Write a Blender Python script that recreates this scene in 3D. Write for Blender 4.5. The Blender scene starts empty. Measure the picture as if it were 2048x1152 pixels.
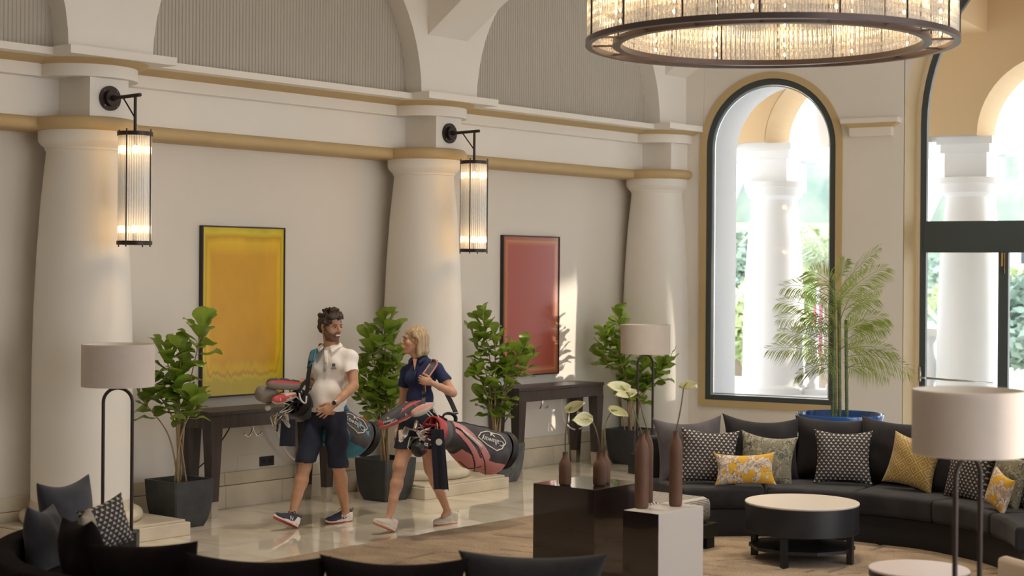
import bpy, bmesh, math, random
import numpy as np
from math import sin, cos, pi, radians, sqrt, atan2, atan, hypot
from mathutils import Vector, Matrix, Euler, Quaternion

SC = bpy.context.scene
COL = SC.collection
rnd = random.Random(7)

# ------------------------------------------------------------------ camera
FPX, YAW, ROLL, PX0, PY0, EYE = 3300.0, atan(2764 / 3300.0), 0.0075, 1024.0, 544.0, 2.1
cd = bpy.data.cameras.new('camera'); cam = bpy.data.objects.new('camera', cd); COL.objects.link(cam)
cd.sensor_width = 36; cd.lens = FPX / 2048 * 36; cd.clip_start = .1; cd.clip_end = 400
cd.shift_y = -(576 - PY0) / 2048
cam.matrix_world = Matrix.Translation((0, 0, EYE)) @ Matrix.Rotation(YAW, 4, 'Z') @ Matrix.Rotation(pi / 2, 4, 'X') @ Matrix.Rotation(ROLL, 4, 'Z')
cd.dof.use_dof = True; cd.dof.focus_distance = 13.9; cd.dof.aperture_fstop = 2.2
SC.camera = cam

# ------------------------------------------------------------------ light
SC.view_settings.view_transform = 'Standard'; SC.view_settings.look = 'None'
SC.view_settings.exposure = 0.86; SC.view_settings.gamma = 1.0
SC.view_settings.use_curve_mapping = False
SC.cycles.max_bounces = 8; SC.cycles.diffuse_bounces = 5; SC.cycles.glossy_bounces = 4
SC.cycles.transmission_bounces = 4; SC.cycles.transparent_max_bounces = 24
SC.cycles.caustics_reflective = False; SC.cycles.caustics_refractive = False
SC.cycles.sample_clamp_indirect = 6.0
SC.cycles.use_denoising = True
W = bpy.data.worlds.new('sky'); SC.world = W; W.use_nodes = True
nt = W.node_tree; nt.nodes.clear()
o_ = nt.nodes.new('ShaderNodeOutputWorld'); b_ = nt.nodes.new('ShaderNodeBackground')
g_ = nt.nodes.new('ShaderNodeTexCoord'); s_ = nt.nodes.new('ShaderNodeSeparateXYZ'); r_ = nt.nodes.new('ShaderNodeValToRGB')
nt.links.new(g_.outputs['Generated'], s_.inputs[0]); nt.links.new(s_.outputs['Z'], r_.inputs[0])
r_.color_ramp.elements[0].position = 0.0; r_.color_ramp.elements[0].color = (1.0, .985, .96, 1)
r_.color_ramp.elements[1].position = .6; r_.color_ramp.elements[1].color = (.80, .88, 1.0, 1)
nt.links.new(r_.outputs[0], b_.inputs[0]); b_.inputs[1].default_value = 2.15
nt.links.new(b_.outputs[0], o_.inputs[0])
sd = bpy.data.lights.new('sun', 'SUN'); sun = bpy.data.objects.new('sun', sd); COL.objects.link(sun)
sd.energy = 3.0; sd.color = (1.0, .86, .70); sd.angle = radians(1.2)
SUN_DIR = Vector((-.62, -.78, -.165)).normalized()
sun.rotation_euler = SUN_DIR.to_track_quat('-Z', 'Y').to_euler()

# ------------------------------------------------------------------ photograph geometry
FW = Vector((-sin(YAW), cos(YAW), 0)); RT = Vector((cos(YAW), sin(YAW), 0)); EYEP = Vector((0, 0, EYE))
def ray(px, py):
    u, v = px - PX0, py - PY0
    u, v = u * cos(ROLL) + v * sin(ROLL), v * cos(ROLL) - u * sin(ROLL)
    return FW + RT * (u / FPX) - Vector((0, 0, v / FPX))
def at(px, py, z): return EYEP + ray(px, py) * z
def gp(px, py, Z=0.0):
    r = ray(px, py); return EYEP + r * ((Z - EYE) / r.z)
def onx(px, py, X):
    r = ray(px, py); return EYEP + r * (X / r.x)

# ------------------------------------------------------------------ helpers
MATS = {}
def srgb(r, g, b):
    f = lambda c: (c / 255 / 12.92) if c / 255 <= .04045 else ((c / 255 + .055) / 1.055) ** 2.4
    return (f(r), f(g), f(b))
def mat(name, col, rough=.6, metal=0.0, var=0.0, scale=5.0, bump=0.0, bscale=60.0, coat=0.0, spec=.5, sheen=0.0,
        emis=None, estr=0.0, trans=0.0, alpha=1.0, sub=0.0, stretch=None, objrand=0.0, col2=None, detail=4, ior=1.45):
    if name in MATS: return MATS[name]
    m = bpy.data.materials.new(name); m.use_nodes = True; MATS[name] = m
    n = m.node_tree.nodes; l = m.node_tree.links; p = n['Principled BSDF']
    p.inputs['Base Color'].default_value = (*col, 1); p.inputs['Roughness'].default_value = rough
    p.inputs['Metallic'].default_value = metal; p.inputs['Specular IOR Level'].default_value = spec
    p.inputs['Coat Weight'].default_value = coat; p.inputs['Coat Roughness'].default_value = .03
    p.inputs['Sheen Weight'].default_value = sheen; p.inputs['Transmission Weight'].default_value = trans
    p.inputs['Alpha'].default_value = alpha; p.inputs['IOR'].default_value = ior
    if sub: p.inputs['Subsurface Weight'].default_value = sub; p.inputs['Subsurface Radius'].default_value = (.02, .01, .005)
    if emis: p.inputs['Emission Color'].default_value = (*emis, 1); p.inputs['Emission Strength'].default_value = estr
    tc = n.new('ShaderNodeTexCoord'); src = tc.outputs['Object']
    if stretch:
        mp = n.new('ShaderNodeMapping'); mp.inputs['Scale'].default_value = stretch; l.new(src, mp.inputs[0]); src = mp.outputs[0]
    last = None
    if var or col2:
        t = n.new('ShaderNodeTexNoise'); t.inputs['Scale'].default_value = scale; t.inputs['Detail'].default_value = detail
        l.new(src, t.inputs['Vector'])
        r = n.new('ShaderNodeValToRGB'); r.color_ramp.elements[0].position = .3; r.color_ramp.elements[1].position = .7
        c2 = col2 or tuple(min(1, c * (1 + var)) for c in col); c1 = col if col2 else tuple(c * (1 - var) for c in col)
        r.color_ramp.elements[0].color = (*c1, 1); r.color_ramp.elements[1].color = (*c2, 1)
        l.new(t.outputs['Fac'], r.inputs[0]); last = r.outputs[0]
    if objrand:
        oi = n.new('ShaderNodeObjectInfo'); mr = n.new('ShaderNodeMapRange')
        mr.inputs['To Min'].default_value = 1 - objrand; mr.inputs['To Max'].default_value = 1 + objrand
        l.new(oi.outputs['Random'], mr.inputs[0])
        mx = n.new('ShaderNodeVectorMath'); mx.operation = 'SCALE'
        if last: l.new(last, mx.inputs[0])
        else: mx.inputs[0].default_value = col
        l.new(mr.outputs[0], mx.inputs['Scale']); last = mx.outputs[0]
    if last: l.new(last, p.inputs['Base Color'])
    if bump:
        t2 = n.new('ShaderNodeTexNoise'); t2.inputs['Scale'].default_value = bscale; t2.inputs['Detail'].default_value = 3
        l.new(src, t2.inputs['Vector']); bp = n.new('ShaderNodeBump'); bp.inputs['Strength'].default_value = bump
        bp.inputs['Distance'].default_value = .01; l.new(t2.outputs['Fac'], bp.inputs['Height']); l.new(bp.outputs[0], p.inputs['Normal'])
    return m

def wmat(o):
    M = o.matrix_basis.copy()
    return (wmat(o.parent) @ o.matrix_parent_inverse @ M) if o.parent else M
def obj(name, bm, m, parent=None, smooth=False, angle=None):
    if isinstance(bm, bmesh.types.BMesh):
        bmesh.ops.recalc_face_normals(bm, faces=bm.faces)
        me = bpy.data.meshes.new(name); bm.to_mesh(me); bm.free()
    else: me = bm
    for mm in (m if isinstance(m, (list, tuple)) else [m]): me.materials.append(mm)
    o = bpy.data.objects.new(name, me); COL.objects.link(o)
    if smooth:
        me.polygons.foreach_set('use_smooth', [True] * len(me.polygons))
        if angle is not None:
            try: me.set_sharp_from_angle(angle=radians(angle))
            except Exception: pass
    if parent is not None: o.parent = parent; o.matrix_parent_inverse = wmat(parent).inverted()
    return o
def tag(o, label=None, cat=None, group=None, kind=None):
    if label: o['label'] = label
    if cat: o['category'] = cat
    if group: o['group'] = group
    if kind: o['kind'] = kind
    return o
def thing(name, label, cat, loc=(0, 0, 0), group=None, rotz=0.0):
    o = bpy.data.objects.new(name, None); COL.objects.link(o); o.location = loc; o.rotation_euler = (0, 0, rotz)
    o.empty_display_size = .1
    return tag(o, label, cat, group)
def struct(name, bm, m, parent=None, **k):
    o = obj(name, bm, m, parent, **k)
    if parent is None: o['kind'] = 'structure'
    return o
def kids(o): return [c for c in COL.objects if c.parent == o]
def copy_tree(root, loc=None, rotz=None, label=None, group=None, rot=None):
    def rec(o, par):
        c = o.copy(); COL.objects.link(c)
        if par is not None: c.parent = par; c.matrix_parent_inverse = o.matrix_parent_inverse.copy()
        for ch in tuple(o.children): rec(ch, c)
        return c
    r = rec(root, None)
    if loc is not None: r.location = loc
    if rotz is not None: r.rotation_euler = (0, 0, rotz)
    if rot is not None: r.rotation_euler = rot
    if label: r['label'] = label
    if group: r['group'] = group
    return r

def BM(): return bmesh.new()
def box(bm, a, b, M=None, bev=0.0, mi=0):
    x0, y0, z0 = a; x1, y1, z1 = b
    vs = [bm.verts.new(v) for v in ((x0, y0, z0), (x1, y0, z0), (x1, y1, z0), (x0, y1, z0), (x0, y0, z1), (x1, y0, z1), (x1, y1, z1), (x0, y1, z1))]
    fs = [bm.faces.new([vs[i] for i in f]) for f in ((0, 3, 2, 1), (4, 5, 6, 7), (0, 1, 5, 4), (1, 2, 6, 5), (2, 3, 7, 6), (3, 0, 4, 7))]
    for f in fs: f.material_index = mi
    if M is not None: bmesh.ops.transform(bm, matrix=M, verts=vs)
    if bev:
        es = list({e for f in fs for e in f.edges})
        bmesh.ops.bevel(bm, geom=es, offset=bev, segments=2, affect='EDGES', profile=.5)
    return vs
def frame_of(p0, p1):
    d = (Vector(p1) - Vector(p0)).normalized()
    u = d.orthogonal().normalized(); v = d.cross(u)
    return d, u, v
def cyl(bm, p0, p1, r0, r1=None, seg=16, cap=True, mi=0):
    r1 = r0 if r1 is None else r1
    d, u, v = frame_of(p0, p1); rings = []
    for p, r in ((p0, r0), (p1, r1)):
        rings.append([bm.verts.new(Vector(p) + (u * cos(2 * pi * i / seg) + v * sin(2 * pi * i / seg)) * r) for i in range(seg)])
    fs = [bm.faces.new((rings[0][i], rings[0][(i + 1) % seg], rings[1][(i + 1) % seg], rings[1][i])) for i in range(seg)]
    if cap: fs += [bm.faces.new(rings[0][::-1]), bm.faces.new(rings[1])]
    for f in fs: f.material_index = mi
    return rings
def tube(bm, pts, r, seg=8, cap=True, flat=None, up=None, mi=0):
    """sweep; r number or list; flat = thickness ratio of a ribbon section"""
    P = [Vector(p) for p in pts]; n = len(P); R_ = r if isinstance(r, (list, tuple)) else [r] * n
    rings = []; u = None
    for i in range(n):
        d = (P[min(i + 1, n - 1)] - P[max(i - 1, 0)]).normalized()
        if up is not None: u = (Vector(up) - d * d.dot(Vector(up))).normalized()
        elif u is None: u = d.orthogonal().normalized()
        else: u = (u - d * d.dot(u)).normalized()
        v = d.cross(u); f = flat or 1.0
        rings.append([bm.verts.new(P[i] + (u * cos(2 * pi * k / seg) * f + v * sin(2 * pi * k / seg)) * R_[i]) for k in range(seg)])
    fs = []
    for i in range(n - 1):
        for k in range(seg): fs.append(bm.faces.new((rings[i][k], rings[i][(k + 1) % seg], rings[i + 1][(k + 1) % seg], rings[i + 1][k])))
    if cap: fs += [bm.faces.new(rings[0][::-1]), bm.faces.new(rings[-1])]
    for f in fs: f.material_index = mi
    return rings
def bez(pts, n=12):
    """Catmull-Rom through pts"""
    P = [Vector(p) for p in pts]; P = [P[0] * 2 - P[1]] + P + [P[-1] * 2 - P[-2]]; out = []
    for i in range(1, len(P) - 2):
        for k in range(n):
            t = k / n
            out.append(.5 * ((2 * P[i]) + (P[i + 1] - P[i - 1]) * t + (2 * P[i - 1] - 5 * P[i] + 4 * P[i + 1] - P[i + 2]) * t * t + (3 * P[i] - P[i - 1] - 3 * P[i + 1] + P[i + 2]) * t ** 3))
    out.append(P[-2]); return out
def lathe(bm, prof, c=(0, 0, 0), seg=32, a0=0.0, a1=2 * pi, cap=True, mi=0):
    """prof: list of (r,z)"""
    full = abs(a1 - a0 - 2 * pi) < 1e-6; n = seg if full else seg + 1; cx, cy, cz = c; rings = []
    for r, z in prof:
        rings.append([bm.verts.new((cx + max(r, 1e-4) * cos(a0 + (a1 - a0) * i / seg), cy + max(r, 1e-4) * sin(a0 + (a1 - a0) * i / seg), cz + z)) for i in range(n)])
    fs = []
    for j in range(len(rings) - 1):
        for i in range(seg): fs.append(bm.faces.new((rings[j][i], rings[j][(i + 1) % n], rings[j + 1][(i + 1) % n], rings[j + 1][i])))
    if cap and full: fs += [bm.faces.new(rings[0][::-1]), bm.faces.new(rings[-1])]
    for f in fs: f.material_index = mi
def prism(bm, poly, z0, z1, M=None, mi=0):
    """poly: 2D ccw points -> extruded along z"""
    a = [bm.verts.new((x, y, z0)) for x, y in poly]; b = [bm.verts.new((x, y, z1)) for x, y in poly]; n = len(poly)
    fs = [bm.faces.new(a[::-1]), bm.faces.new(b)] + [bm.faces.new((a[i], a[(i + 1) % n], b[(i + 1) % n], b[i])) for i in range(n)]
    for f in fs: f.material_index = mi
    if M is not None: bmesh.ops.transform(bm, matrix=M, verts=a + b)
    return a + b
def ball(bm, c, r, sub=2, M=None):
    res = bmesh.ops.create_icosphere(bm, subdivisions=sub, radius=1)
    S = r if isinstance(r, (tuple, list)) else (r, r, r)
    T = Matrix.Translation(c) @ (M.to_4x4() if M is not None else Matrix.Identity(4)) @ Matrix.Diagonal((*S, 1))
    bmesh.ops.transform(bm, matrix=T, verts=res['verts']); return res['verts']
def arc_strip(bm, prof, R0, a0, a1, n, M=None, c=(0, 0), mi=0, caps=True):
    """sweep a closed 2D profile (dr, dz) round a circle of radius R0 in the plan (x,y)"""
    rings = []
    for i in range(n + 1):
        a = a0 + (a1 - a0) * i / n
        rings.append([bm.verts.new((c[0] + (R0 + dr) * cos(a), c[1] + (R0 + dr) * sin(a), dz)) for dr, dz in prof])
    m = len(prof); fs = []
    for i in range(n):
        for k in range(m): fs.append(bm.faces.new((rings[i][k], rings[i][(k + 1) % m], rings[i + 1][(k + 1) % m], rings[i + 1][k])))
    if caps: fs += [bm.faces.new(rings[0][::-1]), bm.faces.new(rings[-1])]
    for f in fs: f.material_index = mi
    if M is not None: bmesh.ops.transform(bm, matrix=M, verts=[v for r in rings for v in r])
def text_mesh(body, size, depth=.0006, align='CENTER'):
    cu = bpy.data.curves.new('txt', 'FONT'); cu.body = body; cu.size = size; cu.extrude = depth; cu.align_x = align; cu.align_y = 'CENTER'
    cu.resolution_u = 2
    t = bpy.data.objects.new('txt', cu); COL.objects.link(t)
    dg = bpy.context.evaluated_depsgraph_get(); dg.update()
    me = bpy.data.meshes.new_from_object(t.evaluated_get(dg)); bpy.data.objects.remove(t); bpy.data.curves.remove(cu)
    me.materials.clear(); return me
def put_text(name, body, size, M, m, parent, label=None):
    me = text_mesh(body, size); me.transform(M); o = obj(name, me, m, parent)
    if label: o['label'] = label
    return o
# ------------------------------------------------------------------ materials of the room
M_wall = mat('plaster', (.74, .695, .635), .75, var=.02, scale=1.2, bump=.05, bscale=30)
M_wall2 = mat('plaster_white', (.80, .77, .72), .6, var=.015, scale=2, bump=.03, bscale=20)
M_panel = mat('ribbed_panel', (.49, .455, .40), .7)
M_tan = mat('ochre_paint', (.52, .385, .20), .6, var=.04, scale=3)
M_marble = mat('marble_block', (.66, .59, .47), .25, var=.12, scale=3.5, objrand=.05, detail=8)
M_ext = mat('exterior_white', (.84, .85, .86), .8)
M_exttan = mat('exterior_ochre', (.68, .50, .29), .8)
M_dark = mat('window_frame_grey', (.055, .068, .072), .4)
M_glass = mat('clear_glass', (.97, 1, .99), .0, trans=1.0, spec=.5, ior=1.0)
def glass_fix(m):
    n = m.node_tree.nodes; l = m.node_tree.links; out = n['Material Output']
    t = n.new('ShaderNodeBsdfTransparent'); t.inputs[0].default_value = (.97, .985, .985, 1)
    g = n.new('ShaderNodeBsdfGlossy'); g.inputs['Roughness'].default_value = .02
    f = n.new('ShaderNodeFresnel'); f.inputs[0].default_value = 1.35; mx = n.new('ShaderNodeMixShader')
    l.new(f.outputs[0], mx.inputs[0]); l.new(t.outputs[0], mx.inputs[1]); l.new(g.outputs[0], mx.inputs[2]); l.new(mx.outputs[0], out.inputs[0])
glass_fix(M_glass)

WX = -11.27                                                         # face of the left wall
CY = [3.88, 7.785, 11.70, 15.62]                                     # columns along it
CXX = -10.92
# ------------------------------------------------------------------ floor of marble tiles
def marble_floor():
    m = bpy.data.materials.new('polished_marble'); m.use_nodes = True; n = m.node_tree.nodes; l = m.node_tree.links; p = n['Principled BSDF']
    p.inputs['Roughness'].default_value = .045; p.inputs['Specular IOR Level'].default_value = .9; p.inputs['Coat Weight'].default_value = .35; p.inputs['Coat Roughness'].default_value = .04
    oi = n.new('ShaderNodeObjectInfo'); tc = n.new('ShaderNodeTexCoord'); ad = n.new('ShaderNodeVectorMath')
    sc_ = n.new('ShaderNodeVectorMath'); sc_.operation = 'SCALE'; cmb = n.new('ShaderNodeCombineXYZ')
    l.new(oi.outputs['Random'], cmb.inputs[0]); l.new(oi.outputs['Random'], cmb.inputs[1]); l.new(cmb.outputs[0], sc_.inputs[0]); sc_.inputs['Scale'].default_value = 37
    l.new(tc.outputs['Object'], ad.inputs[0]); l.new(sc_.outputs[0], ad.inputs[1])
    mp = n.new('ShaderNodeMapping'); mp.inputs['Scale'].default_value = (1.1, 2.0, 1); mp.inputs['Rotation'].default_value = (0, 0, .5); l.new(ad.outputs[0], mp.inputs[0])
    t = n.new('ShaderNodeTexNoise'); t.inputs['Scale'].default_value = 1.1; t.inputs['Detail'].default_value = 8; t.inputs['Distortion'].default_value = 1.0
    l.new(mp.outputs[0], t.inputs['Vector']); r = n.new('ShaderNodeValToRGB'); l.new(t.outputs['Fac'], r.inputs[0])
    e = r.color_ramp.elements; e[0].position = .3; e[0].color = (.62, .54, .42, 1); e[1].position = .58; e[1].color = (.80, .73, .61, 1)
    mr = n.new('ShaderNodeMapRange'); mr.inputs['To Min'].default_value = .93; mr.inputs['To Max'].default_value = 1.05; l.new(oi.outputs['Random'], mr.inputs[0])
    mm = n.new('ShaderNodeVectorMath'); mm.operation = 'SCALE'; l.new(r.outputs[0], mm.inputs[0]); l.new(mr.outputs[0], mm.inputs['Scale'])
    l.new(mm.outputs[0], p.inputs['Base Color']); return m
M_floor = marble_floor()
M_grout = mat('grout', (.36, .31, .24), .6)
bm = BM(); box(bm, (WX - .4, -3, -.2), (3, 16.6, -.006)); floor = struct('floor', bm, M_grout)
bm = BM(); box(bm, (0, 0, -.02), (.797, .797, 0)); tile0 = obj('floor_tile', bm, M_floor, floor)
first = True
for i in range(15):
    for j in range(14):
        x, y = WX + .8 * i, 4.9 + .8 * j
        if x > -.5: continue
        o = tile0 if first else tile0.copy()
        if not first: COL.objects.link(o)
        o.location = (x, y, 0); first = False

# ------------------------------------------------------------------ left wall
bm = BM(); box(bm, (WX - .4, -3, -.1), (WX, 15.75, 3.72)); box(bm, (WX - .4, -3, 3.72), (-10.84, 15.85, 6.9)); wall_left = struct('wall_left', bm, M_wall)
# ribbed panels in the lunettes: real corrugation, narrower than ten pixels each
def ribs(y0, y1, z0, z1, x, p=.036, a=.008):
    bm = BM(); n = int((y1 - y0) / p)
    prof = [(0, 0), (.18, a), (.32, a), (.5, 0), (.5, 0)]
    pts = []
    for i in range(n):
        for t, h in ((0, 0), (.12, .8), (.28, 1), (.44, .8), (.56, 0)): pts.append((y0 + (i + t) * p, x + a * h))
    A = [bm.verts.new((xx, yy, z0)) for yy, xx in pts]; B = [bm.verts.new((xx, yy, z1)) for yy, xx in pts]
    for i in range(len(pts) - 1): bm.faces.new((A[i], A[i + 1], B[i + 1], B[i]))
    return bm
for k in range(3):
    o = obj('ribbed_panel', ribs(CY[k] + .3, CY[k + 1] - .3, 3.70, 5.5, -10.82), M_panel, wall_left); o['kind'] = 'stuff'
# the arcade above the cornice: one wall with round openings
def arch_face(bm, a, b, zs, R, ztop, d0, d1, F, n=24, sill=None, z0=None, mi=0, mint=0, inner=True):
    """a..b panel along s; opening radius R centred, springing zs; F maps (s,d,z)->point"""
    c = (a + b) / 2
    def q(pts, mi_): f = bm.faces.new([bm.verts.new(F(*p)) for p in pts]); f.material_index = mi_
    for d in (d0, d1):
        zb = z0 if z0 is not None else zs
        if c - R > a + 1e-4: q([(a, d, zb), (c - R, d, zb), (c - R, d, ztop), (a, d, ztop)], mi)
        if b > c + R + 1e-4: q([(c + R, d, zb), (b, d, zb), (b, d, ztop), (c + R, d, ztop)], mi)
        for i in range(n):
            t0, t1 = pi - pi * i / n, pi - pi * (i + 1) / n
            q([(c + R * cos(t0), d, zs + R * sin(t0)), (c + R * cos(t1), d, zs + R * sin(t1)), (c + R * cos(t1), d, ztop), (c + R * cos(t0), d, ztop)], mi)
        if sill is not None: q([(c - R, d, z0), (c + R, d, z0), (c + R, d, sill), (c - R, d, sill)], mi)
    if inner:
        for i in range(n):
            t0, t1 = pi - pi * i / n, pi - pi * (i + 1) / n
            q([(c + R * cos(t0), d0, zs + R * sin(t0)), (c + R * cos(t1), d0, zs + R * sin(t1)), (c + R * cos(t1), d1, zs + R * sin(t1)), (c + R * cos(t0), d1, zs + R * sin(t0))], mint)
        zb = sill if sill is not None else (z0 if z0 is not None else zs)
        for s in (c - R, c + R): q([(s, d0, zb), (s, d1, zb), (s, d1, zs), (s, d0, zs)], mint)
        if sill is not None: q([(c - R, d0, sill), (c + R, d0, sill), (c + R, d1, sill), (c - R, d1, sill)], mint)
bm = BM(); FX = lambda s, d, z: (-10.62 - d, s, z)
for k in range(-1, 4):
    y0 = 3.91 + 3.91 * k
    arch_face(bm, y0, min(y0 + 3.91, 99), 3.765, 1.56, 6.9, 0, .2, FX, n=32)
struct('trim_1', bm, M_wall2)

# entablature along the wall
bm = BM()
Y0, Y1 = -3, 15.72
def xz_strip(bm, prof, y0, y1):
    n = len(prof); A = [bm.verts.new((x, y0, z)) for x, z in prof]; B = [bm.verts.new((x, y1, z)) for x, z in prof]
    for i in range(n): bm.faces.new((A[i], A[(i + 1) % n], B[(i + 1) % n], B[i]))
    bm.faces.new(A); bm.faces.new(B[::-1])
xz_strip(bm, [(WX, 3.27), (-11.0, 3.27), (-11.0, 3.575), (-10.90, 3.575), (-10.90, 3.672), (WX, 3.672)], Y0, Y1)
ent = struct('trim_2', bm, M_wall2)
bm = BM(); xz_strip(bm, [(WX, 3.71), (-10.62, 3.71), (-10.62, 3.765), (WX, 3.765)], Y0, Y1); obj('cornice_slab', bm, M_wall2, ent)
bm = BM(); xz_strip(bm, [(WX, 3.672), (-10.895, 3.672), (-10.86, 3.676), (-10.80, 3.69), (-10.75, 3.71), (WX, 3.71)], Y0, Y1); obj('cornice_cove', bm, M_tan, ent)
bm = BM(); pr = [(WX, 3.17), (-11.02, 3.17)] + [(-10.995 + .055 * cos(t), 3.2225 + .0525 * sin(t)) for t in [(-pi / 2 + pi * i / 8) for i in range(9)]] + [(WX, 3.275)]
xz_strip(bm, pr, Y0, Y1); obj('torus_moulding', bm, M_tan, ent, smooth=True, angle=40)

def half_ring(bm, prof, y, n=28, back=.34):
    """plan: half circle of radius r round the column, with straight flanks back to the wall; prof list of (r,z) closed"""
    rings = []
    angs = [pi / 2 - pi * i / n for i in range(n + 1)]
    plan = lambda r: [(-back, r)] + [(r * cos(a), r * sin(a)) for a in angs] + [(-back, -r)]
    for r, z in prof: rings.append([bm.verts.new((CXX + x, y + yy, z)) for x, yy in plan(r)])
    m = len(rings)
    for j in range(m):
        A, B = rings[j], rings[(j + 1) % m]
        for i in range(len(A) - 1): bm.faces.new((A[i], A[i + 1], B[i + 1], B[i]))
shaft_prof = [(.388, .30), (.389, .6), (.388, 1.0), (.385, 1.4), (.375, 1.8), (.357, 2.2), (.330, 2.6), (.300, 2.9), (.288, 3.02)]
COLS = []
for k, y in enumerate(CY):
    lab = ['white round column out of frame beside the left wall', 'white engaged column nearest the camera, behind the left floor lamp', 'white engaged column in the middle, between the two paintings', 'white engaged column farthest back, beside the tall arched window'][k]
    t = thing('column', lab, 'column', (CXX, y, 0))
    bm = BM(); lathe(bm, shaft_prof, (CXX, y, 0), 48); obj('shaft', bm, M_wall2, t, smooth=True, angle=50)
    bm = BM(); lathe(bm, [(.288, 3.0), (.292, 3.02), (.300, 3.025), (.300, 3.04), (.305, 3.045), (.325, 3.06), (.345, 3.085), (.352, 3.10), (.354, 3.17)], (CXX, y, 0), 48); obj('capital', bm, M_wall2, t, smooth=True, angle=30)
    bm = BM(); lathe(bm, [(.44, .12)] + [(.425 + .05 * cos(a), .17 + .05 * sin(a)) for a in [(-pi / 2 + pi * i / 8) for i in range(9)]] + [(.40, .225), (.40, .25), (.392, .30)], (CXX, y, 0), 48); obj('base', bm, M_marble, t, smooth=True, angle=35)
    bm = BM(); box(bm, (-11.2, y - .60, 0), (-10.32, y + .60, .105), bev=.006); box(bm, (-11.2, y - .57, .105), (-10.35, y + .57, .125), bev=.004); obj('plinth', bm, M_marble, t)
    # entablature block over the column
    b = thing('column_entablature', None, None); bpy.data.objects.remove(b)
    bm = BM(); box(bm, (WX + .05, y - .18, 3.26), (-10.60, y + .18, 3.60)); obj('impost_block', bm, M_wall2, t)
    bm = BM(); half_ring(bm, [(.30, 3.573), (.41, 3.573), (.41, 3.668), (.30, 3.668)], y); obj('impost_band', bm, M_wall2, t, smooth=True, angle=40)
    bm = BM(); half_ring(bm, [(.30, 3.668), (.412, 3.668), (.44, 3.673), (.475, 3.69), (.50, 3.712), (.30, 3.712)], y); obj('impost_cove', bm, M_tan, t, smooth=True, angle=40)
    bm = BM(); half_ring(bm, [(.2, 3.168)] + [(.36 + .055 * cos(a), 3.2225 + .0525 * sin(a)) for a in [(-pi / 2 + pi * i / 8) for i in range(9)]] + [(.2, 3.275)], y); obj('impost_torus', bm, M_tan, t, smooth=True, angle=40)
    bm = BM(); box(bm, (WX + .1, y - .495, 3.708), (-10.40, min(y + .495, 15.83), 3.772)); obj('impost_slab', bm, M_wall2, t)
    COLS.append(t)

# marble skirting in two tiers
bb = thing('x', None, None); bpy.data.objects.remove(bb)
bm = BM(); box(bm, (WX - .02, -3, 0), (WX + .002, 15.7, .30)); base = struct('baseboard_left', bm, M_grout)
for (z0, z1, d, off, L) in ((0, .198, .035, 0, .66), (.201, .312, .018, .3, .82)):
    y = 4.9 - off
    while y < 15.2:
        y1 = y + L - .003
        bm = BM(); box(bm, (WX, y, z0), (WX + d, y1, z1), bev=.003); obj('skirting_block', bm, M_marble, base); y += L

# ceiling with transverse ribs from the piers
bm = BM(); box(bm, (WX - .4, -3, 6.9), (3.2, 17.9, 7.1)); ceil = struct('ceiling', bm, M_wall2)
for k, y in enumerate(CY):
    bm = BM(); N = 28; x0, x1 = -10.64, 2.6; ya, yb = y - .28, y + .28
    lo = []
    for i in range(N + 1):
        t = i / N; x = x0 + (x1 - x0) * t; u = 2 * t - 1; lo.append((x, 4.32 + 2.15 * (1 - abs(u) ** 2.2)))
    for i in range(N):
        (xa, za), (xb, zb) = lo[i], lo[i + 1]
        V = [bm.verts.new(p) for p in ((xa, ya, za), (xb, ya, zb), (xb, yb, zb), (xa, yb, za), (xa, ya, 6.95), (xb, ya, 6.95), (xb, yb, 6.95), (xa, yb, 6.95))]
        for f in ((0, 1, 2, 3), (0, 4, 5, 1), (3, 2, 6, 7)): bm.faces.new([V[j] for j in f])
    obj('ceiling_rib', bm, M_wall2, ceil)

# ------------------------------------------------------------------ back wall (skewed), window and arched door
T2 = Vector((.985, .1727, 0)).normalized(); N2 = Vector((-T2.y, T2.x, 0)); O2 = Vector((-10.4, 15.8, 0))
M2 = Matrix(((T2.x, N2.x, 0, O2.x), (T2.y, N2.y, 0, O2.y), (0, 0, 1, 0), (0, 0, 0, 1)))
F2 = lambda s, d, z: O2 + T2 * s + N2 * d + Vector((0, 0, z))
bm = BM()
box(bm, (-1.4, 0, 0), (-.002, .6, 6.95), M2)
arch_face(bm, 0.0, 1.606, 3.515, .77, 6.95, 0, .6, F2, sill=.62, z0=0)
box(bm, (1.606, 0, 0), (2.316, .6, 6.95), M2)
wall_back = struct('wall_back', bm, [M_wall])
DR = 2.32; DC = 2.323 + DR
bm = BM(); arch_face(bm, 2.323, 2.323 + 2 * DR, 3.74, DR, 6.95, 0, .6, F2, n=40, z0=0, inner=False); box(bm, (2.323 + 2 * DR, 0, 0), (13.5, .6, 6.95), M2)
obj('arched_bay', bm, M_wall, wall_back)
bm = BM()
def q4(bm, a, b, c, d): bm.faces.new([bm.verts.new(p) for p in (a, b, c, d)])
for i in range(40):
    t0, t1 = pi - pi * i / 40, pi - pi * (i + 1) / 40
    q4(bm, F2(DC + DR * cos(t0), 0, 3.74 + DR * sin(t0)), F2(DC + DR * cos(t1), 0, 3.74 + DR * sin(t1)), F2(DC + DR * cos(t1), .6, 3.74 + DR * sin(t1)), F2(DC + DR * cos(t0), .6, 3.74 + DR * sin(t0)))
for s in (DC - DR, DC + DR): q4(bm, F2(s, 0, 0), F2(s, .6, 0), F2(s, .6, 3.74), F2(s, 0, 3.74))
obj('arch_reveal', bm, M_tan, wall_back, smooth=True, angle=40)
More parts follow.
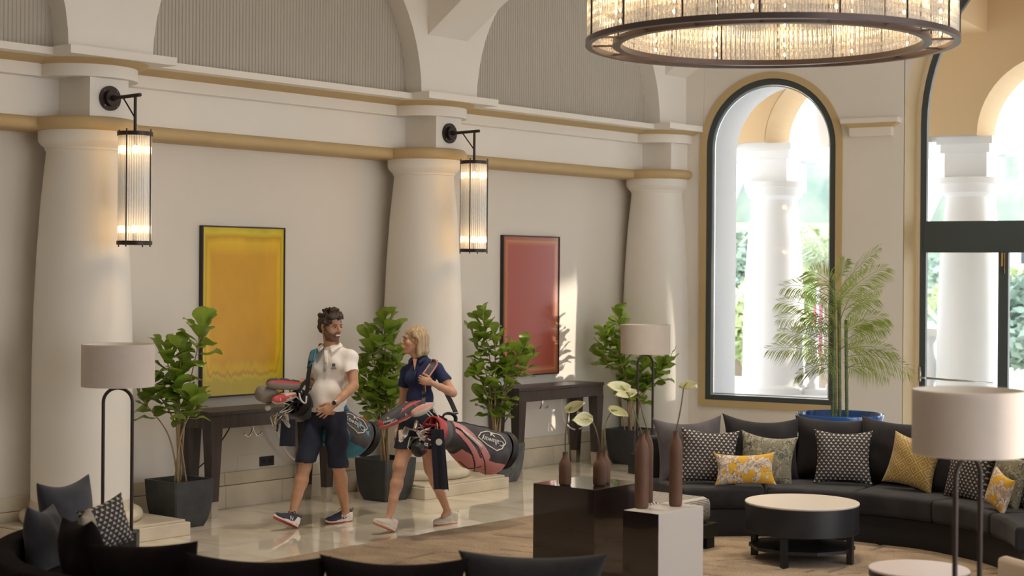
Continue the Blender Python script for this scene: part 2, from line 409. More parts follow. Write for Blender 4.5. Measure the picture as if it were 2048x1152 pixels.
# cornice fragment between the openings
fr = obj('wall_cornice', (lambda b: (box(b, (1.655, -.14, 3.73), (2.285, .02, 3.782), M2), b)[1])(BM()), M_wall, wall_back)
bm = BM(); box(bm, (1.74, -.085, 3.59), (2.20, .02, 3.69), M2); obj('cornice_block', bm, M_wall, wall_back)
bm = BM()
xs = [(1.665, 3.73), (2.275, 3.73), (2.21, 3.685), (1.735, 3.685)]
A = [bm.verts.new(F2(s, -.13 if z > 3.7 else -.09, z)) for s, z in xs]; B = [bm.verts.new(F2(s, .01, z)) for s, z in xs]
bm.faces.new(A); [bm.faces.new((A[i], A[(i + 1) % 4], B[(i + 1) % 4], B[i])) for i in range(4)]
obj('cornice_cove', bm, M_tan, wall_back)

def arch_path(s0, s1, zb, zs, n=28, close=True):
    c, R = (s0 + s1) / 2, (s1 - s0) / 2
    pts = [(s0, zb), (s0, zs)] + [(c + R * cos(pi - pi * i / n), zs + R * sin(pi - pi * i / n)) for i in range(1, n)] + [(s1, zs), (s1, zb)]
    return pts
def arch_frame(bm, s0, s1, zb, zs, w, d0, d1, bottom=True, n=28):
    """frame of width w inside the outline"""
    o = arch_path(s0, s1, zb, zs, n); i_ = arch_path(s0 + w, s1 - w, zb + (w if bottom else 0), zs, n)
    L = len(o); rng = range(L if bottom else L - 1)
    V = {}
    for nm, pts, d in (('o0', o, d0), ('i0', i_, d0), ('o1', o, d1), ('i1', i_, d1)): V[nm] = [bm.verts.new(F2(s, d, z)) for s, z in pts]
    for k in rng:
        j = (k + 1) % L
        bm.faces.new((V['o0'][k], V['o0'][j], V['i0'][j], V['i0'][k])); bm.faces.new((V['o1'][k], V['i1'][k], V['i1'][j], V['o1'][j]))
        bm.faces.new((V['i0'][k], V['i0'][j], V['i1'][j], V['i1'][k])); bm.faces.new((V['o0'][k], V['o1'][k], V['o1'][j], V['o0'][j]))
def arch_pane(bm, s0, s1, zb, zs, d, n=28):
    bm.faces.new([bm.verts.new(F2(s, d, z)) for s, z in arch_path(s0, s1, zb, zs, n)])
bm = BM(); arch_frame(bm, .036, 1.57, .655, 3.515, .07, .0, .07); win = struct('window_1', bm, M_dark, smooth=True, angle=30)
bm = BM(); arch_frame(bm, -.035, 1.641, .594, 3.515, .075, -.022, .03); obj('window_surround', bm, M_tan, win, smooth=True, angle=30)
bm = BM(); arch_frame(bm, .115, 1.49, .735, 3.515, .012, .03, .05); obj('glazing_bead', bm, mat('bright_aluminium', (.6, .65, .65), .3, 1.0), win, smooth=True, angle=30)
bm = BM(); arch_frame(bm, .02, 1.586, .63, 3.515, .022, .07, .88); obj('outer_reveal', bm, M_ext, win, smooth=True, angle=30)
bm = BM(); arch_pane(bm, .1, 1.51, .72, 3.515, .045); obj('pane', bm, M_glass, win)
# door_1: arched glazed screen with a deep transom
bm = BM(); g0, g1 = 2.345, 2.345 + 2 * (DC - 2.345)
arch_frame(bm, g0, g1, 0, 3.74, .075, .50, .57, bottom=False, n=44)
box(bm, (g0 + .05, .49, 2.347), (g1 - .05, .58, 2.687), M2); box(bm, (g0 + .05, .485, 2.372), (g1 - .05, .50, 2.40), M2)
for s in (3.20, 5.3, 6.1): box(bm, (s, .50, 0), (s + .105, .58, 2.36), M2)
box(bm, (g0 + .05, .505, 0), (3.25, .565, .10), M2); box(bm, (3.26, .505, 0), (g1, .565, .10), M2)
door = struct('door_1', bm, M_dark)
bm = BM(); box(bm, (g0 + .075, .535, .1), (3.2, .540, 2.35), M2); obj('pane', bm, M_glass, door)
bm = BM(); box(bm, (3.305, .535, .1), (g1 - .07, .540, 2.35), M2); obj('pane', bm, M_glass, door)
bm = BM(); arch_pane(bm, g0 + .07, g1 - .07, 2.68, 3.74, .538, 44); obj('pane', bm, M_glass, door)
bm = BM(); tube(bm, [F2(g0 + .09, .47, .98), F2(3.16, .47, .95)], .012); cyl(bm, F2(g0 + .03, .47, .94), F2(g0 + .03, .47, 1.10), .012); cyl(bm, F2(g0 + .03, .47, .98), F2(g0 + .10, .47, .98), .012); obj('push_bar', bm, mat('brushed_steel', (.55, .55, .53), .3, 1.0), door, smooth=True)
bm = BM(); box(bm, (3.235, .475, 2.20), (3.255, .50, 2.345), M2); box(bm, (3.268, .475, 2.12), (3.276, .50, 2.345), M2); obj('door_bolt', bm, mat('brass', (.7, .5, .25), .3, 1.0), door)
bm = BM()
for i, c_ in enumerate(((0, .03),)): pass
arch_frame(bm, 2.323, 2.323 + 2 * DR, 0, 3.74, .03, .455, .50, bottom=False, n=44); obj('door_surround', bm, mat('pale_ochre', (.66, .53, .36), .5), door, smooth=True, angle=30)

# right-hand side wall, outside the frame: piers and big arches that let the daylight in
bm = BM(); FR = lambda s, d, z: (2.6 + d, s, z)
for k in range(1, 4): arch_face(bm, 3.91 * (k + 1) - 3.91, 3.91 * (k + 1), 3.4, 1.65, 6.95, 0, .5, FR, z0=0)
box(bm, (2.6, 15.64, 0), (3.1, 18.2, 6.95)); box(bm, (2.6, -3.3, 0), (3.1, 3.91, 6.95))
struct('wall_right', bm, M_wall)

bm = BM(); box(bm, (WX - .4, -3.4, 0), (3.1, -3.0, 6.95)); struct('wall_front', bm, M_wall)

# added spotlights, unseen above the frame, to brighten floor, seating and people
for k, (x, y) in enumerate([(x, y) for y in (9.0, 13.0) for x in (-8.3, -5.2)]):
    row = ('nearer row', 'farther row')[k // 2]; side = ('by the left wall', 'over the seating')[k % 2]
    t = thing('fill_spotlight', 'added fill spotlight unseen above the frame, %s, %s' % (row, side), 'added fill lamp', (x, y, 6.9), 'added fill spotlights above the lobby')
    bm = BM(); lathe(bm, [(.09, -.12), (.11, -.12), (.11, 0), (.09, 0)], (x, y, 6.9), 24, cap=False); obj('housing', bm, M_wall2, t, smooth=True, angle=40)
    bm = BM(); lathe(bm, [(.001, -.03), (.09, -.03)], (x, y, 6.9), 24, cap=False); obj('lens', bm, mat('fill_lens', (1, 1, 1), .3, emis=(1, .9, .75), estr=6), t)
    ld = bpy.data.lights.new('fill_light', 'SPOT'); ld.energy = 360; ld.color = (1, .88, .72); ld.spot_size = radians(72); ld.spot_blend = 1.0; ld.shadow_soft_size = .25
    lo = bpy.data.objects.new('fill_light', ld); COL.objects.link(lo); lo.location = (x, y, 6.74); lo.parent = t; lo.matrix_parent_inverse = wmat(t).inverted()
# ------------------------------------------------------------------ the loggia and garden outside
bm = BM(); box(bm, (-9, .6, -.12), (16, 12, -.01), M2); box(bm, (-60, 12, -.35), (70, 130, -.30), M2)
struct('floor_terrace', bm, mat('terrace_stone', (.74, .73, .70), .8, var=.05, scale=2))
bm = BM(); box(bm, (-8, 2.15, 0), (2.95, 3.1, .585), M2, bev=.01); box(bm, (4.4, 2.15, 0), (14, 3.1, .585), M2, bev=.01); struct('trim_3', bm, M_ext)
for k, s in enumerate((-5.13, -2.633, -.138, 2.357, 4.85)):
    p = F2(s, 2.6, 0)
    lab = ['white loggia column hidden behind the left wall', 'white loggia column left of the tall window, outside', 'white loggia column seen through the tall arched window', 'white loggia column seen through the glazed arched door', 'white loggia column outside to the right of the door frame'][k]
    t = thing('loggia_column', lab, 'column', p)
    bm = BM(); lathe(bm, [(.45, .585), (.45, .66), (.40, .70)] + [(r, z) for r, z in shaft_prof if z > .8] + [(.288, 3.05)], p, 32); obj('shaft', bm, M_ext, t, smooth=True, angle=40)
    bm = BM(); lathe(bm, [(.288, 3.04), (.31, 3.06), (.345, 3.09), (.352, 3.12), (.352, 3.2), (.385, 3.2), (.385, 3.27)], p, 32); obj('capital', bm, M_ext, t, smooth=True, angle=30)
    bm = BM(); box(bm, (s - .25, 2.6 - .25, 3.27), (s + .25, 2.6 + .25, 3.57), M2); box(bm, (s - .29, 2.6 - .29, 3.56), (s + .29, 2.6 + .29, 3.66), M2); box(bm, (s - .33, 2.6 - .33, 3.66), (s + .33, 2.6 + .33, 3.75), M2); obj('impost_block', bm, M_ext, t)
bm = BM()
for s in (-5.78, -3.14, -.50, 2.14, 4.78, 7.42): arch_face(bm, s, s + 2.64, 3.75, .92, 6.3, 2.15, 3.0, F2, n=28, mi=0, mint=1)
arc = struct('trim_4', bm, [M_ext, M_exttan], smooth=False)
bm = BM()
for s in (-5.78, -3.14, -.50, 2.14, 4.78, 7.42): arch_face(bm, s, s + 2.64, 3.75, .92, 6.3, 2.13, 2.149, F2, n=28, inner=False)
obj('inner_face', bm, M_exttan, arc)
bm = BM(); box(bm, (-8, .6, 6.0), (14, 3.0, 6.2), M2); struct('ceiling_loggia', bm, M_exttan)
bm = BM()
for s in (-2.633, -.138, 2.357, 4.85): box(bm, (s - .30, .6, 4.95), (s + .30, 2.3, 6.1), M2)
struct('trim_5', bm, M_exttan)
# second, outer arcade of the loggia
bm = BM()
for s in (-7.09, -4.19, -1.29, 1.61, 4.51): arch_face(bm, s, s + 2.9, 3.75, .72, 6.3, 5.4, 5.9, F2, n=28)
struct('trim_6', bm, M_ext)
for k, s in enumerate((-1.29, 1.61, 4.51)):
    p = F2(s, 5.65, 0); t = thing('outer_column', ['slim white outer loggia column, far left behind the nearer one', 'slim white outer loggia column behind the door', 'slim white outer loggia column at the far right outside'][k], 'column', p)
    bm = BM(); lathe(bm, [(.36, 0), (.36, .2), (.29, .25), (.25, 3.2), (.3, 3.3)], p, 24); obj('shaft', bm, M_ext, t, smooth=True, angle=40)
    bm = BM(); box(bm, (s - .36, 5.65 - .3, 3.3), (s + .36, 5.65 + .3, 3.72), M2); obj('capital', bm, M_ext, t)
# balustrade between the loggia columns
t = thing('balustrade', 'pale stone balustrade with bottle-shaped balusters outside the window', 'balustrade', F2(1.1, 2.65, .585))
bm = BM(); box(bm, (.25, 2.5, .585), (2.0, 2.8, .65), M2); obj('base_rail', bm, M_ext, t)
bm = BM(); box(bm, (.25, 2.48, 1.36), (2.0, 2.82, 1.45), M2); obj('top_rail', bm, M_ext, t)
bprof = [(.075, .65), (.075, .70), (.045, .74), (.05, .78), (.10, .88), (.095, .97), (.05, 1.15), (.04, 1.26), (.07, 1.31), (.07, 1.36)]
for i in range(7):
    p = F2(.37 + i * .25, 2.65, 0); bm = BM(); lathe(bm, bprof, p, 16); obj('baluster', bm, M_ext, t, smooth=True, angle=40)

M_leafout = mat('garden_leaf', (.38, .47, .22), .6, col2=(.58, .64, .36), scale=.8)
M_leafdark = mat('garden_leaf_dark', (.20, .28, .22), .6, col2=(.36, .44, .34), scale=.8)
M_bark = mat('bark', (.30, .24, .18), .9)
def leaf_cloud(bm, c, R, n, size, seed):
    r = random.Random(seed)
    for _ in range(n):
        v = Vector((r.gauss(0, 1), r.gauss(0, 1), r.gauss(0, 1))).normalized() * (.55 + .45 * r.random())
        p = Vector(c) + Vector((v.x * R[0], v.y * R[1], v.z * R[2]))
        a = Vector((r.uniform(-1, 1), r.uniform(-1, 1), r.uniform(-1, 1))).normalized(); b = a.orthogonal().normalized(); s = size * r.uniform(.6, 1.3)
        bm.faces.new([bm.verts.new(p + a * s), bm.verts.new(p + b * s * .6), bm.verts.new(p - a * s), bm.verts.new(p - b * s * .6)])
def tree(name, label, px, z, top, w, m, seed, clouds=5, base=0.0):
    g = at(px, PY0, z); g.z = base; t = thing(name, label, 'tree', g)
    bm = BM(); tube(bm, [g, g + Vector((.1, 0, (top - base) * .6))], [.16, .09]); obj('trunk', bm, M_bark, t, smooth=True)
    bm = BM(); r = random.Random(seed)
    for k in range(clouds):
        cz = base + (top - base) * (.35 + .5 * k / clouds); ww = w * (1.05 - .55 * abs(k / clouds - .3))
        leaf_cloud(bm, g + Vector((r.uniform(-.3, .3) * w, r.uniform(-.3, .3) * w, 0)) + Vector((0, 0, cz - base)), (ww, ww, (top - base) * .22), 900, .10 * w ** .4, seed + k)
    obj('foliage', bm, m, t); return t
tree('garden_tree', 'dark green tree outside, left of the column in the tall window', 1470, 46, 3.6, 2.0, M_leafdark, 1)
tree('garden_tree', 'yellow-green bushy tree low behind the column in the tall window', 1475, 34, 1.9, 1.3, M_leafout, 2)
tree('garden_tree', 'pale green tree seen right of the column in the tall window', 1640, 40, 3.4, 1.7, M_leafout, 3)
tree('garden_tree', 'round green tree seen right of the door mullion', 2040, 38, 2.4, 1.9, M_leafout, 5)
tree('garden_tree', 'deep green shrub at the far right outside', 2090, 30, 2.2, 1.6, M_leafdark, 6)
tree('garden_tree', 'blue-green tree behind the loggia columns in the middle', 1800, 60, 3.0, 2.4, M_leafdark, 8)
# hillside
def hill(name, pts_px, z, H, m, seed, depth=14):
    bm = BM(); r = random.Random(seed); n = 60; x0, x1 = pts_px
    rows = []
    for j in range(7):
        row = []
        for i in range(n + 1):
            px = x0 + (x1 - x0) * i / n; p = at(px, PY0, z + depth * j / 6)
            h = H * sin(pi / 2 * min(1, j / 5)) * (.8 + .25 * sin(i * .35 + seed) + .1 * sin(i * 1.1) + .08 * r.random()); row.append(bm.verts.new((p.x, p.y, -.3 + h)))
        rows.append(row)
    for j in range(6):
        for i in range(n): bm.faces.new((rows[j][i], rows[j][i + 1], rows[j + 1][i + 1], rows[j + 1][i]))
    return struct(name, bm, m, smooth=True)
hill('terrain_far', (1200, 2600), 85, 8.5, mat('hill_green', (.16, .23, .19), .9, col2=(.34, .38, .28), scale=.35, detail=8), 2)
# far villas
for k, (px, z, w, h, b) in enumerate(((1480, 60, 3.0, 2.2, 2.6), (2030, 70, 2.2, 1.2, 3.2), (1640, 75, 2.4, 2.0, 3.0))):
    g = at(px, PY0, z); g.z = b; t = thing('villa', ['white villa on the hillside, left of the window column', 'small pale villa on the hillside behind the door', 'white villa on the hillside right of the window column'][k], 'building', g)
    Mv = Matrix.Translation(g) @ Matrix.Rotation(YAW, 4, 'Z')
    bm = BM(); box(bm, (-w, -1.5, -3), (w, 1.5, h * .5), Mv); obj('walls', bm, M_ext, t)
    bm = BM(); box(bm, (-w - .2, -1.7, h * .5), (w + .2, 1.7, h * .5 + .2), Mv); obj('roof', bm, mat('roof_tile', (.6, .42, .3), .8), t)
    for i in range(3):
        bm = BM(); box(bm, (-w * .7 + i * w * .6, -1.56, -.6), (-w * .7 + i * w * .6 + .5, -1.5, .4), Mv); obj('window', bm, M_dark, t)
# date palm right of the window column
g = at(1655, PY0, 27); g.z = -.3; t = thing('garden_palm', 'tall date palm outside with drooping grey-green fronds, right of the column', 'palm tree', g)
bm = BM(); tube(bm, [g, g + Vector((0, 0, 2.6))], [.2, .17]); obj('trunk', bm, M_bark, t)
Mp = mat('palm_out', (.42, .50, .34), .6, col2=(.60, .66, .48), scale=2)
for i in range(20):
    r = random.Random(i); a = i * 2.4; up = .5 + .55 * (i % 4) / 3; L = 1.5; base_ = g + Vector((0, 0, 2.55)); bm = BM(); prev = None
    for k in range(26):
        u = k / 25; hd = Vector((cos(a), sin(a), 0)); p = base_ + hd * L * u * (1.2 - .2 * up) + Vector((0, 0, L * (up * u * 1.5 - 1.25 * u * u)))
        side = Vector((-sin(a), cos(a), 0)); ll = .5 * sin(pi * min(1, u + .12)) + .05
        for sgn in (1, -1):
            tip = p + side * sgn * ll * .8 + hd * .22 + Vector((0, 0, -.22)); w_ = hd * .03
            bm.faces.new([bm.verts.new(p - w_), bm.verts.new(p + w_), bm.verts.new(tip)])
    obj('frond', bm, Mp, t)
# pink and white striped pennant on a pole
g = F2(1.75, 8, 0); g2 = at(1636, PY0, 26); g = Vector((g2.x, g2.y, -.3)); t = thing('striped_pennant', 'pink and white striped pennant hanging on a pole outside, behind the indoor palm', 'flag', g)
bm = BM(); cyl(bm, g, g + Vector((0, 0, 2.2)), .02); obj('pole', bm, M_ext, t)
for i in range(6):
    bm = BM(); box(bm, (.0, -.01, 0), (.02, .01, .75)); bmesh.ops.transform(bm, matrix=Matrix.Translation(g + Vector((0, 0, 1.15)) + RT * (.02 * i - .06 + .02 * (i % 3))) @ Matrix.Rotation(YAW, 4, 'Z'), verts=bm.verts)
    obj('stripe', bm, mat('pennant_pink', (.8, .12, .3), .7) if i % 2 == 0 else M_ext, t)
# ------------------------------------------------------------------ furniture along the left wall
M_wenge = mat('dark_wenge', (.055, .04, .036), .32, var=.35, scale=4, stretch=(6, 6, .6), bump=.05, bscale=20)
M_steel = mat('ferrule_steel', (.62, .58, .52), .28, 1.0)
M_black = mat('matt_black_metal', (.022, .016, .018), .4)
M_chrome = mat('chrome', (.75, .73, .7), .12, 1.0)
def tapered(bm, cx, cy, z0, z1, a0, a1):
    b = [bm.verts.new((cx + sx * a0, cy + sy * a0, z0)) for sx, sy in ((-1, -1), (1, -1), (1, 1), (-1, 1))]
    t = [bm.verts.new((cx + sx * a1, cy + sy * a1, z1)) for sx, sy in ((-1, -1), (1, -1), (1, 1), (-1, 1))]
    bm.faces.new(b[::-1]); bm.faces.new(t)
    for i in range(4): bm.faces.new((b[i], b[(i + 1) % 4], t[(i + 1) % 4], t[i]))
def console(yc, label):
    t = thing('console_table', label, 'console table', (-11.02, yc, 0), 'console tables on the left wall')
    x0, x1, y0, y1 = -11.235, -10.83, yc - .73, yc + .73
    bm = BM(); box(bm, (x0, y0, .868), (x1, y1, .90), bev=.003); obj('table_top', bm, M_wenge, t)
    bm = BM(); box(bm, (x0 + .008, y0 + .008, .755), (x1 - .008, y1 - .008, .868), bev=.003); obj('apron', bm, M_wenge, t)
    for sx in (x0 + .064, x1 - .064):
        for sy in (y0 + .064, y1 - .064):
            bm = BM(); tapered(bm, sx, sy, .135, .76, .038, .060); lg = obj('leg', bm, M_wenge, t)
            bm = BM(); tapered(bm, sx, sy, 0, .138, .033, .040); f = obj('ferrule', bm, M_steel, lg); f['label'] = 'brushed steel leg cap'
    bm = BM()
    for sg in (1, -1):
        c = Vector((x1 - .2, yc - .1, .755))
        tube(bm, bez([c + Vector((0, sg * .01, 0)), c + Vector((0, sg * .005, -.05)), c + Vector((0, sg * .04, -.105)), c + Vector((0, sg * .085, -.10)), c + Vector((0, sg * .10, -.08))], 6), .008, 8)
    o = obj('scroll_hook', bm, M_chrome, t, smooth=True); o['label'] = 'chrome scroll hooks under the apron'
    return t
console(9.745, 'dark wood console table under the yellow painting, behind the man')
console(13.79, 'dark wood console table under the red painting')
def cable(pts, label, m, r=.006):
    bm = BM(); tube(bm, bez(pts, 8), r, 8); return tag(obj('cable', bm, m, smooth=True), label, 'cable')
Mcb = mat('cable_black', (.04, .035, .03), .5); Mcw = mat('cable_white', (.75, .72, .66), .5)
cable([(-11.1, 9.47, .76), (-11.15, 9.4, .62), (-11.18, 9.25, .45), (-11.19, 9.1, .36), (-11.2, 8.98, .33), (-11.2, 8.94, .2)], 'black cable hanging from the near end of the first console', Mcb)
cable([(-11.1, 9.95, .76), (-11.15, 10.05, .6), (-11.17, 10.2, .42), (-11.15, 10.36, .33), (-11.1, 10.44, .36), (-11.1, 10.40, .42), (-11.12, 10.33, .36), (-11.15, 10.5, .33), (-11.2, 10.6, .34)], 'white cable looping behind the far legs of the first console', Mcw, .008)
cable([(-11.1, 13.35, .76), (-11.15, 13.3, .62), (-11.18, 13.2, .48), (-11.19, 13.1, .38), (-11.2, 13.0, .36)], 'black cable hanging from the near end of the second console', Mcb)
cable([(-11.1, 14.1, .76), (-11.15, 14.18, .6), (-11.17, 14.27, .45), (-11.15, 14.40, .37), (-11.1, 14.52, .40), (-11.1, 14.50, .46), (-11.12, 14.42, .44), (-11.15, 14.55, .37), (-11.2, 14.7, .37)], 'white cable looping behind the legs of the second console', Mcw, .008)
# double socket and a flush access panel
s = onx(534, 922, WX + .01)
t = thing('wall_socket', 'black double power socket on the wall under the first console', 'socket', (WX, s.y, s.z))
bm = BM(); box(bm, (WX, s.y - .085, s.z - .043), (WX + .012, s.y + .085, s.z + .043), bev=.003); obj('cover_plate', bm, M_black, t)
for dy in (-.04, .04):
    bm = BM(); cyl(bm, (WX + .011, s.y + dy, s.z), (WX + .015, s.y + dy, s.z), .022, seg=16); obj('socket_insert', bm, mat('socket_black', (.005, .005, .005), .6), t)
p0 = onx(475, 912, WX); bm = BM()
box(bm, (WX, p0.y, p0.z - .17), (WX + .004, p0.y + .26, p0.z), bev=.001); tag(obj('access_panel', bm, M_wall, None), 'flush painted access panel in the wall left of the socket', 'wall panel')

# paintings
def canvas_mat(name, kind):
    m = bpy.data.materials.new(name); m.use_nodes = True; n = m.node_tree.nodes; l = m.node_tree.links; p = n['Principled BSDF']
    p.inputs['Roughness'].default_value = .25; p.inputs['Coat Weight'].default_value = .3
    tc = n.new('ShaderNodeTexCoord'); sp = n.new('ShaderNodeSeparateXYZ'); l.new(tc.outputs['Generated'], sp.inputs[0])
    def M_(op, a, b=None, c=None):
        q = n.new('ShaderNodeMath'); q.operation = op
        for i, v in enumerate((a, b, c)):
            if v is None: continue
            if hasattr(v, 'links') or hasattr(v, 'is_output'): l.new(v, q.inputs[i])
            else: q.inputs[i].default_value = v
        return q.outputs[0]
    Y, Z = sp.outputs['Y'], sp.outputs['Z']
    mp = n.new('ShaderNodeMapping'); mp.inputs['Scale'].default_value = (1, 14, 2.2); l.new(tc.outputs['Generated'], mp.inputs[0])
    ns = n.new('ShaderNodeTexNoise'); ns.inputs['Scale'].default_value = 1.6; ns.inputs['Detail'].default_value = 6; l.new(mp.outputs[0], ns.inputs['Vector'])
    ns2 = n.new('ShaderNodeTexNoise'); ns2.inputs['Scale'].default_value = 2.5; ns2.inputs['Detail'].default_value = 5; l.new(tc.outputs['Generated'], ns2.inputs['Vector'])
    ex = M_('MINIMUM', Y, M_('SUBTRACT', 1, Y)); ez = M_('MINIMUM', Z, M_('SUBTRACT', 1, Z))
    if kind == 'y':
        e = M_('MINIMUM', M_('MULTIPLY', ex, 1.6), M_('MULTIPLY', ez, 1.0)); e = M_('ADD', e, M_('MULTIPLY', M_('SUBTRACT', ns2.outputs['Fac'], .5), .05))
        low = M_('MULTIPLY', M_('SUBTRACT', .26, Z), 1.0); drip = M_('ADD', low, M_('MULTIPLY', M_('SUBTRACT', ns.outputs['Fac'], .5), .35)); e = M_('SUBTRACT', e, M_('MAXIMUM', M_('MULTIPLY', drip, .5), 0))
        r = n.new('ShaderNodeValToRGB'); l.new(e, r.inputs[0]); E_ = r.color_ramp.elements
        E_[0].position = .0; E_[0].color = (.62, .47, .015, 1); E_[1].position = .17; E_[1].color = (.70, .37, .010, 1)
        for pos, c in ((.03, (.72, .60, .02)), (.055, (.60, .33, .01)), (.09, (.80, .52, .01))): q = r.color_ramp.elements.new(pos); q.color = (*c, 1)
        last = r.outputs[0]; mxn = n.new('ShaderNodeMixRGB'); mxn.blend_type = 'MULTIPLY'; mxn.inputs[0].default_value = .22; l.new(last, mxn.inputs[1])
        rr = n.new('ShaderNodeValToRGB'); rr.color_ramp.elements[0].color = (.45, .4, .3, 1); rr.color_ramp.elements[1].color = (1.3, 1.3, 1.1, 1); rr.color_ramp.elements[0].position = .3; rr.color_ramp.elements[1].position = .65; l.new(ns2.outputs['Fac'], rr.inputs[0]); l.new(rr.outputs[0], mxn.inputs[2]); l.new(mxn.outputs[0], p.inputs['Base Color'])
    else:
        e = M_('MINIMUM', ex, M_('MULTIPLY', ez, 1.5)); e = M_('ADD', e, M_('MULTIPLY', M_('SUBTRACT', ns2.outputs['Fac'], .5), .012))
        r = n.new('ShaderNodeValToRGB'); l.new(e, r.inputs[0]); E_ = r.color_ramp.elements
        E_[0].position = .0; E_[0].color = (.34, .09, .05, 1); E_[1].position = .10; E_[1].color = (.40, .085, .062, 1)
        for pos, c in ((.035, (.42, .13, .07)), (.05, (.52, .24, .08)), (.065, (.50, .14, .08))): q = r.color_ramp.elements.new(pos); q.color = (*c, 1)
        l.new(r.outputs[0], p.inputs['Base Color'])
    return m
def painting(y0, z0, m, label):
    t = thing('painting', label, 'painting', (WX, y0 + .5, z0 + .75), 'large framed abstract paintings')
    bm = BM(); box(bm, (WX + .01, y0 + .012, z0 + .012), (WX + .036, y0 + .948, z0 + 1.488)); obj('canvas', bm, m, t)
    bm = BM()
    for a, b in (((WX, y0, z0), (WX + .045, y0 + .012, z0 + 1.5)), ((WX, y0 + .948, z0), (WX + .045, y0 + .96, z0 + 1.5)), ((WX, y0 + .012, z0), (WX + .045, y0 + .948, z0 + .012)), ((WX, y0 + .012, z0 + 1.488), (WX + .045, y0 + .948, z0 + 1.5))): box(bm, a, b)
    obj('frame', bm, M_black, t)
painting(9.228, .985, canvas_mat('yellow_paint', 'y'), 'large yellow and orange abstract painting in a thin black frame')
painting(13.26, .99, canvas_mat('red_paint', 'r'), 'large brick-red abstract painting in a thin black frame')

# ------------------------------------------------------------------ wall lanterns
def rod_glass(name, tint, gl=.25, milk=.12):
    m = bpy.data.materials.new(name); m.use_nodes = True; n = m.node_tree.nodes; l = m.node_tree.links; out = n['Material Output']; n.remove(n['Principled BSDF'])
    t = n.new('ShaderNodeBsdfTransparent'); t.inputs[0].default_value = (*tint, 1)
    g = n.new('ShaderNodeBsdfGlossy'); g.inputs['Roughness'].default_value = .12; d = n.new('ShaderNodeBsdfTranslucent'); d.inputs[0].default_value = (.95, .93, .9, 1)
    d2 = n.new('ShaderNodeBsdfDiffuse'); d2.inputs[0].default_value = (.9, .9, .9, 1)
    lw = n.new('ShaderNodeLayerWeight'); lw.inputs[0].default_value = .35
    a = n.new('ShaderNodeMixShader'); a.inputs[0].default_value = .5; l.new(d.outputs[0], a.inputs[1]); l.new(d2.outputs[0], a.inputs[2])
    b = n.new('ShaderNodeMixShader'); b.inputs[0].default_value = milk; l.new(t.outputs[0], b.inputs[1]); l.new(a.outputs[0], b.inputs[2])
    mr = n.new('ShaderNodeMapRange'); mr.inputs['To Max'].default_value = .75; mr.inputs['To Min'].default_value = gl * .4; l.new(lw.outputs['Facing'], mr.inputs[0])
    c = n.new('ShaderNodeMixShader'); l.new(mr.outputs[0], c.inputs[0]); l.new(b.outputs[0], c.inputs[1]); l.new(g.outputs[0], c.inputs[2]); l.new(c.outputs[0], out.inputs[0]); return m
M_rod = rod_glass('fluted_glass', (.97, .97, .96), .25, .16)
M_bulb = mat('filament_glow', (1, .8, .5), .5, emis=(1.0, .62, .25), estr=30)
M_bronze = mat('dark_bronze', (.035, .024, .022), .4, .4)
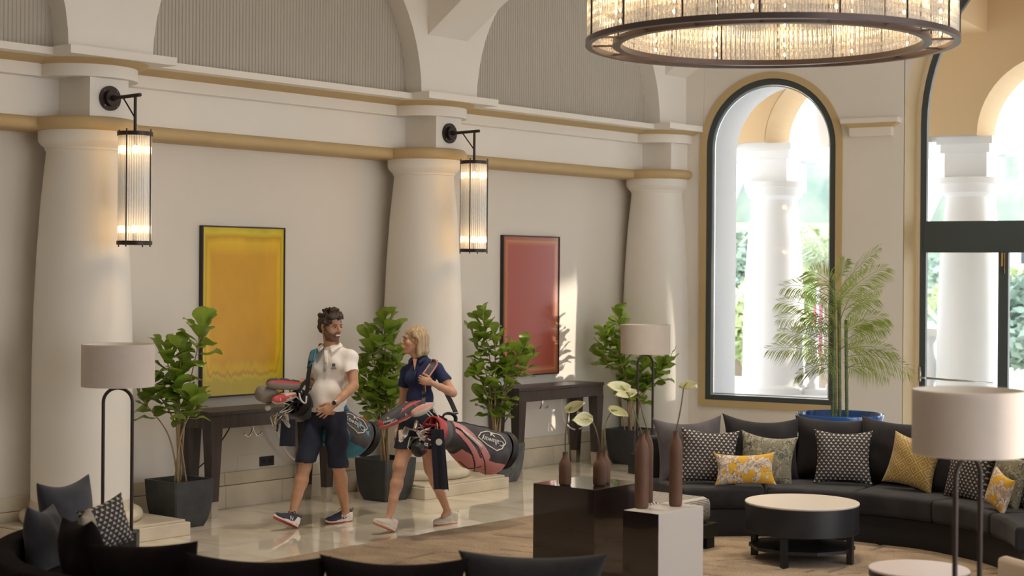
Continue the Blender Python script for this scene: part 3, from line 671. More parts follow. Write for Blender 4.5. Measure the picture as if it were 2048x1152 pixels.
def lantern(y, label, tilt=0.0):
    x0 = -10.60; zc = 3.42
    t = thing('wall_lantern', label, 'wall lamp', (x0, y, zc), 'bracket lanterns on the columns')
    bm = BM(); cyl(bm, (x0, y, zc), (x0 + .02, y, zc), .096, seg=32); cyl(bm, (x0 + .018, y, zc), (x0 + .05, y, zc), .062, seg=32); cyl(bm, (x0 + .05, y, zc), (x0 + .09, y, zc), .025, .018, seg=20); obj('wall_plate', bm, M_bronze, t, smooth=True, angle=35)
    for a in (45, 135, 225, 315):
        bm = BM(); ball(bm, (x0 + .022, y + .08 * cos(radians(a)), zc + .08 * sin(radians(a))), .006, 1); obj('screw', bm, mat('brass', (.7, .5, .25), .3, 1.0), t)
    bm = BM(); cyl(bm, (x0 + .08, y, zc), (x0 + .385, y, zc + .005), .0145); cyl(bm, (x0 + .325, y, zc), (x0 + .325, y, 3.15), .012); cyl(bm, (x0 + .17, y, zc), (x0 + .325, y, zc - .17), .006, seg=8); obj('bracket_arm', bm, M_bronze, t, smooth=True, angle=35)
    c = Vector((x0 + .325, y, 0)); zt, zb = 3.145, 2.285; R = .128
    cap = BM(); lathe(cap, [(.02, zt), (R + .006, zt), (R + .006, zt - .032), (R - .03, zt - .032), (R - .03, zt - .03), (.02, zt - .028)], c, 40); top = obj('top_ring', cap, M_bronze, t, smooth=True, angle=35)
    cap = BM(); lathe(cap, [(R - .04, zb + .03), (R + .006, zb + .03), (R + .006, zb), (R - .04, zb)], c, 40, cap=False); bot = obj('bottom_ring', cap, M_bronze, t, smooth=True, angle=35)
    for k in range(4):
        a = radians(25 + 90 * k); p = c + Vector((cos(a), sin(a), 0)) * (R + .004); bm = BM(); cyl(bm, p + Vector((0, 0, zb - .015)), p + Vector((0, 0, zt + .018)), .0055, seg=8); obj('tie_rod', bm, M_bronze, t)
    bm = BM(); n = 40
    for k in range(n):
        a = 2 * pi * k / n; p = c + Vector((cos(a), sin(a), 0)) * (R - .010); cyl(bm, p + Vector((0, 0, zb + .02)), p + Vector((0, 0, zt - .02)), .0092, seg=8, cap=False)
    o = obj('glass_rods', bm, M_rod, t, smooth=True); o['kind'] = 'stuff'
    for z, s in ((zt - .13, 1), (zb + .12, -1)):
        bm = BM(); ball(bm, c + Vector((0, 0, z)), (.022, .022, .03), 2); obj('bulb', bm, M_bulb, t, smooth=True)
        bm = BM(); cyl(bm, c + Vector((0, 0, z + s * .03)), c + Vector((0, 0, z + s * .10)), .018, seg=12); obj('bulb_holder', bm, M_bronze, t)
        ld = bpy.data.lights.new('bulb_light', 'POINT'); ld.energy = 5; ld.color = (1, .66, .35); ld.shadow_soft_size = .03; lo = bpy.data.objects.new('bulb_light', ld); COL.objects.link(lo); lo.location = c + Vector((0, 0, z)); lo.parent = t; lo.matrix_parent_inverse = wmat(t).inverted()
lantern(7.785, 'ribbed glass lantern on a black bracket, on the nearest column')
lantern(11.70, 'ribbed glass lantern on a black bracket, on the middle column')

# ------------------------------------------------------------------ pots with fiddle-leaf figs
M_pot = mat('pot_slate', (.045, .047, .052), .55, var=.25, scale=7, bump=.5, bscale=18)
M_pot2 = mat('pot_slate_rough', (.055, .06, .066), .5, var=.6, scale=9, bump=1.0, bscale=24, col2=(.13, .14, .15))
M_soil = mat('soil', (.03, .022, .016), .95, bump=.6)
M_leaf = mat('fig_leaf', (.11, .19, .020), .28, scale=5, objrand=.45, col2=(.29, .40, .055), coat=.15)
M_stem = mat('fig_stem', (.36, .26, .14), .7, var=.2, scale=20)
def sq_pot(bm, c, a1, a0, h, belly=.02):
    rings = []; n = 7
    for i in range(n + 1):
        t = i / n; a = a0 + (a1 - a0) * t ** .55 + belly * sin(pi * t) * .3; rings.append((a, h * t))
    rings += [(a1 - .022, h), (a1 - .03, h - .05)]
    R = []
    for a, z in rings:
        k = .012; R.append([bm.verts.new((c[0] + x, c[1] + y, z)) for x, y in ((-a + k, -a), (a - k, -a), (a, -a + k), (a, a - k), (a - k, a), (-a + k, a), (-a, a - k), (-a, -a + k))])
    for j in range(len(R) - 1):
        for i in range(8): bm.faces.new((R[j][i], R[j][(i + 1) % 8], R[j + 1][(i + 1) % 8], R[j + 1][i]))
    bm.faces.new(R[0][::-1])
def leaf_mesh(seed, L=.205, Wd=.145):
    r = random.Random(seed); bm = BM(); prof = [(0, .03), (.15, .32), (.35, .55), (.55, .82), (.72, 1.0), (.87, .86), (.96, .45), (1.0, .05)]
    curl = r.uniform(.1, .45); fold = r.uniform(.12, .3); rows = []
    for t, w in prof:
        x = t * L * (1 - .12 * curl); z = -curl * L * t * t * .6 + .01 * sin(t * 9 + seed); ww = w * Wd / 2
        rows.append([bm.verts.new((x, s * ww, z + abs(s) * ww * fold * (1.0 if abs(s) > .6 else .6) + (.004 * sin(t * 14 + s * 3 + seed) if s else 0))) for s in (-1, -.5, 0, .5, 1)])
    for i in range(len(rows) - 1):
        for k in range(4): bm.faces.new((rows[i][k], rows[i + 1][k], rows[i + 1][k + 1], rows[i][k + 1]))
    me = bpy.data.meshes.new('leaf'); bmesh.ops.recalc_face_normals(bm, faces=bm.faces); bm.to_mesh(me); bm.free(); me.materials.append(M_leaf)
    me.polygons.foreach_set('use_smooth', [True] * len(me.polygons)); return me
def translucent(m, k, c):
    n = m.node_tree.nodes; l = m.node_tree.links; tr = n.new('ShaderNodeBsdfTranslucent'); tr.inputs[0].default_value = (*c, 1); mx = n.new('ShaderNodeMixShader'); mx.inputs[0].default_value = k
    l.new(n['Principled BSDF'].outputs[0], mx.inputs[1]); l.new(tr.outputs[0], mx.inputs[2]); l.new(mx.outputs[0], n['Material Output'].inputs[0])
translucent(M_leaf, .25, (.35, .50, .06))
LEAVES = [leaf_mesh(i) for i in range(5)]
def fig(label, c, z0, tips, seed, rough=False):
    """tips: (px, py, dz, n leaves, length of leafy part)"""
    r = random.Random(seed); t = thing('potted_fig', label, 'potted plant', (c[0], c[1], 0), 'fiddle-leaf figs along the wall')
    bm = BM(); sq_pot(bm, c, .205, .145, .385); obj('pot', bm, M_pot2 if rough else M_pot, t, smooth=True, angle=35)
    bm = BM(); box(bm, (c[0] - .18, c[1] - .18, .2), (c[0] + .18, c[1] + .18, .345)); obj('soil', bm, M_soil, t)
    for k, (px, py, dz, n, leafy) in enumerate(tips):
        tip = at(px, py, z0 + dz); b = Vector((c[0] + r.uniform(-.05, .05), c[1] + r.uniform(-.05, .05), .33))
        mid = b.lerp(tip, .45) + Vector((0, 0, .10)); mid.x = b.x + (tip.x - b.x) * .3; mid.y = b.y + (tip.y - b.y) * .3
        path = bez([b, mid, tip], 10); bm = BM(); tube(bm, path, [.009 - .005 * i / (len(path) - 1) for i in range(len(path))], 7); obj('stem', bm, M_stem, t, smooth=True)
        L = sum((path[i + 1] - path[i]).length for i in range(len(path) - 1))
        for j in range(int(n * 1.5)):
            d = L - leafy * j / max(1, n * 1.5 - 1) * 1.0; d = max(0, d); acc = 0; p = path[-1]; dirn = path[-1] - path[-2]
            for i in range(len(path) - 1):
                s_ = (path[i + 1] - path[i]).length
                if acc + s_ >= d: p = path[i].lerp(path[i + 1], (d - acc) / s_); dirn = path[i + 1] - path[i]; break
                acc += s_
            az = j * 2.4 + k * 1.3 + r.uniform(-.4, .4); el = radians(62 - 60 * (j / max(1, n * 1.5 - 1)) + r.uniform(-14, 14)); out = Vector((cos(az) * cos(el), sin(az) * cos(el), sin(el)))
            o = bpy.data.objects.new('leaf', LEAVES[r.randrange(5)]); COL.objects.link(o)
            X = out.normalized(); Yv = Vector((0, 0, 1)).cross(X).normalized(); Zv = X.cross(Yv); s = r.uniform(.72, 1.12) * (.8 if j == 0 else 1)
            Mx = Matrix((X, Yv, Zv)).transposed().to_4x4() @ Matrix.Rotation(r.uniform(-.6, .6), 4, 'X')
            o.parent = t; o.matrix_parent_inverse = wmat(t).inverted(); o.matrix_basis = Matrix.Translation(p + out * .012) @ Mx @ Matrix.Scale(s, 4)
    return t
fig('fiddle-leaf fig in a dark square pot beside the left floor lamp', (-10.76, 8.625), 13.35, [(405, 652, 0, 11, .36), (330, 695, .05, 12, .36), (362, 705, -.05, 10, .36), (300, 762, -.05, 11, .28), (352, 770, .05, 8, .25), (395, 800, -.1, 12, .24), (285, 800, .1, 7, .2)], 11)
fig('fiddle-leaf fig in a dark square pot between the man and the woman', (-10.63, 10.90), 15.05, [(768, 640, 0, 12, .42), (790, 668, .1, 11, .42), (742, 672, -.05, 11, .42), (726, 735, 0, 11, .36), (800, 715, 0, 11, .40), (716, 785, -.05, 8, .22), (765, 750, -.1, 10, .35), (784, 800, .0, 8, .25), (742, 800, .1, 8, .2)], 12)
fig('fiddle-leaf fig in a rough stone pot left of the second console', (-10.735, 12.605), 16.6, [(965, 634, 0, 12, .40), (948, 672, .05, 10, .4), (990, 668, -.05, 11, .42), (955, 745, -.1, 10, .36), (1046, 692, 0, 12, .34), (1062, 716, .1, 8, .24), (1018, 728, -.1, 9, .36), (962, 800, .05, 9, .25), (1012, 782, .1, 8, .25), (985, 745, .1, 8, .36)], 13, True)
fig('fiddle-leaf fig in a dark pot behind the far floor lamp', (-10.67, 14.80), 18.25, [(1238, 632, 0, 12, .38), (1208, 668, .05, 10, .34), (1232, 690, -.05, 10, .4), (1202, 702, -.1, 7, .2), (1243, 735, 0, 9, .36), (1340, 722, 0, 10, .28), (1322, 742, .05, 9, .28), (1290, 728, -.05, 10, .36), (1265, 752, .1, 9, .3), (1298, 770, 0, 8, .25)], 14)
# ------------------------------------------------------------------ rug
def rug():
    x0, x1, y0, y1 = -8.97, -2.6, 3.2, 12.6; nx, ny = 420, 620
    r = np.random.RandomState(3); X = np.linspace(x0, x1, nx + 1); Y = np.linspace(y0, y1, ny + 1)
    GX, GY = np.meshgrid(X, Y, indexing='ij'); Z = .013 + .0014 * r.rand(nx + 1, ny + 1)
    for _ in range(12):
        Z += .0007 * np.sin(GX * r.uniform(3, 14) + r.uniform(0, 6)) * np.sin(GY * r.uniform(3, 14) + r.uniform(0, 6))
    groove_shade = np.zeros_like(Z)
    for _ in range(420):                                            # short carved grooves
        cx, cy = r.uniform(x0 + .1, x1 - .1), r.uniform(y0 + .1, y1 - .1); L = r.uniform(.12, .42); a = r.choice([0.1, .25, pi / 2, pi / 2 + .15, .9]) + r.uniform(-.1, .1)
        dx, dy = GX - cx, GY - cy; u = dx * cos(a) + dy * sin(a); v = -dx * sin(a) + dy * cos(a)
        g_ = np.exp(-(v / .015) ** 2) * (np.abs(u) < L / 2); Z -= .012 * g_; groove_shade = np.maximum(groove_shade, g_)
    Z[0, :] = Z[-1, :] = 0.0; Z[:, 0] = Z[:, -1] = 0.0
    co = np.stack([GX, GY, np.maximum(Z, 0.002)], -1).reshape(-1, 3); i = np.arange(nx)[:, None] * (ny + 1) + np.arange(ny)[None, :]
    f = np.stack([i, i + ny + 1, i + ny + 2, i + 1], -1).reshape(-1, 4)
    me = mesh_np('rug', co, f); at_ = me.attributes.new('groove_shade', 'FLOAT', 'POINT'); at_.data.foreach_set('value', np.clip(groove_shade, 0, 1).reshape(-1).astype(np.float32)); return me
def mesh_np(name, co, f, smooth=True):
    me = bpy.data.meshes.new(name); me.vertices.add(len(co)); me.vertices.foreach_set('co', np.asarray(co, dtype=np.float32).ravel())
    k = f.shape[1]; me.loops.add(f.size); me.loops.foreach_set('vertex_index', f.ravel().astype(np.int32)); me.polygons.add(len(f))
    me.polygons.foreach_set('loop_start', np.arange(0, f.size, k, dtype=np.int32)); me.polygons.foreach_set('loop_total', np.full(len(f), k, dtype=np.int32))
    me.update(calc_edges=True); me.validate()
    if smooth: me.polygons.foreach_set('use_smooth', [True] * len(me.polygons))
    return me
M_rug = mat('rug_wool', (.26, .165, .085), .95, col2=(.47, .335, .20), scale=2.6, bump=1.0, bscale=140, sheen=.3, detail=10, stretch=(1, 1.6, 1))
def rug_nodes():
    n = M_rug.node_tree.nodes; l = M_rug.node_tree.links; p = n['Principled BSDF']; src = p.inputs['Base Color'].links[0].from_socket
    a = n.new('ShaderNodeAttribute'); a.attribute_name = 'groove_shade'; t2 = n.new('ShaderNodeTexNoise'); t2.inputs['Scale'].default_value = 75; t2.inputs['Detail'].default_value = 4; tc = n.new('ShaderNodeTexCoord'); l.new(tc.outputs['Object'], t2.inputs['Vector'])
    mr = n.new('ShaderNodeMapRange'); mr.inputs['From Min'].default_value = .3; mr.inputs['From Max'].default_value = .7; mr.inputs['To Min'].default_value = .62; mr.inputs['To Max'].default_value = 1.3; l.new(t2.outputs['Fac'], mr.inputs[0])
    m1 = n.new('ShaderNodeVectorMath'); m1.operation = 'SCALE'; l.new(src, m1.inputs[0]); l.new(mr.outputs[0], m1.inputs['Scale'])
    mx = n.new('ShaderNodeMixRGB'); l.new(a.outputs['Fac'], mx.inputs[0]); l.new(m1.outputs[0], mx.inputs[1]); mx.inputs[2].default_value = (.10, .058, .03, 1); l.new(mx.outputs[0], p.inputs['Base Color'])  # shade inside the grooves, painted dark brown through the mask
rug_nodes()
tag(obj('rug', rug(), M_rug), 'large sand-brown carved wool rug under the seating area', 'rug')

# ------------------------------------------------------------------ curved sofas
M_velvet = mat('charcoal_velvet', (.026, .024, .026), .9, sheen=.1, spec=.25, var=.35, scale=5, bump=.1, bscale=12)
M_velvet2 = mat('slate_velvet', (.034, .036, .046), .85, sheen=.15, var=.35, scale=6, bump=.1, bscale=12)
M_velvet4 = mat('black_brown_velvet', (.011, .0075, .008), .95, sheen=.0, spec=.12, var=.35, scale=5, bump=.1, bscale=12)
M_velvet3 = mat('mauve_grey_velvet', (.085, .074, .080), .85, sheen=.12, var=.3, scale=6)
M_sofab = mat('black_sofa_base', (.010, .010, .012), .5)
def rrect(r0, r1, z0, z1, b, n=4):
    pts = []
    for cx, cz, a in ((r1 - b, z0 + b, -pi / 2), (r1 - b, z1 - b, 0), (r0 + b, z1 - b, pi / 2), (r0 + b, z0 + b, pi)):
        for i in range(n + 1): t = a + pi / 2 * i / n; pts.append((cx + b * cos(t), cz + b * sin(t)))
    return pts
def sofa(label, c, a0, a1, ri, ro, n, mv=None):
    mv = mv or M_velvet
    t = thing('curved_sofa', label, 'sofa', (c[0], c[1], 0), 'curved velvet sofas')
    A0, A1 = radians(a0), radians(a1)
    bm = BM(); arc_strip(bm, rrect(ri + .05, ro, .0, .235, .01), 0, A0, A1, 80, c=c); obj('base', bm, M_sofab, t, smooth=True, angle=40)
    bm = BM(); arc_strip(bm, rrect(ro - .15, ro + .02, .03, .74, .03), 0, A0, A1, 80, c=c); obj('back', bm, mv, t, smooth=True, angle=40)
    for k in range(n):
        b0 = A0 + (A1 - A0) * k / n + .006; b1 = A0 + (A1 - A0) * (k + 1) / n - .006
        bm = BM(); arc_strip(bm, rrect(ri, ro - .16, .235, .405, .035), 0, b0, b1, 16, c=c); o = obj('seat_cushion', bm, mv, t, smooth=True, angle=40)
        md = o.modifiers.new('b', 'BEVEL'); md.width = .02; md.segments = 3; md.limit_method = 'ANGLE'; md.angle_limit = radians(50)
    return t
RC = Vector((-5.943, 10.023, 0)); FC = Vector((-6.259, 6.694, 0)); TH = 129.95
sofa('charcoal curved sofa in front of the windows, facing the round table', (RC.x, RC.y), TH - 104, TH + 19.5, 1.57, 2.46, 5)
def cpath(pts): return [FW * z + RT * x for x, z in pts]
def path_strip(bm, prof, path, i0, i1):
    """prof (outward offset, z) swept along a plan polyline"""
    rings = []
    for i in range(i0, i1 + 1):
        d = (path[min(i + 1, len(path) - 1)] - path[max(i - 1, 0)]).normalized(); n_ = Vector((0, 0, 1)).cross(d)
        rings.append([bm.verts.new(path[i] + n_ * o + Vector((0, 0, z))) for o, z in prof])
    m = len(prof)
    for j in range(len(rings) - 1):
        for k in range(m): bm.faces.new((rings[j][k], rings[j][(k + 1) % m], rings[j + 1][(k + 1) % m], rings[j + 1][k]))
    bm.faces.new(rings[0][::-1]); bm.faces.new(rings[-1])
fp = cpath([(-1.29 + 1.62 * cos(radians(a)), 9.42 + 1.62 * sin(radians(a))) for a in range(146, 271, 4)] + [(-1.29 + .15 * i, 7.80) for i in range(1, 13)])
t = thing('curved_sofa', 'dark curved sofa in the foreground, seen from behind', 'sofa', fp[0], 'curved velvet sofas')
for nm, pr, mm in (('base', rrect(.0, .85, 0, .235, .01), M_sofab), ('back', rrect(.0, .15, .03, .57, .03), M_velvet4)):
    bm = BM(); path_strip(bm, pr, fp, 0, len(fp) - 1); obj(nm, bm, mm, t, smooth=True, angle=40)
for k in range(5):
    a_ = int((len(fp) - 1) * k / 5); b_ = int((len(fp) - 1) * (k + 1) / 5); bm = BM(); path_strip(bm, rrect(.16, .88, .235, .39, .035), fp, a_, b_); bmesh.ops.scale(bm, vec=(.995, .995, 1), verts=bm.verts, space=Matrix.Translation(-(fp[a_] + fp[b_]) / 2)); obj('seat_cushion', bm, M_velvet4, t, smooth=True, angle=40)

# ------------------------------------------------------------------ pillows
def tri_mat():
    m = bpy.data.materials.new('triangle_print'); m.use_nodes = True; n = m.node_tree.nodes; l = m.node_tree.links; p = n['Principled BSDF']; p.inputs['Roughness'].default_value = .8
    tc = n.new('ShaderNodeTexCoord'); sp = n.new('ShaderNodeSeparateXYZ'); l.new(tc.outputs['Object'], sp.inputs[0])
    def M_(op, *a):
        q = n.new('ShaderNodeMath'); q.operation = op
        for i, v in enumerate(a):
            if isinstance(v, (int, float)): q.inputs[i].default_value = v
            else: l.new(v, q.inputs[i])
        return q.outputs[0]
    v = M_('DIVIDE', sp.outputs['Z'], .0235); row = M_('FLOOR', v); fv = M_('FRACT', v); odd = M_('MULTIPLY', M_('MODULO', M_('ABSOLUTE', row), 2.0), .5)
    u = M_('FRACT', M_('ADD', M_('DIVIDE', sp.outputs['X'], .037), odd)); du = M_('MULTIPLY', M_('ABSOLUTE', M_('SUBTRACT', u, .5)), 2.0)
    mask = M_('MULTIPLY', M_('LESS_THAN', M_('ADD', M_('MULTIPLY', du, 1.15), fv), .86), M_('GREATER_THAN', fv, .14))
    mx = n.new('ShaderNodeMixRGB'); l.new(mask, mx.inputs[0]); mx.inputs[1].default_value = (.035, .030, .034, 1); mx.inputs[2].default_value = (.52, .47, .40, 1); l.new(mx.outputs[0], p.inputs['Base Color']); return m
def print_mat(name, base, c2, c3, line, sc):
    m = bpy.data.materials.new(name); m.use_nodes = True; n = m.node_tree.nodes; l = m.node_tree.links; p = n['Principled BSDF']; p.inputs['Roughness'].default_value = .8
    tc = n.new('ShaderNodeTexCoord'); w = n.new('ShaderNodeTexNoise'); w.inputs['Scale'].default_value = sc * .6; l.new(tc.outputs['Object'], w.inputs['Vector'])
    mxv = n.new('ShaderNodeMixRGB'); mxv.inputs[0].default_value = .12; l.new(tc.outputs['Object'], mxv.inputs[1]); l.new(w.outputs['Color'], mxv.inputs[2])
    v = n.new('ShaderNodeTexVoronoi'); v.inputs['Scale'].default_value = sc; l.new(mxv.outputs[0], v.inputs['Vector'])
    v2 = n.new('ShaderNodeTexVoronoi'); v2.feature = 'DISTANCE_TO_EDGE'; v2.inputs['Scale'].default_value = sc * 2.2; l.new(mxv.outputs[0], v2.inputs['Vector'])
    n2 = n.new('ShaderNodeTexNoise'); n2.inputs['Scale'].default_value = sc * .8; n2.inputs['Detail'].default_value = 3; l.new(tc.outputs['Object'], n2.inputs['Vector'])
    r = n.new('ShaderNodeValToRGB'); l.new(n2.outputs['Fac'], r.inputs[0]); r.color_ramp.interpolation = 'CONSTANT'
    E_ = r.color_ramp.elements; E_[0].color = (*base, 1); E_[1].position = .475; E_[1].color = (*c2, 1); q = E_.new(.60); q.color = (*c3, 1); q = E_.new(.40); q.color = (*base, 1)
    lt = n.new('ShaderNodeMath'); lt.operation = 'LESS_THAN'; lt.inputs[1].default_value = .045; l.new(v2.outputs['Distance'], lt.inputs[0])
    ge = n.new('ShaderNodeMath'); ge.operation = 'GREATER_THAN'; ge.inputs[1].default_value = .44; l.new(n2.outputs['Fac'], ge.inputs[0])
    mu = n.new('ShaderNodeMath'); mu.operation = 'MULTIPLY'; l.new(lt.outputs[0], mu.inputs[0]); l.new(ge.outputs[0], mu.inputs[1])
    mx = n.new('ShaderNodeMixRGB'); l.new(mu.outputs[0], mx.inputs[0]); l.new(r.outputs[0], mx.inputs[1]); mx.inputs[2].default_value = (*line, 1); l.new(mx.outputs[0], p.inputs['Base Color']); return m
def gold_mat():
    m = bpy.data.materials.new('gold_geometric'); m.use_nodes = True; n = m.node_tree.nodes; l = m.node_tree.links; p = n['Principled BSDF']; p.inputs['Roughness'].default_value = .45; p.inputs['Sheen Weight'].default_value = .3
    tc = n.new('ShaderNodeTexCoord'); sp = n.new('ShaderNodeSeparateXYZ'); l.new(tc.outputs['Object'], sp.inputs[0])
    def M_(op, *a):
        q = n.new('ShaderNodeMath'); q.operation = op
        for i, v in enumerate(a):
            if isinstance(v, (int, float)): q.inputs[i].default_value = v
            else: l.new(v, q.inputs[i])
        return q.outputs[0]
    u = M_('PINGPONG', M_('ADD', sp.outputs['X'], 5.0), .055); v = M_('PINGPONG', M_('ADD', sp.outputs['Z'], 5.0), .055); d = M_('ADD', u, v)
    s = M_('ABSOLUTE', M_('SINE', M_('MULTIPLY', d, 115.0))); mask = M_('LESS_THAN', s, .42)
    mx = n.new('ShaderNodeMixRGB'); l.new(mask, mx.inputs[0]); mx.inputs[1].default_value = (.30, .185, .045, 1); mx.inputs[2].default_value = (.55, .40, .15, 1); l.new(mx.outputs[0], p.inputs['Base Color']); return m
M_tri = tri_mat(); M_floral = print_mat('yellow_floral', (.60, .34, .03), (.62, .53, .44), (.46, .34, .24), (.22, .16, .14), 16); M_khaki = print_mat('khaki_botanical', (.21, .19, .13), (.33, .29, .20), (.14, .16, .12), (.07, .07, .055), 15)
M_gold = gold_mat(); M_beige = mat('beige_linen', (.34, .30, .24), .85)
def pillow_mesh(w, h, th, seed, n=22, sag=.0, pinch=.11):
    r = np.random.RandomState(seed); u = np.sin(np.linspace(-pi / 2, pi / 2, n + 1)); U, V = np.meshgrid(u, u, indexing='ij')
    ex = 1 - pinch * (1 - V ** 2) * 1.2; ez = 1 - pinch * (1 - U ** 2) * 1.2
    X = U * ex * w / 2; Zc = V * ez * h / 2; Zc = Zc - sag * h * (1 - U ** 2) * (V > 0) * np.abs(V)
    T = th / 2 * (np.maximum(0, 1 - np.abs(U) ** 2.6) * np.maximum(0, 1 - np.abs(V) ** 2.6)) ** .45
    wr = sum(.05 * np.sin(U * r.uniform(2, 9) + V * r.uniform(2, 9) + r.uniform(0, 6)) for _ in range(4)); T = T * (1 + wr * .5)
    F = np.stack([X, -T, Zc], -1).reshape(-1, 3); B = np.stack([X, T, Zc], -1).reshape(-1, 3); N = n + 1
    i = np.arange(n)[:, None] * N + np.arange(n)[None, :]; f1 = np.stack([i, i + N, i + N + 1, i + 1], -1).reshape(-1, 4); f2 = f1[:, ::-1] + N * N
    co = np.concatenate([F, B]); bm = bmesh.new(); me = mesh_np('p', co, np.concatenate([f1, f2])); bm.from_mesh(me); bpy.data.meshes.remove(me)
    bmesh.ops.remove_doubles(bm, verts=bm.verts, dist=1e-5); return bm
def pillow(label, m, px, py, z, w, h, face, th=.16, tilt=12, roll=0, seed=0, sag=0.0, group=None, name='pillow', pinch=.11):
    """centre seen at px,py at depth z; face = world point it looks towards"""
    o = obj(name, pillow_mesh(w, h, th, seed, sag=sag, pinch=pinch), m, None, smooth=True); p = at(px, py, z)
    d = Vector((face[0] - p.x, face[1] - p.y, 0)).normalized(); rz = atan2(d.y, d.x) + pi / 2
    o.matrix_basis = Matrix.Translation(p) @ Matrix.Rotation(rz, 4, 'Z') @ Matrix.Rotation(radians(-tilt), 4, 'X') @ Matrix.Rotation(radians(roll), 4, 'Y')
    return tag(o, label, 'pillow', group)
CAMP = (0, 0)
def mixp(a, k=.5): return (a[0] * k + CAMP[0] * (1 - k), a[1] * k + CAMP[1] * (1 - k))
R2 = (RC.x, RC.y)
G1 = 'large velvet back pillows of the far sofa'
pillow('mauve-grey velvet back pillow at the left end of the far sofa', M_velvet3, 1380, 900, 13.62, .60, .56, R2, .20, 14, -2, 1, .05, G1)
pillow('charcoal velvet back pillow with high pointed corners behind the botanical pillow', M_velvet, 1522, 897, 13.72, .66, .56, R2, .20, 12, 2, 2, .05, G1)
pillow('charcoal velvet back pillow behind the middle triangle-print pillow', M_velvet, 1664, 897, 13.62, .64, .52, R2, .20, 10, 1, 3, .0, G1)
pillow('charcoal velvet back pillow left of the gold pillow top', M_velvet, 1788, 905, 13.35, .62, .54, R2, .20, 10, 3, 4, .0, G1)
pillow('charcoal velvet back pillow behind the right floor lamp shade', M_velvet, 1900, 930, 12.9, .60, .54, R2, .20, 10, 2, 5, .0, G1)
pillow('charcoal velvet back pillow at the right edge of the picture', M_velvet, 2010, 945, 12.4, .60, .54, R2, .20, 10, 2, 6, .0, G1)
G2 = 'triangle-print scatter pillows'
pillow('black and cream triangle-print pillow at the left end of the far sofa', M_tri, 1418, 913, 13.32, .475, .45, mixp(R2, .6), .14, 12, 3, 11, .01, G2)
pillow('black and cream triangle-print pillow standing alone in the middle of the far sofa', M_tri, 1686, 914, 13.32, .47, .44, mixp(R2, .6), .14, 12, 0, 12, .01, G2)
pillow('triangle-print pillow seen through the arch of the right floor lamp', M_tri, 1940, 945, 12.55, .44, .46, R2, .14, 10, 4, 13, .01, G2)
pillow('triangle-print pillow cut by the right edge of the picture', M_tri, 2068, 972, 12.0, .42, .44, R2, .14, 10, 4, 14, .01, G2)
pillow('khaki botanical-print pillow behind the yellow floral one', M_khaki, 1534, 918, 13.42, .46, .42, mixp(R2, .6), .14, 10, 6, 15, .03)
pillow('small yellow floral lumbar pillow at the left of the far sofa', M_floral, 1490, 938, 13.12, .49, .26, mixp(R2, .6), .11, 10, -2, 16, .03)
pillow('gold geometric-weave pillow leaning left of the right lamp shade', M_gold, 1826, 925, 12.98, .44, .42, R2, .14, 14, 9, 17, .01)
pillow('khaki botanical-print pillow at the right edge behind a floral one', M_khaki, 2018, 957, 12.15, .40, .40, R2, .14, 12, 12, 18, .02)
pillow('small yellow floral pillow at the right edge of the far sofa', M_floral, 1999, 982, 11.9, .30, .28, R2, .10, 12, 14, 19, .02)
# foreground sofa
F3 = (FC.x, FC.y); G3 = 'large velvet back pillows of the foreground sofa'
FA = tuple((FW * 9.42 + RT * -1.1)[:2]); FB = lambda px: tuple((FW * 11 + RT * ((px - 1024) / 3300 * 8.1))[:2])
pillow('slate-blue velvet pillow with two raised corners at the far left of the foreground sofa', M_velvet2, 134, 1028, 10.1, .50, .44, FA, .18, 8, 0, 21, .05, G3)
pillow('slate-blue velvet pillow at the left bend of the foreground sofa', M_velvet2, 88, 1080, 9.45, .46, .40, FA, .18, 8, 6, 22, .04, G3)
pillow('black-brown velvet pillow in front of the beige pillow, foreground sofa', M_velvet4, 166, 1116, 8.75, .60, .42, FA, .19, 8, 6, 23, .04, G3, pinch=.08)
pillow('black-brown velvet pillow below the left floor lamp, foreground sofa', M_velvet4, 296, 1165, 8.4, .64, .42, tuple((FW * 10.4 + RT * -1.2)[:2]), .20, 8, 5, 24, .0, G3, pinch=.10)
pillow('black-brown velvet pillow with a raised right corner under the walking man', M_velvet4, 516, 1186, 8.15, .72, .40, FB(516), .20, 8, -1, 25, .06, G3, pinch=.10)
pillow('black-brown velvet pillow in front of the rug, lowest in the middle', M_velvet4, 788, 1190, 8.12, .74, .40, FB(788), .20, 8, -1, 26, .07, G3, pinch=.10)
pillow('charcoal velvet pillow with a lit top edge in front of the dark cube', M_velvet, 1064, 1182, 8.15, .74, .40, FB(1064), .20, 8, -1, 27, .03, G3, pinch=.10)
pillow('triangle-print pillow beside the left floor lamp base', M_tri, 212, 1052, 9.5, .32, .30, (FA[0] + .9, FA[1] - .8), .12, 8, -14, 28, .01, G2)
pillow('small beige linen pillow behind the dark foreground pillows', M_beige, 176, 1066, 9.25, .30, .24, FA, .10, 8, 0, 29, .0)

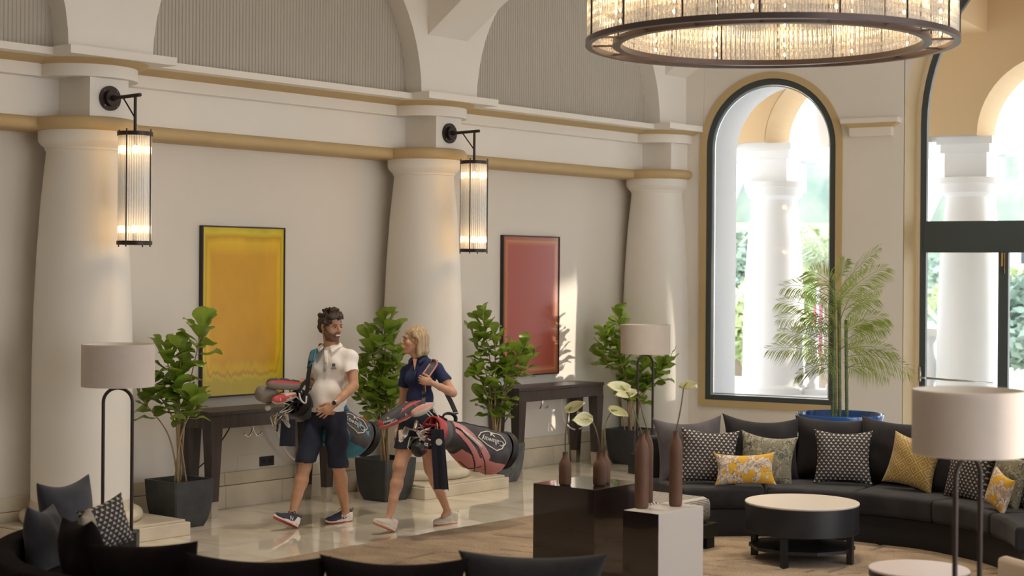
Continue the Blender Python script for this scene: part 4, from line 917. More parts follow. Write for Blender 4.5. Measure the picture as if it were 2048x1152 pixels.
# ------------------------------------------------------------------ ottoman
t = thing('ottoman', 'low square ottoman with a woven black and cream seat on a black base', 'ottoman', (-7.19, 10.32, 0))
bm = BM(); ox0, ox1, oy0, oy1 = -7.52, -6.86, 9.99, 10.66
box(bm, (ox0, oy0, .10), (ox1, oy1, .205), bev=.008); obj('platform', bm, M_sofab, t)
for sx in (ox0 + .02, ox1 - .12):
    for sy in (oy0 + .02, oy1 - .12):
        bm = BM(); box(bm, (sx, sy, 0), (sx + .1, sy + .1, .10)); obj('leg', bm, M_sofab, t)
bm = BM(); box(bm, (ox0 + .03, oy0 + .03, .205), (ox1 - .03, oy1 - .03, .40), bev=.05)
def weave_mat():
    m = bpy.data.materials.new('scale_weave'); m.use_nodes = True; n = m.node_tree.nodes; l = m.node_tree.links; p = n['Principled BSDF']; p.inputs['Roughness'].default_value = .8
    tc = n.new('ShaderNodeTexCoord'); sp = n.new('ShaderNodeSeparateXYZ'); l.new(tc.outputs['Object'], sp.inputs[0])
    def M_(op, *a):
        q = n.new('ShaderNodeMath'); q.operation = op
        for i, v in enumerate(a):
            if isinstance(v, (int, float)): q.inputs[i].default_value = v
            else: l.new(v, q.inputs[i])
        return q.outputs[0]
    a = M_('ADD', M_('MULTIPLY', sp.outputs['X'], 1.0), sp.outputs['Y']); b = M_('ADD', sp.outputs['Z'], M_('MULTIPLY', sp.outputs['X'], .3)); 
    s = M_('MULTIPLY', M_('SINE', M_('MULTIPLY', M_('ADD', a, M_('MULTIPLY', b, .5)), 330.0)), M_('SINE', M_('MULTIPLY', M_('SUBTRACT', a, M_('MULTIPLY', b, 1.4)), 330.0)))
    mask = M_('GREATER_THAN', s, .08); mx = n.new('ShaderNodeMixRGB'); l.new(mask, mx.inputs[0]); mx.inputs[1].default_value = (.035, .032, .036, 1); mx.inputs[2].default_value = (.50, .46, .40, 1); l.new(mx.outputs[0], p.inputs['Base Color']); return m
obj('seat_pad', bm, weave_mat(), t, smooth=True, angle=60)

# ------------------------------------------------------------------ round coffee table and side table
M_blackt = mat('black_oak', (.016, .017, .020), .42, var=.3, scale=5)
M_top = mat('cream_lacquer', (.62, .555, .48), .4)
def round_table(label, c, R, h, drum, top_m, shelf=True, legs=4, a0=.5):
    t = thing('coffee_table', label, 'table', (c[0], c[1], 0)); C3 = (c[0], c[1], 0)
    bm = BM(); lathe(bm, [(R - .006, h - .018), (R, h - .012), (R, h - .004), (R - .004, h)], C3, 72); obj('table_top', bm, top_m, t, smooth=True, angle=30)
    bm = BM(); lathe(bm, [(R - .03, h - drum), (R - .006, h - drum), (R - .002, h - drum + .004), (R - .002, h - .018), (R - .03, h - .018)], C3, 72); obj('drum', bm, M_blackt, t, smooth=True, angle=30)
    for k in range(legs):
        a = a0 + 2 * pi * k / legs; p = Vector(C3) + Vector((cos(a), sin(a), 0)) * (R - .05); bm = BM(); Mx = Matrix.Translation(p) @ Matrix.Rotation(a, 4, 'Z'); box(bm, (-.02, -.026, 0), (.022, .026, h - drum + .01), Mx, bev=.002); obj('leg', bm, M_blackt, t)
    if shelf: bm = BM(); lathe(bm, [(.001, .10), (R - .03, .10), (R - .03, .125), (.001, .125)], C3, 10, a0=a0, a1=a0 + 2 * pi); obj('shelf', bm, M_blackt, t)
    return t
tc_ = at(1604, 1002, 12.07); round_table('round coffee table with a cream top, black drum side and low shelf', (tc_.x, tc_.y), .414, .44, .215, M_top, a0=radians(-79.5))
tc2 = at(1838, 1136, 9.35); round_table('small round side table with a pink-white top at the bottom right', (tc2.x, tc2.y), .281, .44, .05, mat('pink_white_top', (.70, .60, .58), .35), shelf=False, legs=3)

# ------------------------------------------------------------------ display cubes
M_lac = mat('dark_lacquer', (.020, .013, .012), .12, coat=.6, spec=.7)
M_lacw = mat('white_lacquer', (.60, .565, .53), .30, coat=.2)
t = thing('display_cube', 'glossy dark brown lacquer cube carrying short brown vases', 'plinth', (-6.90, 9.08, 0))
bm = BM(); box(bm, (-7.165, 8.80, 0), (-6.64, 9.357, .65), bev=.002); obj('body', bm, M_lac, t)
t = thing('display_plinth', 'white lacquer plinth with a dark end panel, carrying tall vases', 'plinth', (-6.165, 8.93, 0))
bm = BM(); box(bm, (-6.304, 8.674, 0), (-6.03, 9.19, .563), bev=.002); obj('body', bm, M_lacw, t)
bm = BM(); box(bm, (-6.304, 8.665, 0), (-6.03, 8.674, .562)); o = obj('end_panel', bm, M_lac, t); o['label'] = 'dark brown lacquered end panel'

# ------------------------------------------------------------------ vases and anthuriums
M_vase = mat('brown_ceramic', (.125, .062, .038), .6, var=.12, scale=8)
def vase(label, px, py, Z, h, r, group):
    c = gp(px, py, Z); t = thing('vase', label, 'vase', c, group)
    nk = .32 * r / .045
    prof = [(r * .82, 0), (r * .95, .006), (r, .02), (r, h * .55 if h < .3 else h - .12), (r * .96, h - .095 if h > .3 else h * .66), (r * .75, h - .06), (r * .45, h - .035), (r * .42, h - .01), (r * .46, h), (r * .36, h), (r * .33, h - .03)]
    bm = BM(); lathe(bm, prof, c, 32, cap=False); bmesh.ops.contextual_create(bm, geom=[e for e in bm.edges if e.is_boundary and all(abs(v.co.z - c.z) < .001 for v in e.verts)]); obj('body', bm, M_vase, t, smooth=True, angle=50); return c + Vector((0, 0, h))
GV1, GV2 = 'short brown bottle vases on the dark cube', 'tall brown bottle vases on the white plinth'
v1 = vase('short brown vase with one lily stem, nearest the left corner of the dark cube', 1130, 970, .65, .225, .043, GV1)
v2 = vase('short brown vase with two lily stems at the front edge of the dark cube', 1199, 971, .65, .225, .045, GV1)
v2b = vase('short brown vase half hidden behind the front one on the dark cube', 1209, 966, .65, .225, .040, GV1)
v3 = vase('tall brown vase at the left front corner of the white plinth', 1283, 1016, .563, .485, .046, GV2)
v3b = vase('tall brown vase behind the left one on the white plinth', 1293, 1005, .563, .485, .043, GV2)
v4 = vase('tall brown vase standing apart at the right of the white plinth', 1351, 1012, .563, .495, .044, GV2)
M_spathe = mat('cream_spathe', (.82, .80, .55), .35, sub=.15, var=.12, scale=9); M_fstem = mat('purple_green_stem', (.13, .06, .06), .5, col2=(.16, .20, .05), scale=6); M_spadix = mat('green_spadix', (.35, .42, .08), .6)
def anthurium(label, base, pts, z, w, L, aim, roll=0, up=.35):
    """pts: (px,py) of the stem, last = flower heart; aim = (dx,dy) photo direction the spathe tip points"""
    P = [base - Vector((0, 0, .06)), base + Vector((0, 0, .0))] + [at(a, b, z) for a, b in pts]
    t = thing('anthurium', label, 'flower', base, 'cream anthurium flowers in the vases')
    bm = BM(); tube(bm, bez(P, 8), .0042, 7); obj('stem', bm, M_fstem, t, smooth=True)
    tip = P[-1]; X = (RT * aim[0] + Vector((0, 0, -aim[1])) - FW * .35).normalized(); Nn = (Vector((0, 0, 1)) * up - FW * .8 + RT * .1); Yv = Nn.cross(X).normalized(); Zv = X.cross(Yv)
    Mx = Matrix.Translation(tip) @ Matrix((X, Yv, Zv)).transposed().to_4x4() @ Matrix.Rotation(radians(roll), 4, 'X')
    bm = BM(); rows = []
    for i in range(11):
        s = i / 10; x = (-.18 + 1.18 * s) * L; ww = w * (sin(pi * min(1, s * .93 + .05)) ** .75) * (1 - .25 * s); 
        rows.append([bm.verts.new(Mx @ Vector((x - (.12 * L * (1 - abs(k))) * (s < .15), k * ww, .018 * k * k * 2 + .03 * (s - .4) ** 2))) for k in (-1, -.66, -.33, 0, .33, .66, 1)])
    for i in range(10):
        for k in range(6): bm.faces.new((rows[i][k], rows[i + 1][k], rows[i + 1][k + 1], rows[i][k + 1]))
    o = obj('spathe', bm, M_spathe, t, smooth=True); md = o.modifiers.new('s', 'SOLIDIFY'); md.thickness = .0015
    bm = BM(); tube(bm, [Mx @ Vector((.0, 0, .004)), Mx @ Vector((L * .2, 0, .03)), Mx @ Vector((L * .36, 0, .05))], [.0055, .006, .003], 8); obj('spadix', bm, M_spadix, t, smooth=True)
anthurium('cream anthurium tilting right above the leftmost short vase', v1, [(1131, 870), (1135, 838), (1139, 820)], 11.1, .042, .125, (1, -.45))
anthurium('large cream anthurium turned left above the front short vase', v2, [(1197, 880), (1188, 850), (1176, 838)], 10.98, .055, .12, (-1, .05), up=.1)
anthurium('cream anthurium drooping right above the front short vase', v2b, [(1207, 870), (1214, 840), (1224, 822)], 11.05, .038, .12, (1, .38))
anthurium('cream anthurium high above the left tall vase, leaning left', v3, [(1274, 840), (1262, 800), (1250, 780)], 10.45, .046, .14, (-1, -.12), up=.5)
anthurium('cream anthurium behind another one above the back tall vase', v3b, [(1288, 838), (1278, 800), (1264, 788)], 10.72, .036, .13, (-1, .15))
anthurium('single cream anthurium on a straight stem above the right tall vase', v4, [(1359, 830), (1364, 800), (1367, 776)], 10.5, .038, .10, (.7, .02), up=.75)

# ------------------------------------------------------------------ floor lamps
M_shade = mat('linen_shade', (.72, .66, .62), .8, var=.03, scale=12, trans=.0)
def shade_mat():
    m = M_shade; n = m.node_tree.nodes; l = m.node_tree.links; tr = n.new('ShaderNodeBsdfTranslucent'); tr.inputs[0].default_value = (.8, .72, .66, 1); mx = n.new('ShaderNodeMixShader'); mx.inputs[0].default_value = .3
    l.new(n['Principled BSDF'].outputs[0], mx.inputs[1]); l.new(tr.outputs[0], mx.inputs[2]); l.new(mx.outputs[0], n['Material Output'].inputs[0])
shade_mat()
M_liner = mat('shade_liner', (.85, .80, .72), .5)
def floor_lamp(label, x, y, rot):
    t = thing('floor_lamp', label, 'floor lamp', (0, 0, 0), 'arched floor lamps'); H = 1.56; w = .1025
    bm = BM(); lathe(bm, [(.257, H - .305), (.26, H - .305), (.26, H), (.257, H)], (0, 0, 0), 64, cap=False); o = obj('lamp_shade', bm, M_shade, t, smooth=True, angle=60)
    bm = BM(); lathe(bm, [(.2565, H - .303), (.2565, H - .002)], (0, 0, 0), 64, cap=False); obj('shade_liner', bm, M_liner, o, smooth=True)
    bm = BM(); pts = [(-w, 0, .2)] + [(-w, 0, .6), (-w, 0, 1.12)] + [(-w * cos(a), 0, 1.14 + w * sin(a)) for a in [pi * i / 16 for i in range(17)]] + [(w, 0, 1.12), (w, 0, .6), (w, 0, .2)]
    tube(bm, pts, .0125, 12, up=(0, 1, 0)); obj('arched_stand', bm, M_bronze, t, smooth=True, angle=60)
    bm = BM(); cyl(bm, (0, 0, 1.24), (0, 0, 1.34), .008); cyl(bm, (0, 0, 1.32), (0, 0, 1.40), .02); obj('stem', bm, M_bronze, t)
    bm = BM()
    for a in (0, 2.1, 4.2): cyl(bm, (0, 0, 1.335), (.257 * cos(a), .257 * sin(a), 1.275 + .04), .003, seg=6)
    obj('shade_carrier', bm, M_bronze, t)
    bm = BM(); ball(bm, (0, 0, 1.44), (.03, .03, .045), 2); obj('bulb', bm, mat('frosted_bulb', (.9, .88, .8), .4), t, smooth=True)
    bm = BM(); box(bm, (-.15, -.09, 0), (.15, .09, .21), bev=.004); obj('base_block', bm, M_blackt, t)
    t.location = (x, y, 0); t.rotation_euler = (0, 0, rot); return t
L1 = floor_lamp('arched black floor lamp with a white drum shade, before the nearest column', -9.812, 7.30, YAW + .1)
L2 = copy_tree(L1, (-10.03, 14.163, 0), YAW + .60, 'arched black floor lamp with a white drum shade, far behind the vases'); L3 = copy_tree(L1, (-3.352, 7.372, 0), YAW + .72, 'arched black floor lamp with a large pinkish drum shade, nearest, at the right edge')

# ------------------------------------------------------------------ blue pot with areca palm
bc = at(1681, 828, 16.5); t = thing('potted_palm', 'tall areca palm in a wide glossy blue pot behind the far sofa', 'potted plant', (bc.x, bc.y, 0))
bm = BM(); lathe(bm, [(.30, 0), (.34, .02), (.40, .4), (.425, .66), (.435, .70), (.43, .712), (.415, .70), (.40, .60), (.36, .55)], (bc.x, bc.y, 0), 48); obj('pot', bm, mat('blue_glaze', (.02, .085, .30), .15, coat=.5), t, smooth=True, angle=50)
bm = BM(); lathe(bm, [(.02, .60), (.40, .60)], (bc.x, bc.y, 0), 24, cap=False); obj('soil', bm, M_soil, t)
M_cane = mat('palm_cane', (.10, .14, .06), .5, var=.3, scale=9, stretch=(1, 1, 6)); M_frond = mat('palm_frond', (.15, .215, .04), .45, objrand=.3, col2=(.30, .35, .08), scale=3)
translucent(M_frond, .3, (.5, .6, .1))
def frond(base, tipdir, L, droop, seed, nl=30, lw=.0105, ll=.20):
    r = random.Random(seed); bm = BM(); D = Vector(tipdir).normalized(); pts = []
    hd = Vector((D.x, D.y, 0)); 
    for i in range(nl + 1):
        s = i / nl; pts.append(Vector(base) + D * L * s + Vector((0, 0, -droop * L * s * s)))
    tube(bm, pts[::3] + [pts[-1]], [.005 - .0035 * i / (len(pts[::3])) for i in range(len(pts[::3]) + 1)], 5)
    for i in range(3, nl + 1):
        s = i / nl; d = (pts[i] - pts[i - 1]).normalized(); side = d.cross(Vector((0, 0, 1))).normalized(); upv = side.cross(d)
        l_ = ll * (.45 + .75 * sin(pi * min(1, .12 + s * .88))) * r.uniform(.85, 1.1)
        for sg in (1, -1):
            e = (side * sg * (.75 - .35 * s) + d * (.45 + .5 * s) + upv * (.55 if sg > 0 else -.55) * r.uniform(.6, 1.2)).normalized(); a = pts[i]; m_ = a + e * l_ * .5; tp = a + e * l_ + Vector((0, 0, -.25 * l_)); wv = d * lw * .5
            bm.faces.new([bm.verts.new(a), bm.verts.new(m_ + wv), bm.verts.new(tp), bm.verts.new(m_ - wv)])
    return bm
canes = [((1665, 822), (1668, 690)), ((1680, 822), (1678, 600)), ((1694, 822), (1692, 640)), ((1672, 822), (1666, 560))]
for (a, b) in canes:
    p0 = at(a[0], 840, 16.5); p1 = at(b[0], b[1], 16.5); p0.z = .58; bm = BM(); n = 9
    for i in range(n): q0, q1 = p0.lerp(p1, i / n), p0.lerp(p1, (i + 1) / n); cyl(bm, q0, q1, .019, .0165, 10)
    obj('cane', bm, M_cane, t, smooth=True, angle=30)
def fr(b, tip, dz, droop=.25, nl=30, ll=.2):
    p0 = at(b[0], b[1], 16.5); p1 = at(tip[0], tip[1], 16.5 + dz); v = p1 - p0; L = v.length; v = v + Vector((0, 0, droop * L)); obj('frond', frond(p0, v, v.length if False else L * 1.02, droop, hash(tip) % 999, nl, ll=ll), M_frond, t)
for i, a in enumerate([((1672, 590), (1762, 486), .15, .15), ((1680, 600), (1784, 520), -.2, .25), ((1672, 580), (1612, 530), .2, .3), ((1668, 600), (1556, 563), -.15, .35), ((1668, 640), (1545, 590), .2, .35), ((1670, 660), (1548, 630), -.3, .3), ((1668, 690), (1552, 658), .2, .3), ((1668, 720), (1528, 692), -.15, .3), ((1670, 730), (1600, 748), .3, .35), ((1690, 640), (1768, 565), .3, .25), ((1690, 660), (1782, 625), -.2, .35), ((1692, 680), (1780, 650), .2, .3), ((1690, 700), (1790, 700), -.25, .3), ((1690, 715), (1822, 745), .1, .5), ((1690, 735), (1774, 752), .3, .3), ((1680, 640), (1720, 560), -.5, .2), ((1675, 660), (1640, 600), -.5, .25), ((1680, 700), (1725, 690), -.6, .3), ((1670, 700), (1625, 700), -.6, .3), ((1672, 620), (1700, 545), .5, .2), ((1668, 730), (1640, 745), -.5, .4), ((1690, 640), (1745, 600), .6, .3), ((1666, 750), (1620, 690), .6, .2), ((1676, 560), (1690, 520), 0, .1), ((1670, 620), (1590, 575), -.4, .3), ((1690, 620), (1760, 590), -.4, .3), ((1670, 680), (1580, 640), .5, .35), ((1692, 700), (1765, 675), .5, .3), ((1668, 700), (1570, 700), -.4, .35), ((1690, 740), (1750, 730), -.5, .35), ((1678, 620), (1655, 560), -.3, .2), ((1684, 590), (1740, 530), .4, .2), ((1668, 660), (1600, 625), .0, .3), ((1688, 670), (1740, 640), -.2, .3)]):
    fr(*a, nl=44 if i < 15 else 30, ll=.23 if i < 15 else .18)

# ------------------------------------------------------------------ cream armchair at the right edge
ac = at(2272, 1100, 8.5); t = thing('armchair', 'cream upholstered armchair corner at the bottom right edge', 'armchair', (ac.x, ac.y, 0)); Ma = Matrix.Translation((ac.x, ac.y, 0)) @ Matrix.Rotation(YAW + .3, 4, 'Z'); M_cream = mat('cream_upholstery', (.52, .43, .33), .8)
bm = BM(); box(bm, (-.38, -.08, .38), (.38, .06, .74), Ma, bev=.05); obj('backrest', bm, M_cream, t, smooth=True, angle=60)
bm = BM(); box(bm, (-.37, .0, .22), (.37, .66, .42), Ma, bev=.05); obj('seat', bm, M_cream, t, smooth=True, angle=60)
for sx in (-.42, .34): bm = BM(); box(bm, (sx, -.02, .2), (sx + .08, .62, .58), Ma, bev=.03); obj('armrest', bm, M_cream, t, smooth=True, angle=60)
for sx in (-.35, .32):
    for sy in (.0, .58): bm = BM(); box(bm, (sx, sy, 0), (sx + .03, sy + .03, .22), Ma); obj('leg', bm, M_blackt, t)

# ------------------------------------------------------------------ chandelier
cc = Vector((-6.015, 9.963, 0)); ZB = 3.70; RO, RI, HH = 1.275, 1.085, .62
t = thing('chandelier', 'huge round chandelier of two rings hung with vertical glass rods', 'chandelier', (cc.x, cc.y, ZB))
M_ring = mat('ring_bronze', (.10, .075, .075), .35, .5)
def chrod():
    m = rod_glass('chandelier_rod', (.95, .97, 1.0), .3, .3); n = m.node_tree.nodes; l = m.node_tree.links
    tc = n.new('ShaderNodeTexCoord'); sp = n.new('ShaderNodeSeparateXYZ'); l.new(tc.outputs['Object'], sp.inputs[0]); s = n.new('ShaderNodeMath'); s.operation = 'SINE'; mu = n.new('ShaderNodeMath'); mu.operation = 'MULTIPLY'; mu.inputs[1].default_value = 2 * pi / .056; l.new(sp.outputs['Z'], mu.inputs[0]); l.new(mu.outputs[0], s.inputs[0])
    mr = n.new('ShaderNodeMapRange'); mr.inputs['From Min'].default_value = -.3; mr.inputs['From Max'].default_value = .5; mr.inputs['To Min'].default_value = .06; mr.inputs['To Max'].default_value = .42; l.new(s.outputs[0], mr.inputs[0])  # milky bands in the glass imitate the rows of refracted bulb light
    for nd in n:
        if nd.type == 'MIX_SHADER' and abs(nd.inputs[0].default_value - .3) < 1e-5 and not nd.inputs[0].is_linked: l.new(mr.outputs[0], nd.inputs[0])
    return m
M_crod = chrod()
for nm, R, wd in (('outer_ring', RO, .032), ('inner_ring', RI, .045)):
    bm = BM(); arc_strip(bm, [(-wd, ZB - .014), (.012, ZB - .014), (.012, ZB + .024), (-wd, ZB + .024)], R, 0, 2 * pi, 96, c=(cc.x, cc.y), caps=False); bmesh.ops.remove_doubles(bm, verts=bm.verts, dist=1e-5); obj(nm, bm, M_ring, t, smooth=True, angle=40)
    bm = BM(); arc_strip(bm, [(-wd, ZB + HH), (.012, ZB + HH), (.012, ZB + HH + .03), (-wd, ZB + HH + .03)], R, 0, 2 * pi, 96, c=(cc.x, cc.y), caps=False); bmesh.ops.remove_doubles(bm, verts=bm.verts, dist=1e-5); obj(nm, bm, M_ring, t, smooth=True, angle=40)
for k in range(16):
    a = 2 * pi * k / 16 + .1; e = Vector((cos(a), sin(a), 0)); bm = BM(); Mx = Matrix.Translation(cc + Vector((0, 0, ZB))) @ Matrix.Rotation(a, 4, 'Z'); box(bm, (RI - .02, -.012, .006), (RO - .01, .012, .018), Mx); obj('spoke', bm, M_ring, t)
    for R in (RO + .004, RI + .004): bm = BM(); cyl(bm, cc + e * R + Vector((0, 0, ZB - .012)), cc + e * R + Vector((0, 0, ZB + HH)), .0065, seg=8); obj('tie_rod', bm, M_bronze, t)
rb = BM(); cyl(rb, (0, 0, 0), (0, 0, HH - .03), .0125, seg=10, cap=False); rme = bpy.data.meshes.new('glass_rod'); rb.to_mesh(rme); rb.free(); rme.materials.append(M_crod); rme.polygons.foreach_set('use_smooth', [True] * len(rme.polygons))
NO, NI = 212, 180; joined = BM()
for R, N_, nm in ((RO - .012, NO, 'o'), (RI - .016, NI, 'i')):
    for k in range(N_):
        a = 2 * pi * k / N_; p = cc + Vector((cos(a), sin(a), 0)) * R + Vector((0, 0, ZB + .024)); far = Vector((cos(a), sin(a), 0)).dot(FW) > 0.0
        if nm == 'o' or far:
            o = bpy.data.objects.new('glass_rod', rme); COL.objects.link(o); o.parent = t; o.matrix_parent_inverse = wmat(t).inverted(); o.location = p
        else: cyl(joined, p, p + Vector((0, 0, HH - .03)), .0125, seg=8, cap=False)
o = obj('glass_rods', joined, M_crod, t, smooth=True); o['kind'] = 'stuff'
M_bulb2 = mat('warm_bulb', (1, .8, .5), .5, emis=(1.0, .66, .30), estr=9)
for k in range(14):
    a = 2 * pi * (k + .5) / 14; p = cc + Vector((cos(a), sin(a), 0)) * (RO + RI) / 2
    bm = BM()
    for j in range(7): ball(bm, p + Vector((0, 0, ZB + .08 + .056 * j * 1.35)), (.011, .011, .016), 1)
    obj('bulb_string', bm, M_bulb2, t, smooth=True); bm = BM(); cyl(bm, p + Vector((.012, 0, ZB + .03)), p + Vector((.012, 0, ZB + HH)), .004, seg=6); obj('bulb_wire', bm, M_bronze, t)
    ld = bpy.data.lights.new('string_light', 'POINT'); ld.energy = 2.6; ld.color = (1, .62, .28); ld.shadow_soft_size = .05; lo = bpy.data.objects.new('string_light', ld); COL.objects.link(lo); lo.location = p + Vector((0, 0, ZB + .25)); lo.parent = t; lo.matrix_parent_inverse = wmat(t).inverted()
bm = BM()
for k in range(4): a = pi / 4 + k * pi / 2; cyl(bm, cc + Vector((cos(a) * RI, sin(a) * RI, ZB + HH + .02)), cc + Vector((0, 0, 6.2)), .006, seg=6)
cyl(bm, cc + Vector((0, 0, 6.2)), cc + Vector((0, 0, 6.9)), .02); obj('suspension', bm, M_bronze, t)
# ------------------------------------------------------------------ figures: smooth fields turned into one skin each
class Vox:
    def __init__(s, lo, hi, h):
        s.lo = np.array(lo, dtype=np.float64); s.h = h; s.n = np.ceil((np.array(hi) - s.lo) / h).astype(int) + 1
        s.f = np.full(tuple(s.n), .08, dtype=np.float32)
    def _reg(s, lo, hi):
        i0 = np.clip(np.floor((np.array(lo) - s.lo) / s.h).astype(int), 0, s.n - 1); i1 = np.clip(np.ceil((np.array(hi) - s.lo) / s.h).astype(int) + 1, 1, s.n)
        sl = tuple(slice(a, b) for a, b in zip(i0, i1))
        ax = [s.lo[k] + s.h * np.arange(i0[k], i1[k]) for k in range(3)]
        return sl, ax[0][:, None, None], ax[1][None, :, None], ax[2][None, None, :]
    def _mix(s, sl, d, k, op):
        f = s.f[sl]; d = d.astype(np.float32)
        if op == 'sub': f = -f; 
        if k > 0: hh = np.clip(.5 + .5 * (f - d) / k, 0, 1); r = f * (1 - hh) + d * hh - k * hh * (1 - hh)
        else: r = np.minimum(f, d)
        s.f[sl] = -r if op == 'sub' else r
    def cone(s, a, b, ra, rb, k=.015, op='add', flat=None):
        a = np.array(a, dtype=float); b = np.array(b, dtype=float); m = max(ra, rb) + k + 3 * s.h
        sl, X, Y, Z = s._reg(np.minimum(a, b) - m, np.maximum(a, b) + m); ab = b - a; L2 = max(1e-9, ab @ ab)
        t = np.clip(((X - a[0]) * ab[0] + (Y - a[1]) * ab[1] + (Z - a[2]) * ab[2]) / L2, 0, 1)
        dx, dy, dz = X - a[0] - t * ab[0], Y - a[1] - t * ab[1], Z - a[2] - t * ab[2]
        if flat is not None:
            n, q = flat; n = np.array(n) / np.linalg.norm(n); p = dx * n[0] + dy * n[1] + dz * n[2]; g = q - 1; dx, dy, dz = dx + g * p * n[0], dy + g * p * n[1], dz + g * p * n[2]
        s._mix(sl, np.sqrt(dx * dx + dy * dy + dz * dz) - (ra + (rb - ra) * t), k, op)
    def ell(s, c, r, M=None, k=.015, op='add'):
        c = np.array(c, dtype=float); r = np.array(r, dtype=float); m = r.max() + k + 3 * s.h; sl, X, Y, Z = s._reg(c - m, c + m)
        dx, dy, dz = X - c[0], Y - c[1], Z - c[2]
        if M is not None: M = np.array(M); u = [dx * M[0, j] + dy * M[1, j] + dz * M[2, j] for j in range(3)]
        else: u = [dx + 0 * Y + 0 * Z, dy + 0 * X + 0 * Z, dz + 0 * X + 0 * Y]
        k0 = np.sqrt(sum((u[j] / r[j]) ** 2 for j in range(3))); k1 = np.sqrt(sum((u[j] / r[j] ** 2) ** 2 for j in range(3))) + 1e-9
        s._mix(sl, k0 * (k0 - 1) / k1, k, op)
    def chain(s, pts, rs, k=.015, **kw):
        for i in range(len(pts) - 1): s.cone(pts[i], pts[i + 1], rs[i], rs[i + 1], k, **kw)
    def cut(s, p, n):
        """remove everything on the side n points to"""
        sl, X, Y, Z = s._reg(s.lo, s.lo + s.h * s.n); d = (X - p[0]) * n[0] + (Y - p[1]) * n[1] + (Z - p[2]) * n[2]; s.f = np.maximum(s.f, d.astype(np.float32))
    def ripple(s, amp, seed, fr=(18, 45), zs=1.0):
        r = np.random.RandomState(seed); sl, X, Y, Z = s._reg(s.lo, s.lo + s.h * s.n); a = 0
        for _ in range(5): w = r.uniform(-1, 1, 3); w = w / np.linalg.norm(w) * r.uniform(*fr); w[2] *= zs; a = a + np.sin(X * w[0] + Y * w[1] + Z * w[2] + r.uniform(0, 6) + 1.3 * zs * np.sin(Z * 9 + r.uniform(0, 6)))
        s.f = s.f + (amp * a / 2).astype(np.float32)
    def mesh(s):
        f = s.f; ins = f < 0; n = f.shape; c = [n[0] - 1, n[1] - 1, n[2] - 1]
        S = lambda A, i, j, k: A[i:i + c[0], j:j + c[1], k:k + c[2]]
        cnt = np.zeros(c, dtype=np.int8)
        for i in (0, 1):
            for j in (0, 1):
                for k in (0, 1): cnt += S(ins, i, j, k)
        act = (cnt > 0) & (cnt < 8); I, J, K = np.nonzero(act); idx = np.full(c, -1, dtype=np.int64); idx[I, J, K] = np.arange(len(I))
        acc = np.zeros((len(I), 3)); w = np.zeros(len(I))
        cor = [(i, j, k) for i in (0, 1) for j in (0, 1) for k in (0, 1)]; V = {q: f[I + q[0], J + q[1], K + q[2]].astype(float) for q in cor}
        for q in cor:
            for ax in range(3):
                if q[ax] == 0:
                    r = list(q); r[ax] = 1; r = tuple(r); a, b = V[q], V[r]; m = (a < 0) != (b < 0); t = np.where(m, a / np.where(m, a - b, 1), 0)
                    for d in range(3): acc[:, d] += np.where(m, q[d] + (t if d == ax else 0), 0)
                    w += m
        co = s.lo + s.h * (np.stack([I, J, K], 1) + acc / w[:, None]); Q = []
        for ax in range(3):
            o1, o2 = [(1, 2), (2, 0), (0, 1)][ax]; A = [slice(0, n[d]) for d in range(3)]; B = list(A); A[ax] = slice(0, n[ax] - 1); B[ax] = slice(1, n[ax])
            x = ins[tuple(A)] != ins[tuple(B)]; P = np.stack(np.nonzero(x), 1); P = P[(P[:, o1] > 0) & (P[:, o2] > 0) & (P[:, o1] < c[o1]) & (P[:, o2] < c[o2])]
            e1 = np.zeros(3, int); e1[o1] = 1; e2 = np.zeros(3, int); e2[o2] = 1; g = lambda p: idx[p[:, 0], p[:, 1], p[:, 2]]
            q = np.stack([g(P - e1 - e2), g(P - e2), g(P), g(P - e1)], 1); fl = ins[tuple(P.T)]; q[~fl] = q[~fl][:, ::-1]; Q.append(q)
        return co, np.concatenate(Q)
def vobj(name, vox, m, parent, matfn=None, smooth_it=1):
    co, q = vox.mesh()
    for _ in range(smooth_it):                                       # one light Laplacian pass
        acc = np.zeros_like(co); w = np.zeros(len(co))
        for a in range(4):
            for b in ((a + 1) % 4,): np.add.at(acc, q[:, a], co[q[:, b]]); np.add.at(acc, q[:, b], co[q[:, a]]); np.add.at(w, q[:, a], 1); np.add.at(w, q[:, b], 1)
        co = co * .5 + acc / np.maximum(w, 1)[:, None] * .5
    me = mesh_np(name, co, q); o = obj(name, me, m, parent)
    if matfn is not None: ce = co[q].mean(1); me.polygons.foreach_set('material_index', matfn(ce).astype(np.int32))
    me.update(); return o
V3 = lambda v: np.array(v, dtype=float)
def cw(dx, dz, up=0): return RT * dx + FW * dz + Vector((0, 0, up))  # camera-plan direction -> world
def basis(fwd, up=Vector((0, 0, 1))):
    F = fwd.normalized(); Lf = up.cross(F).normalized(); U = F.cross(Lf).normalized(); return Lf, F, U     # left, forward, up
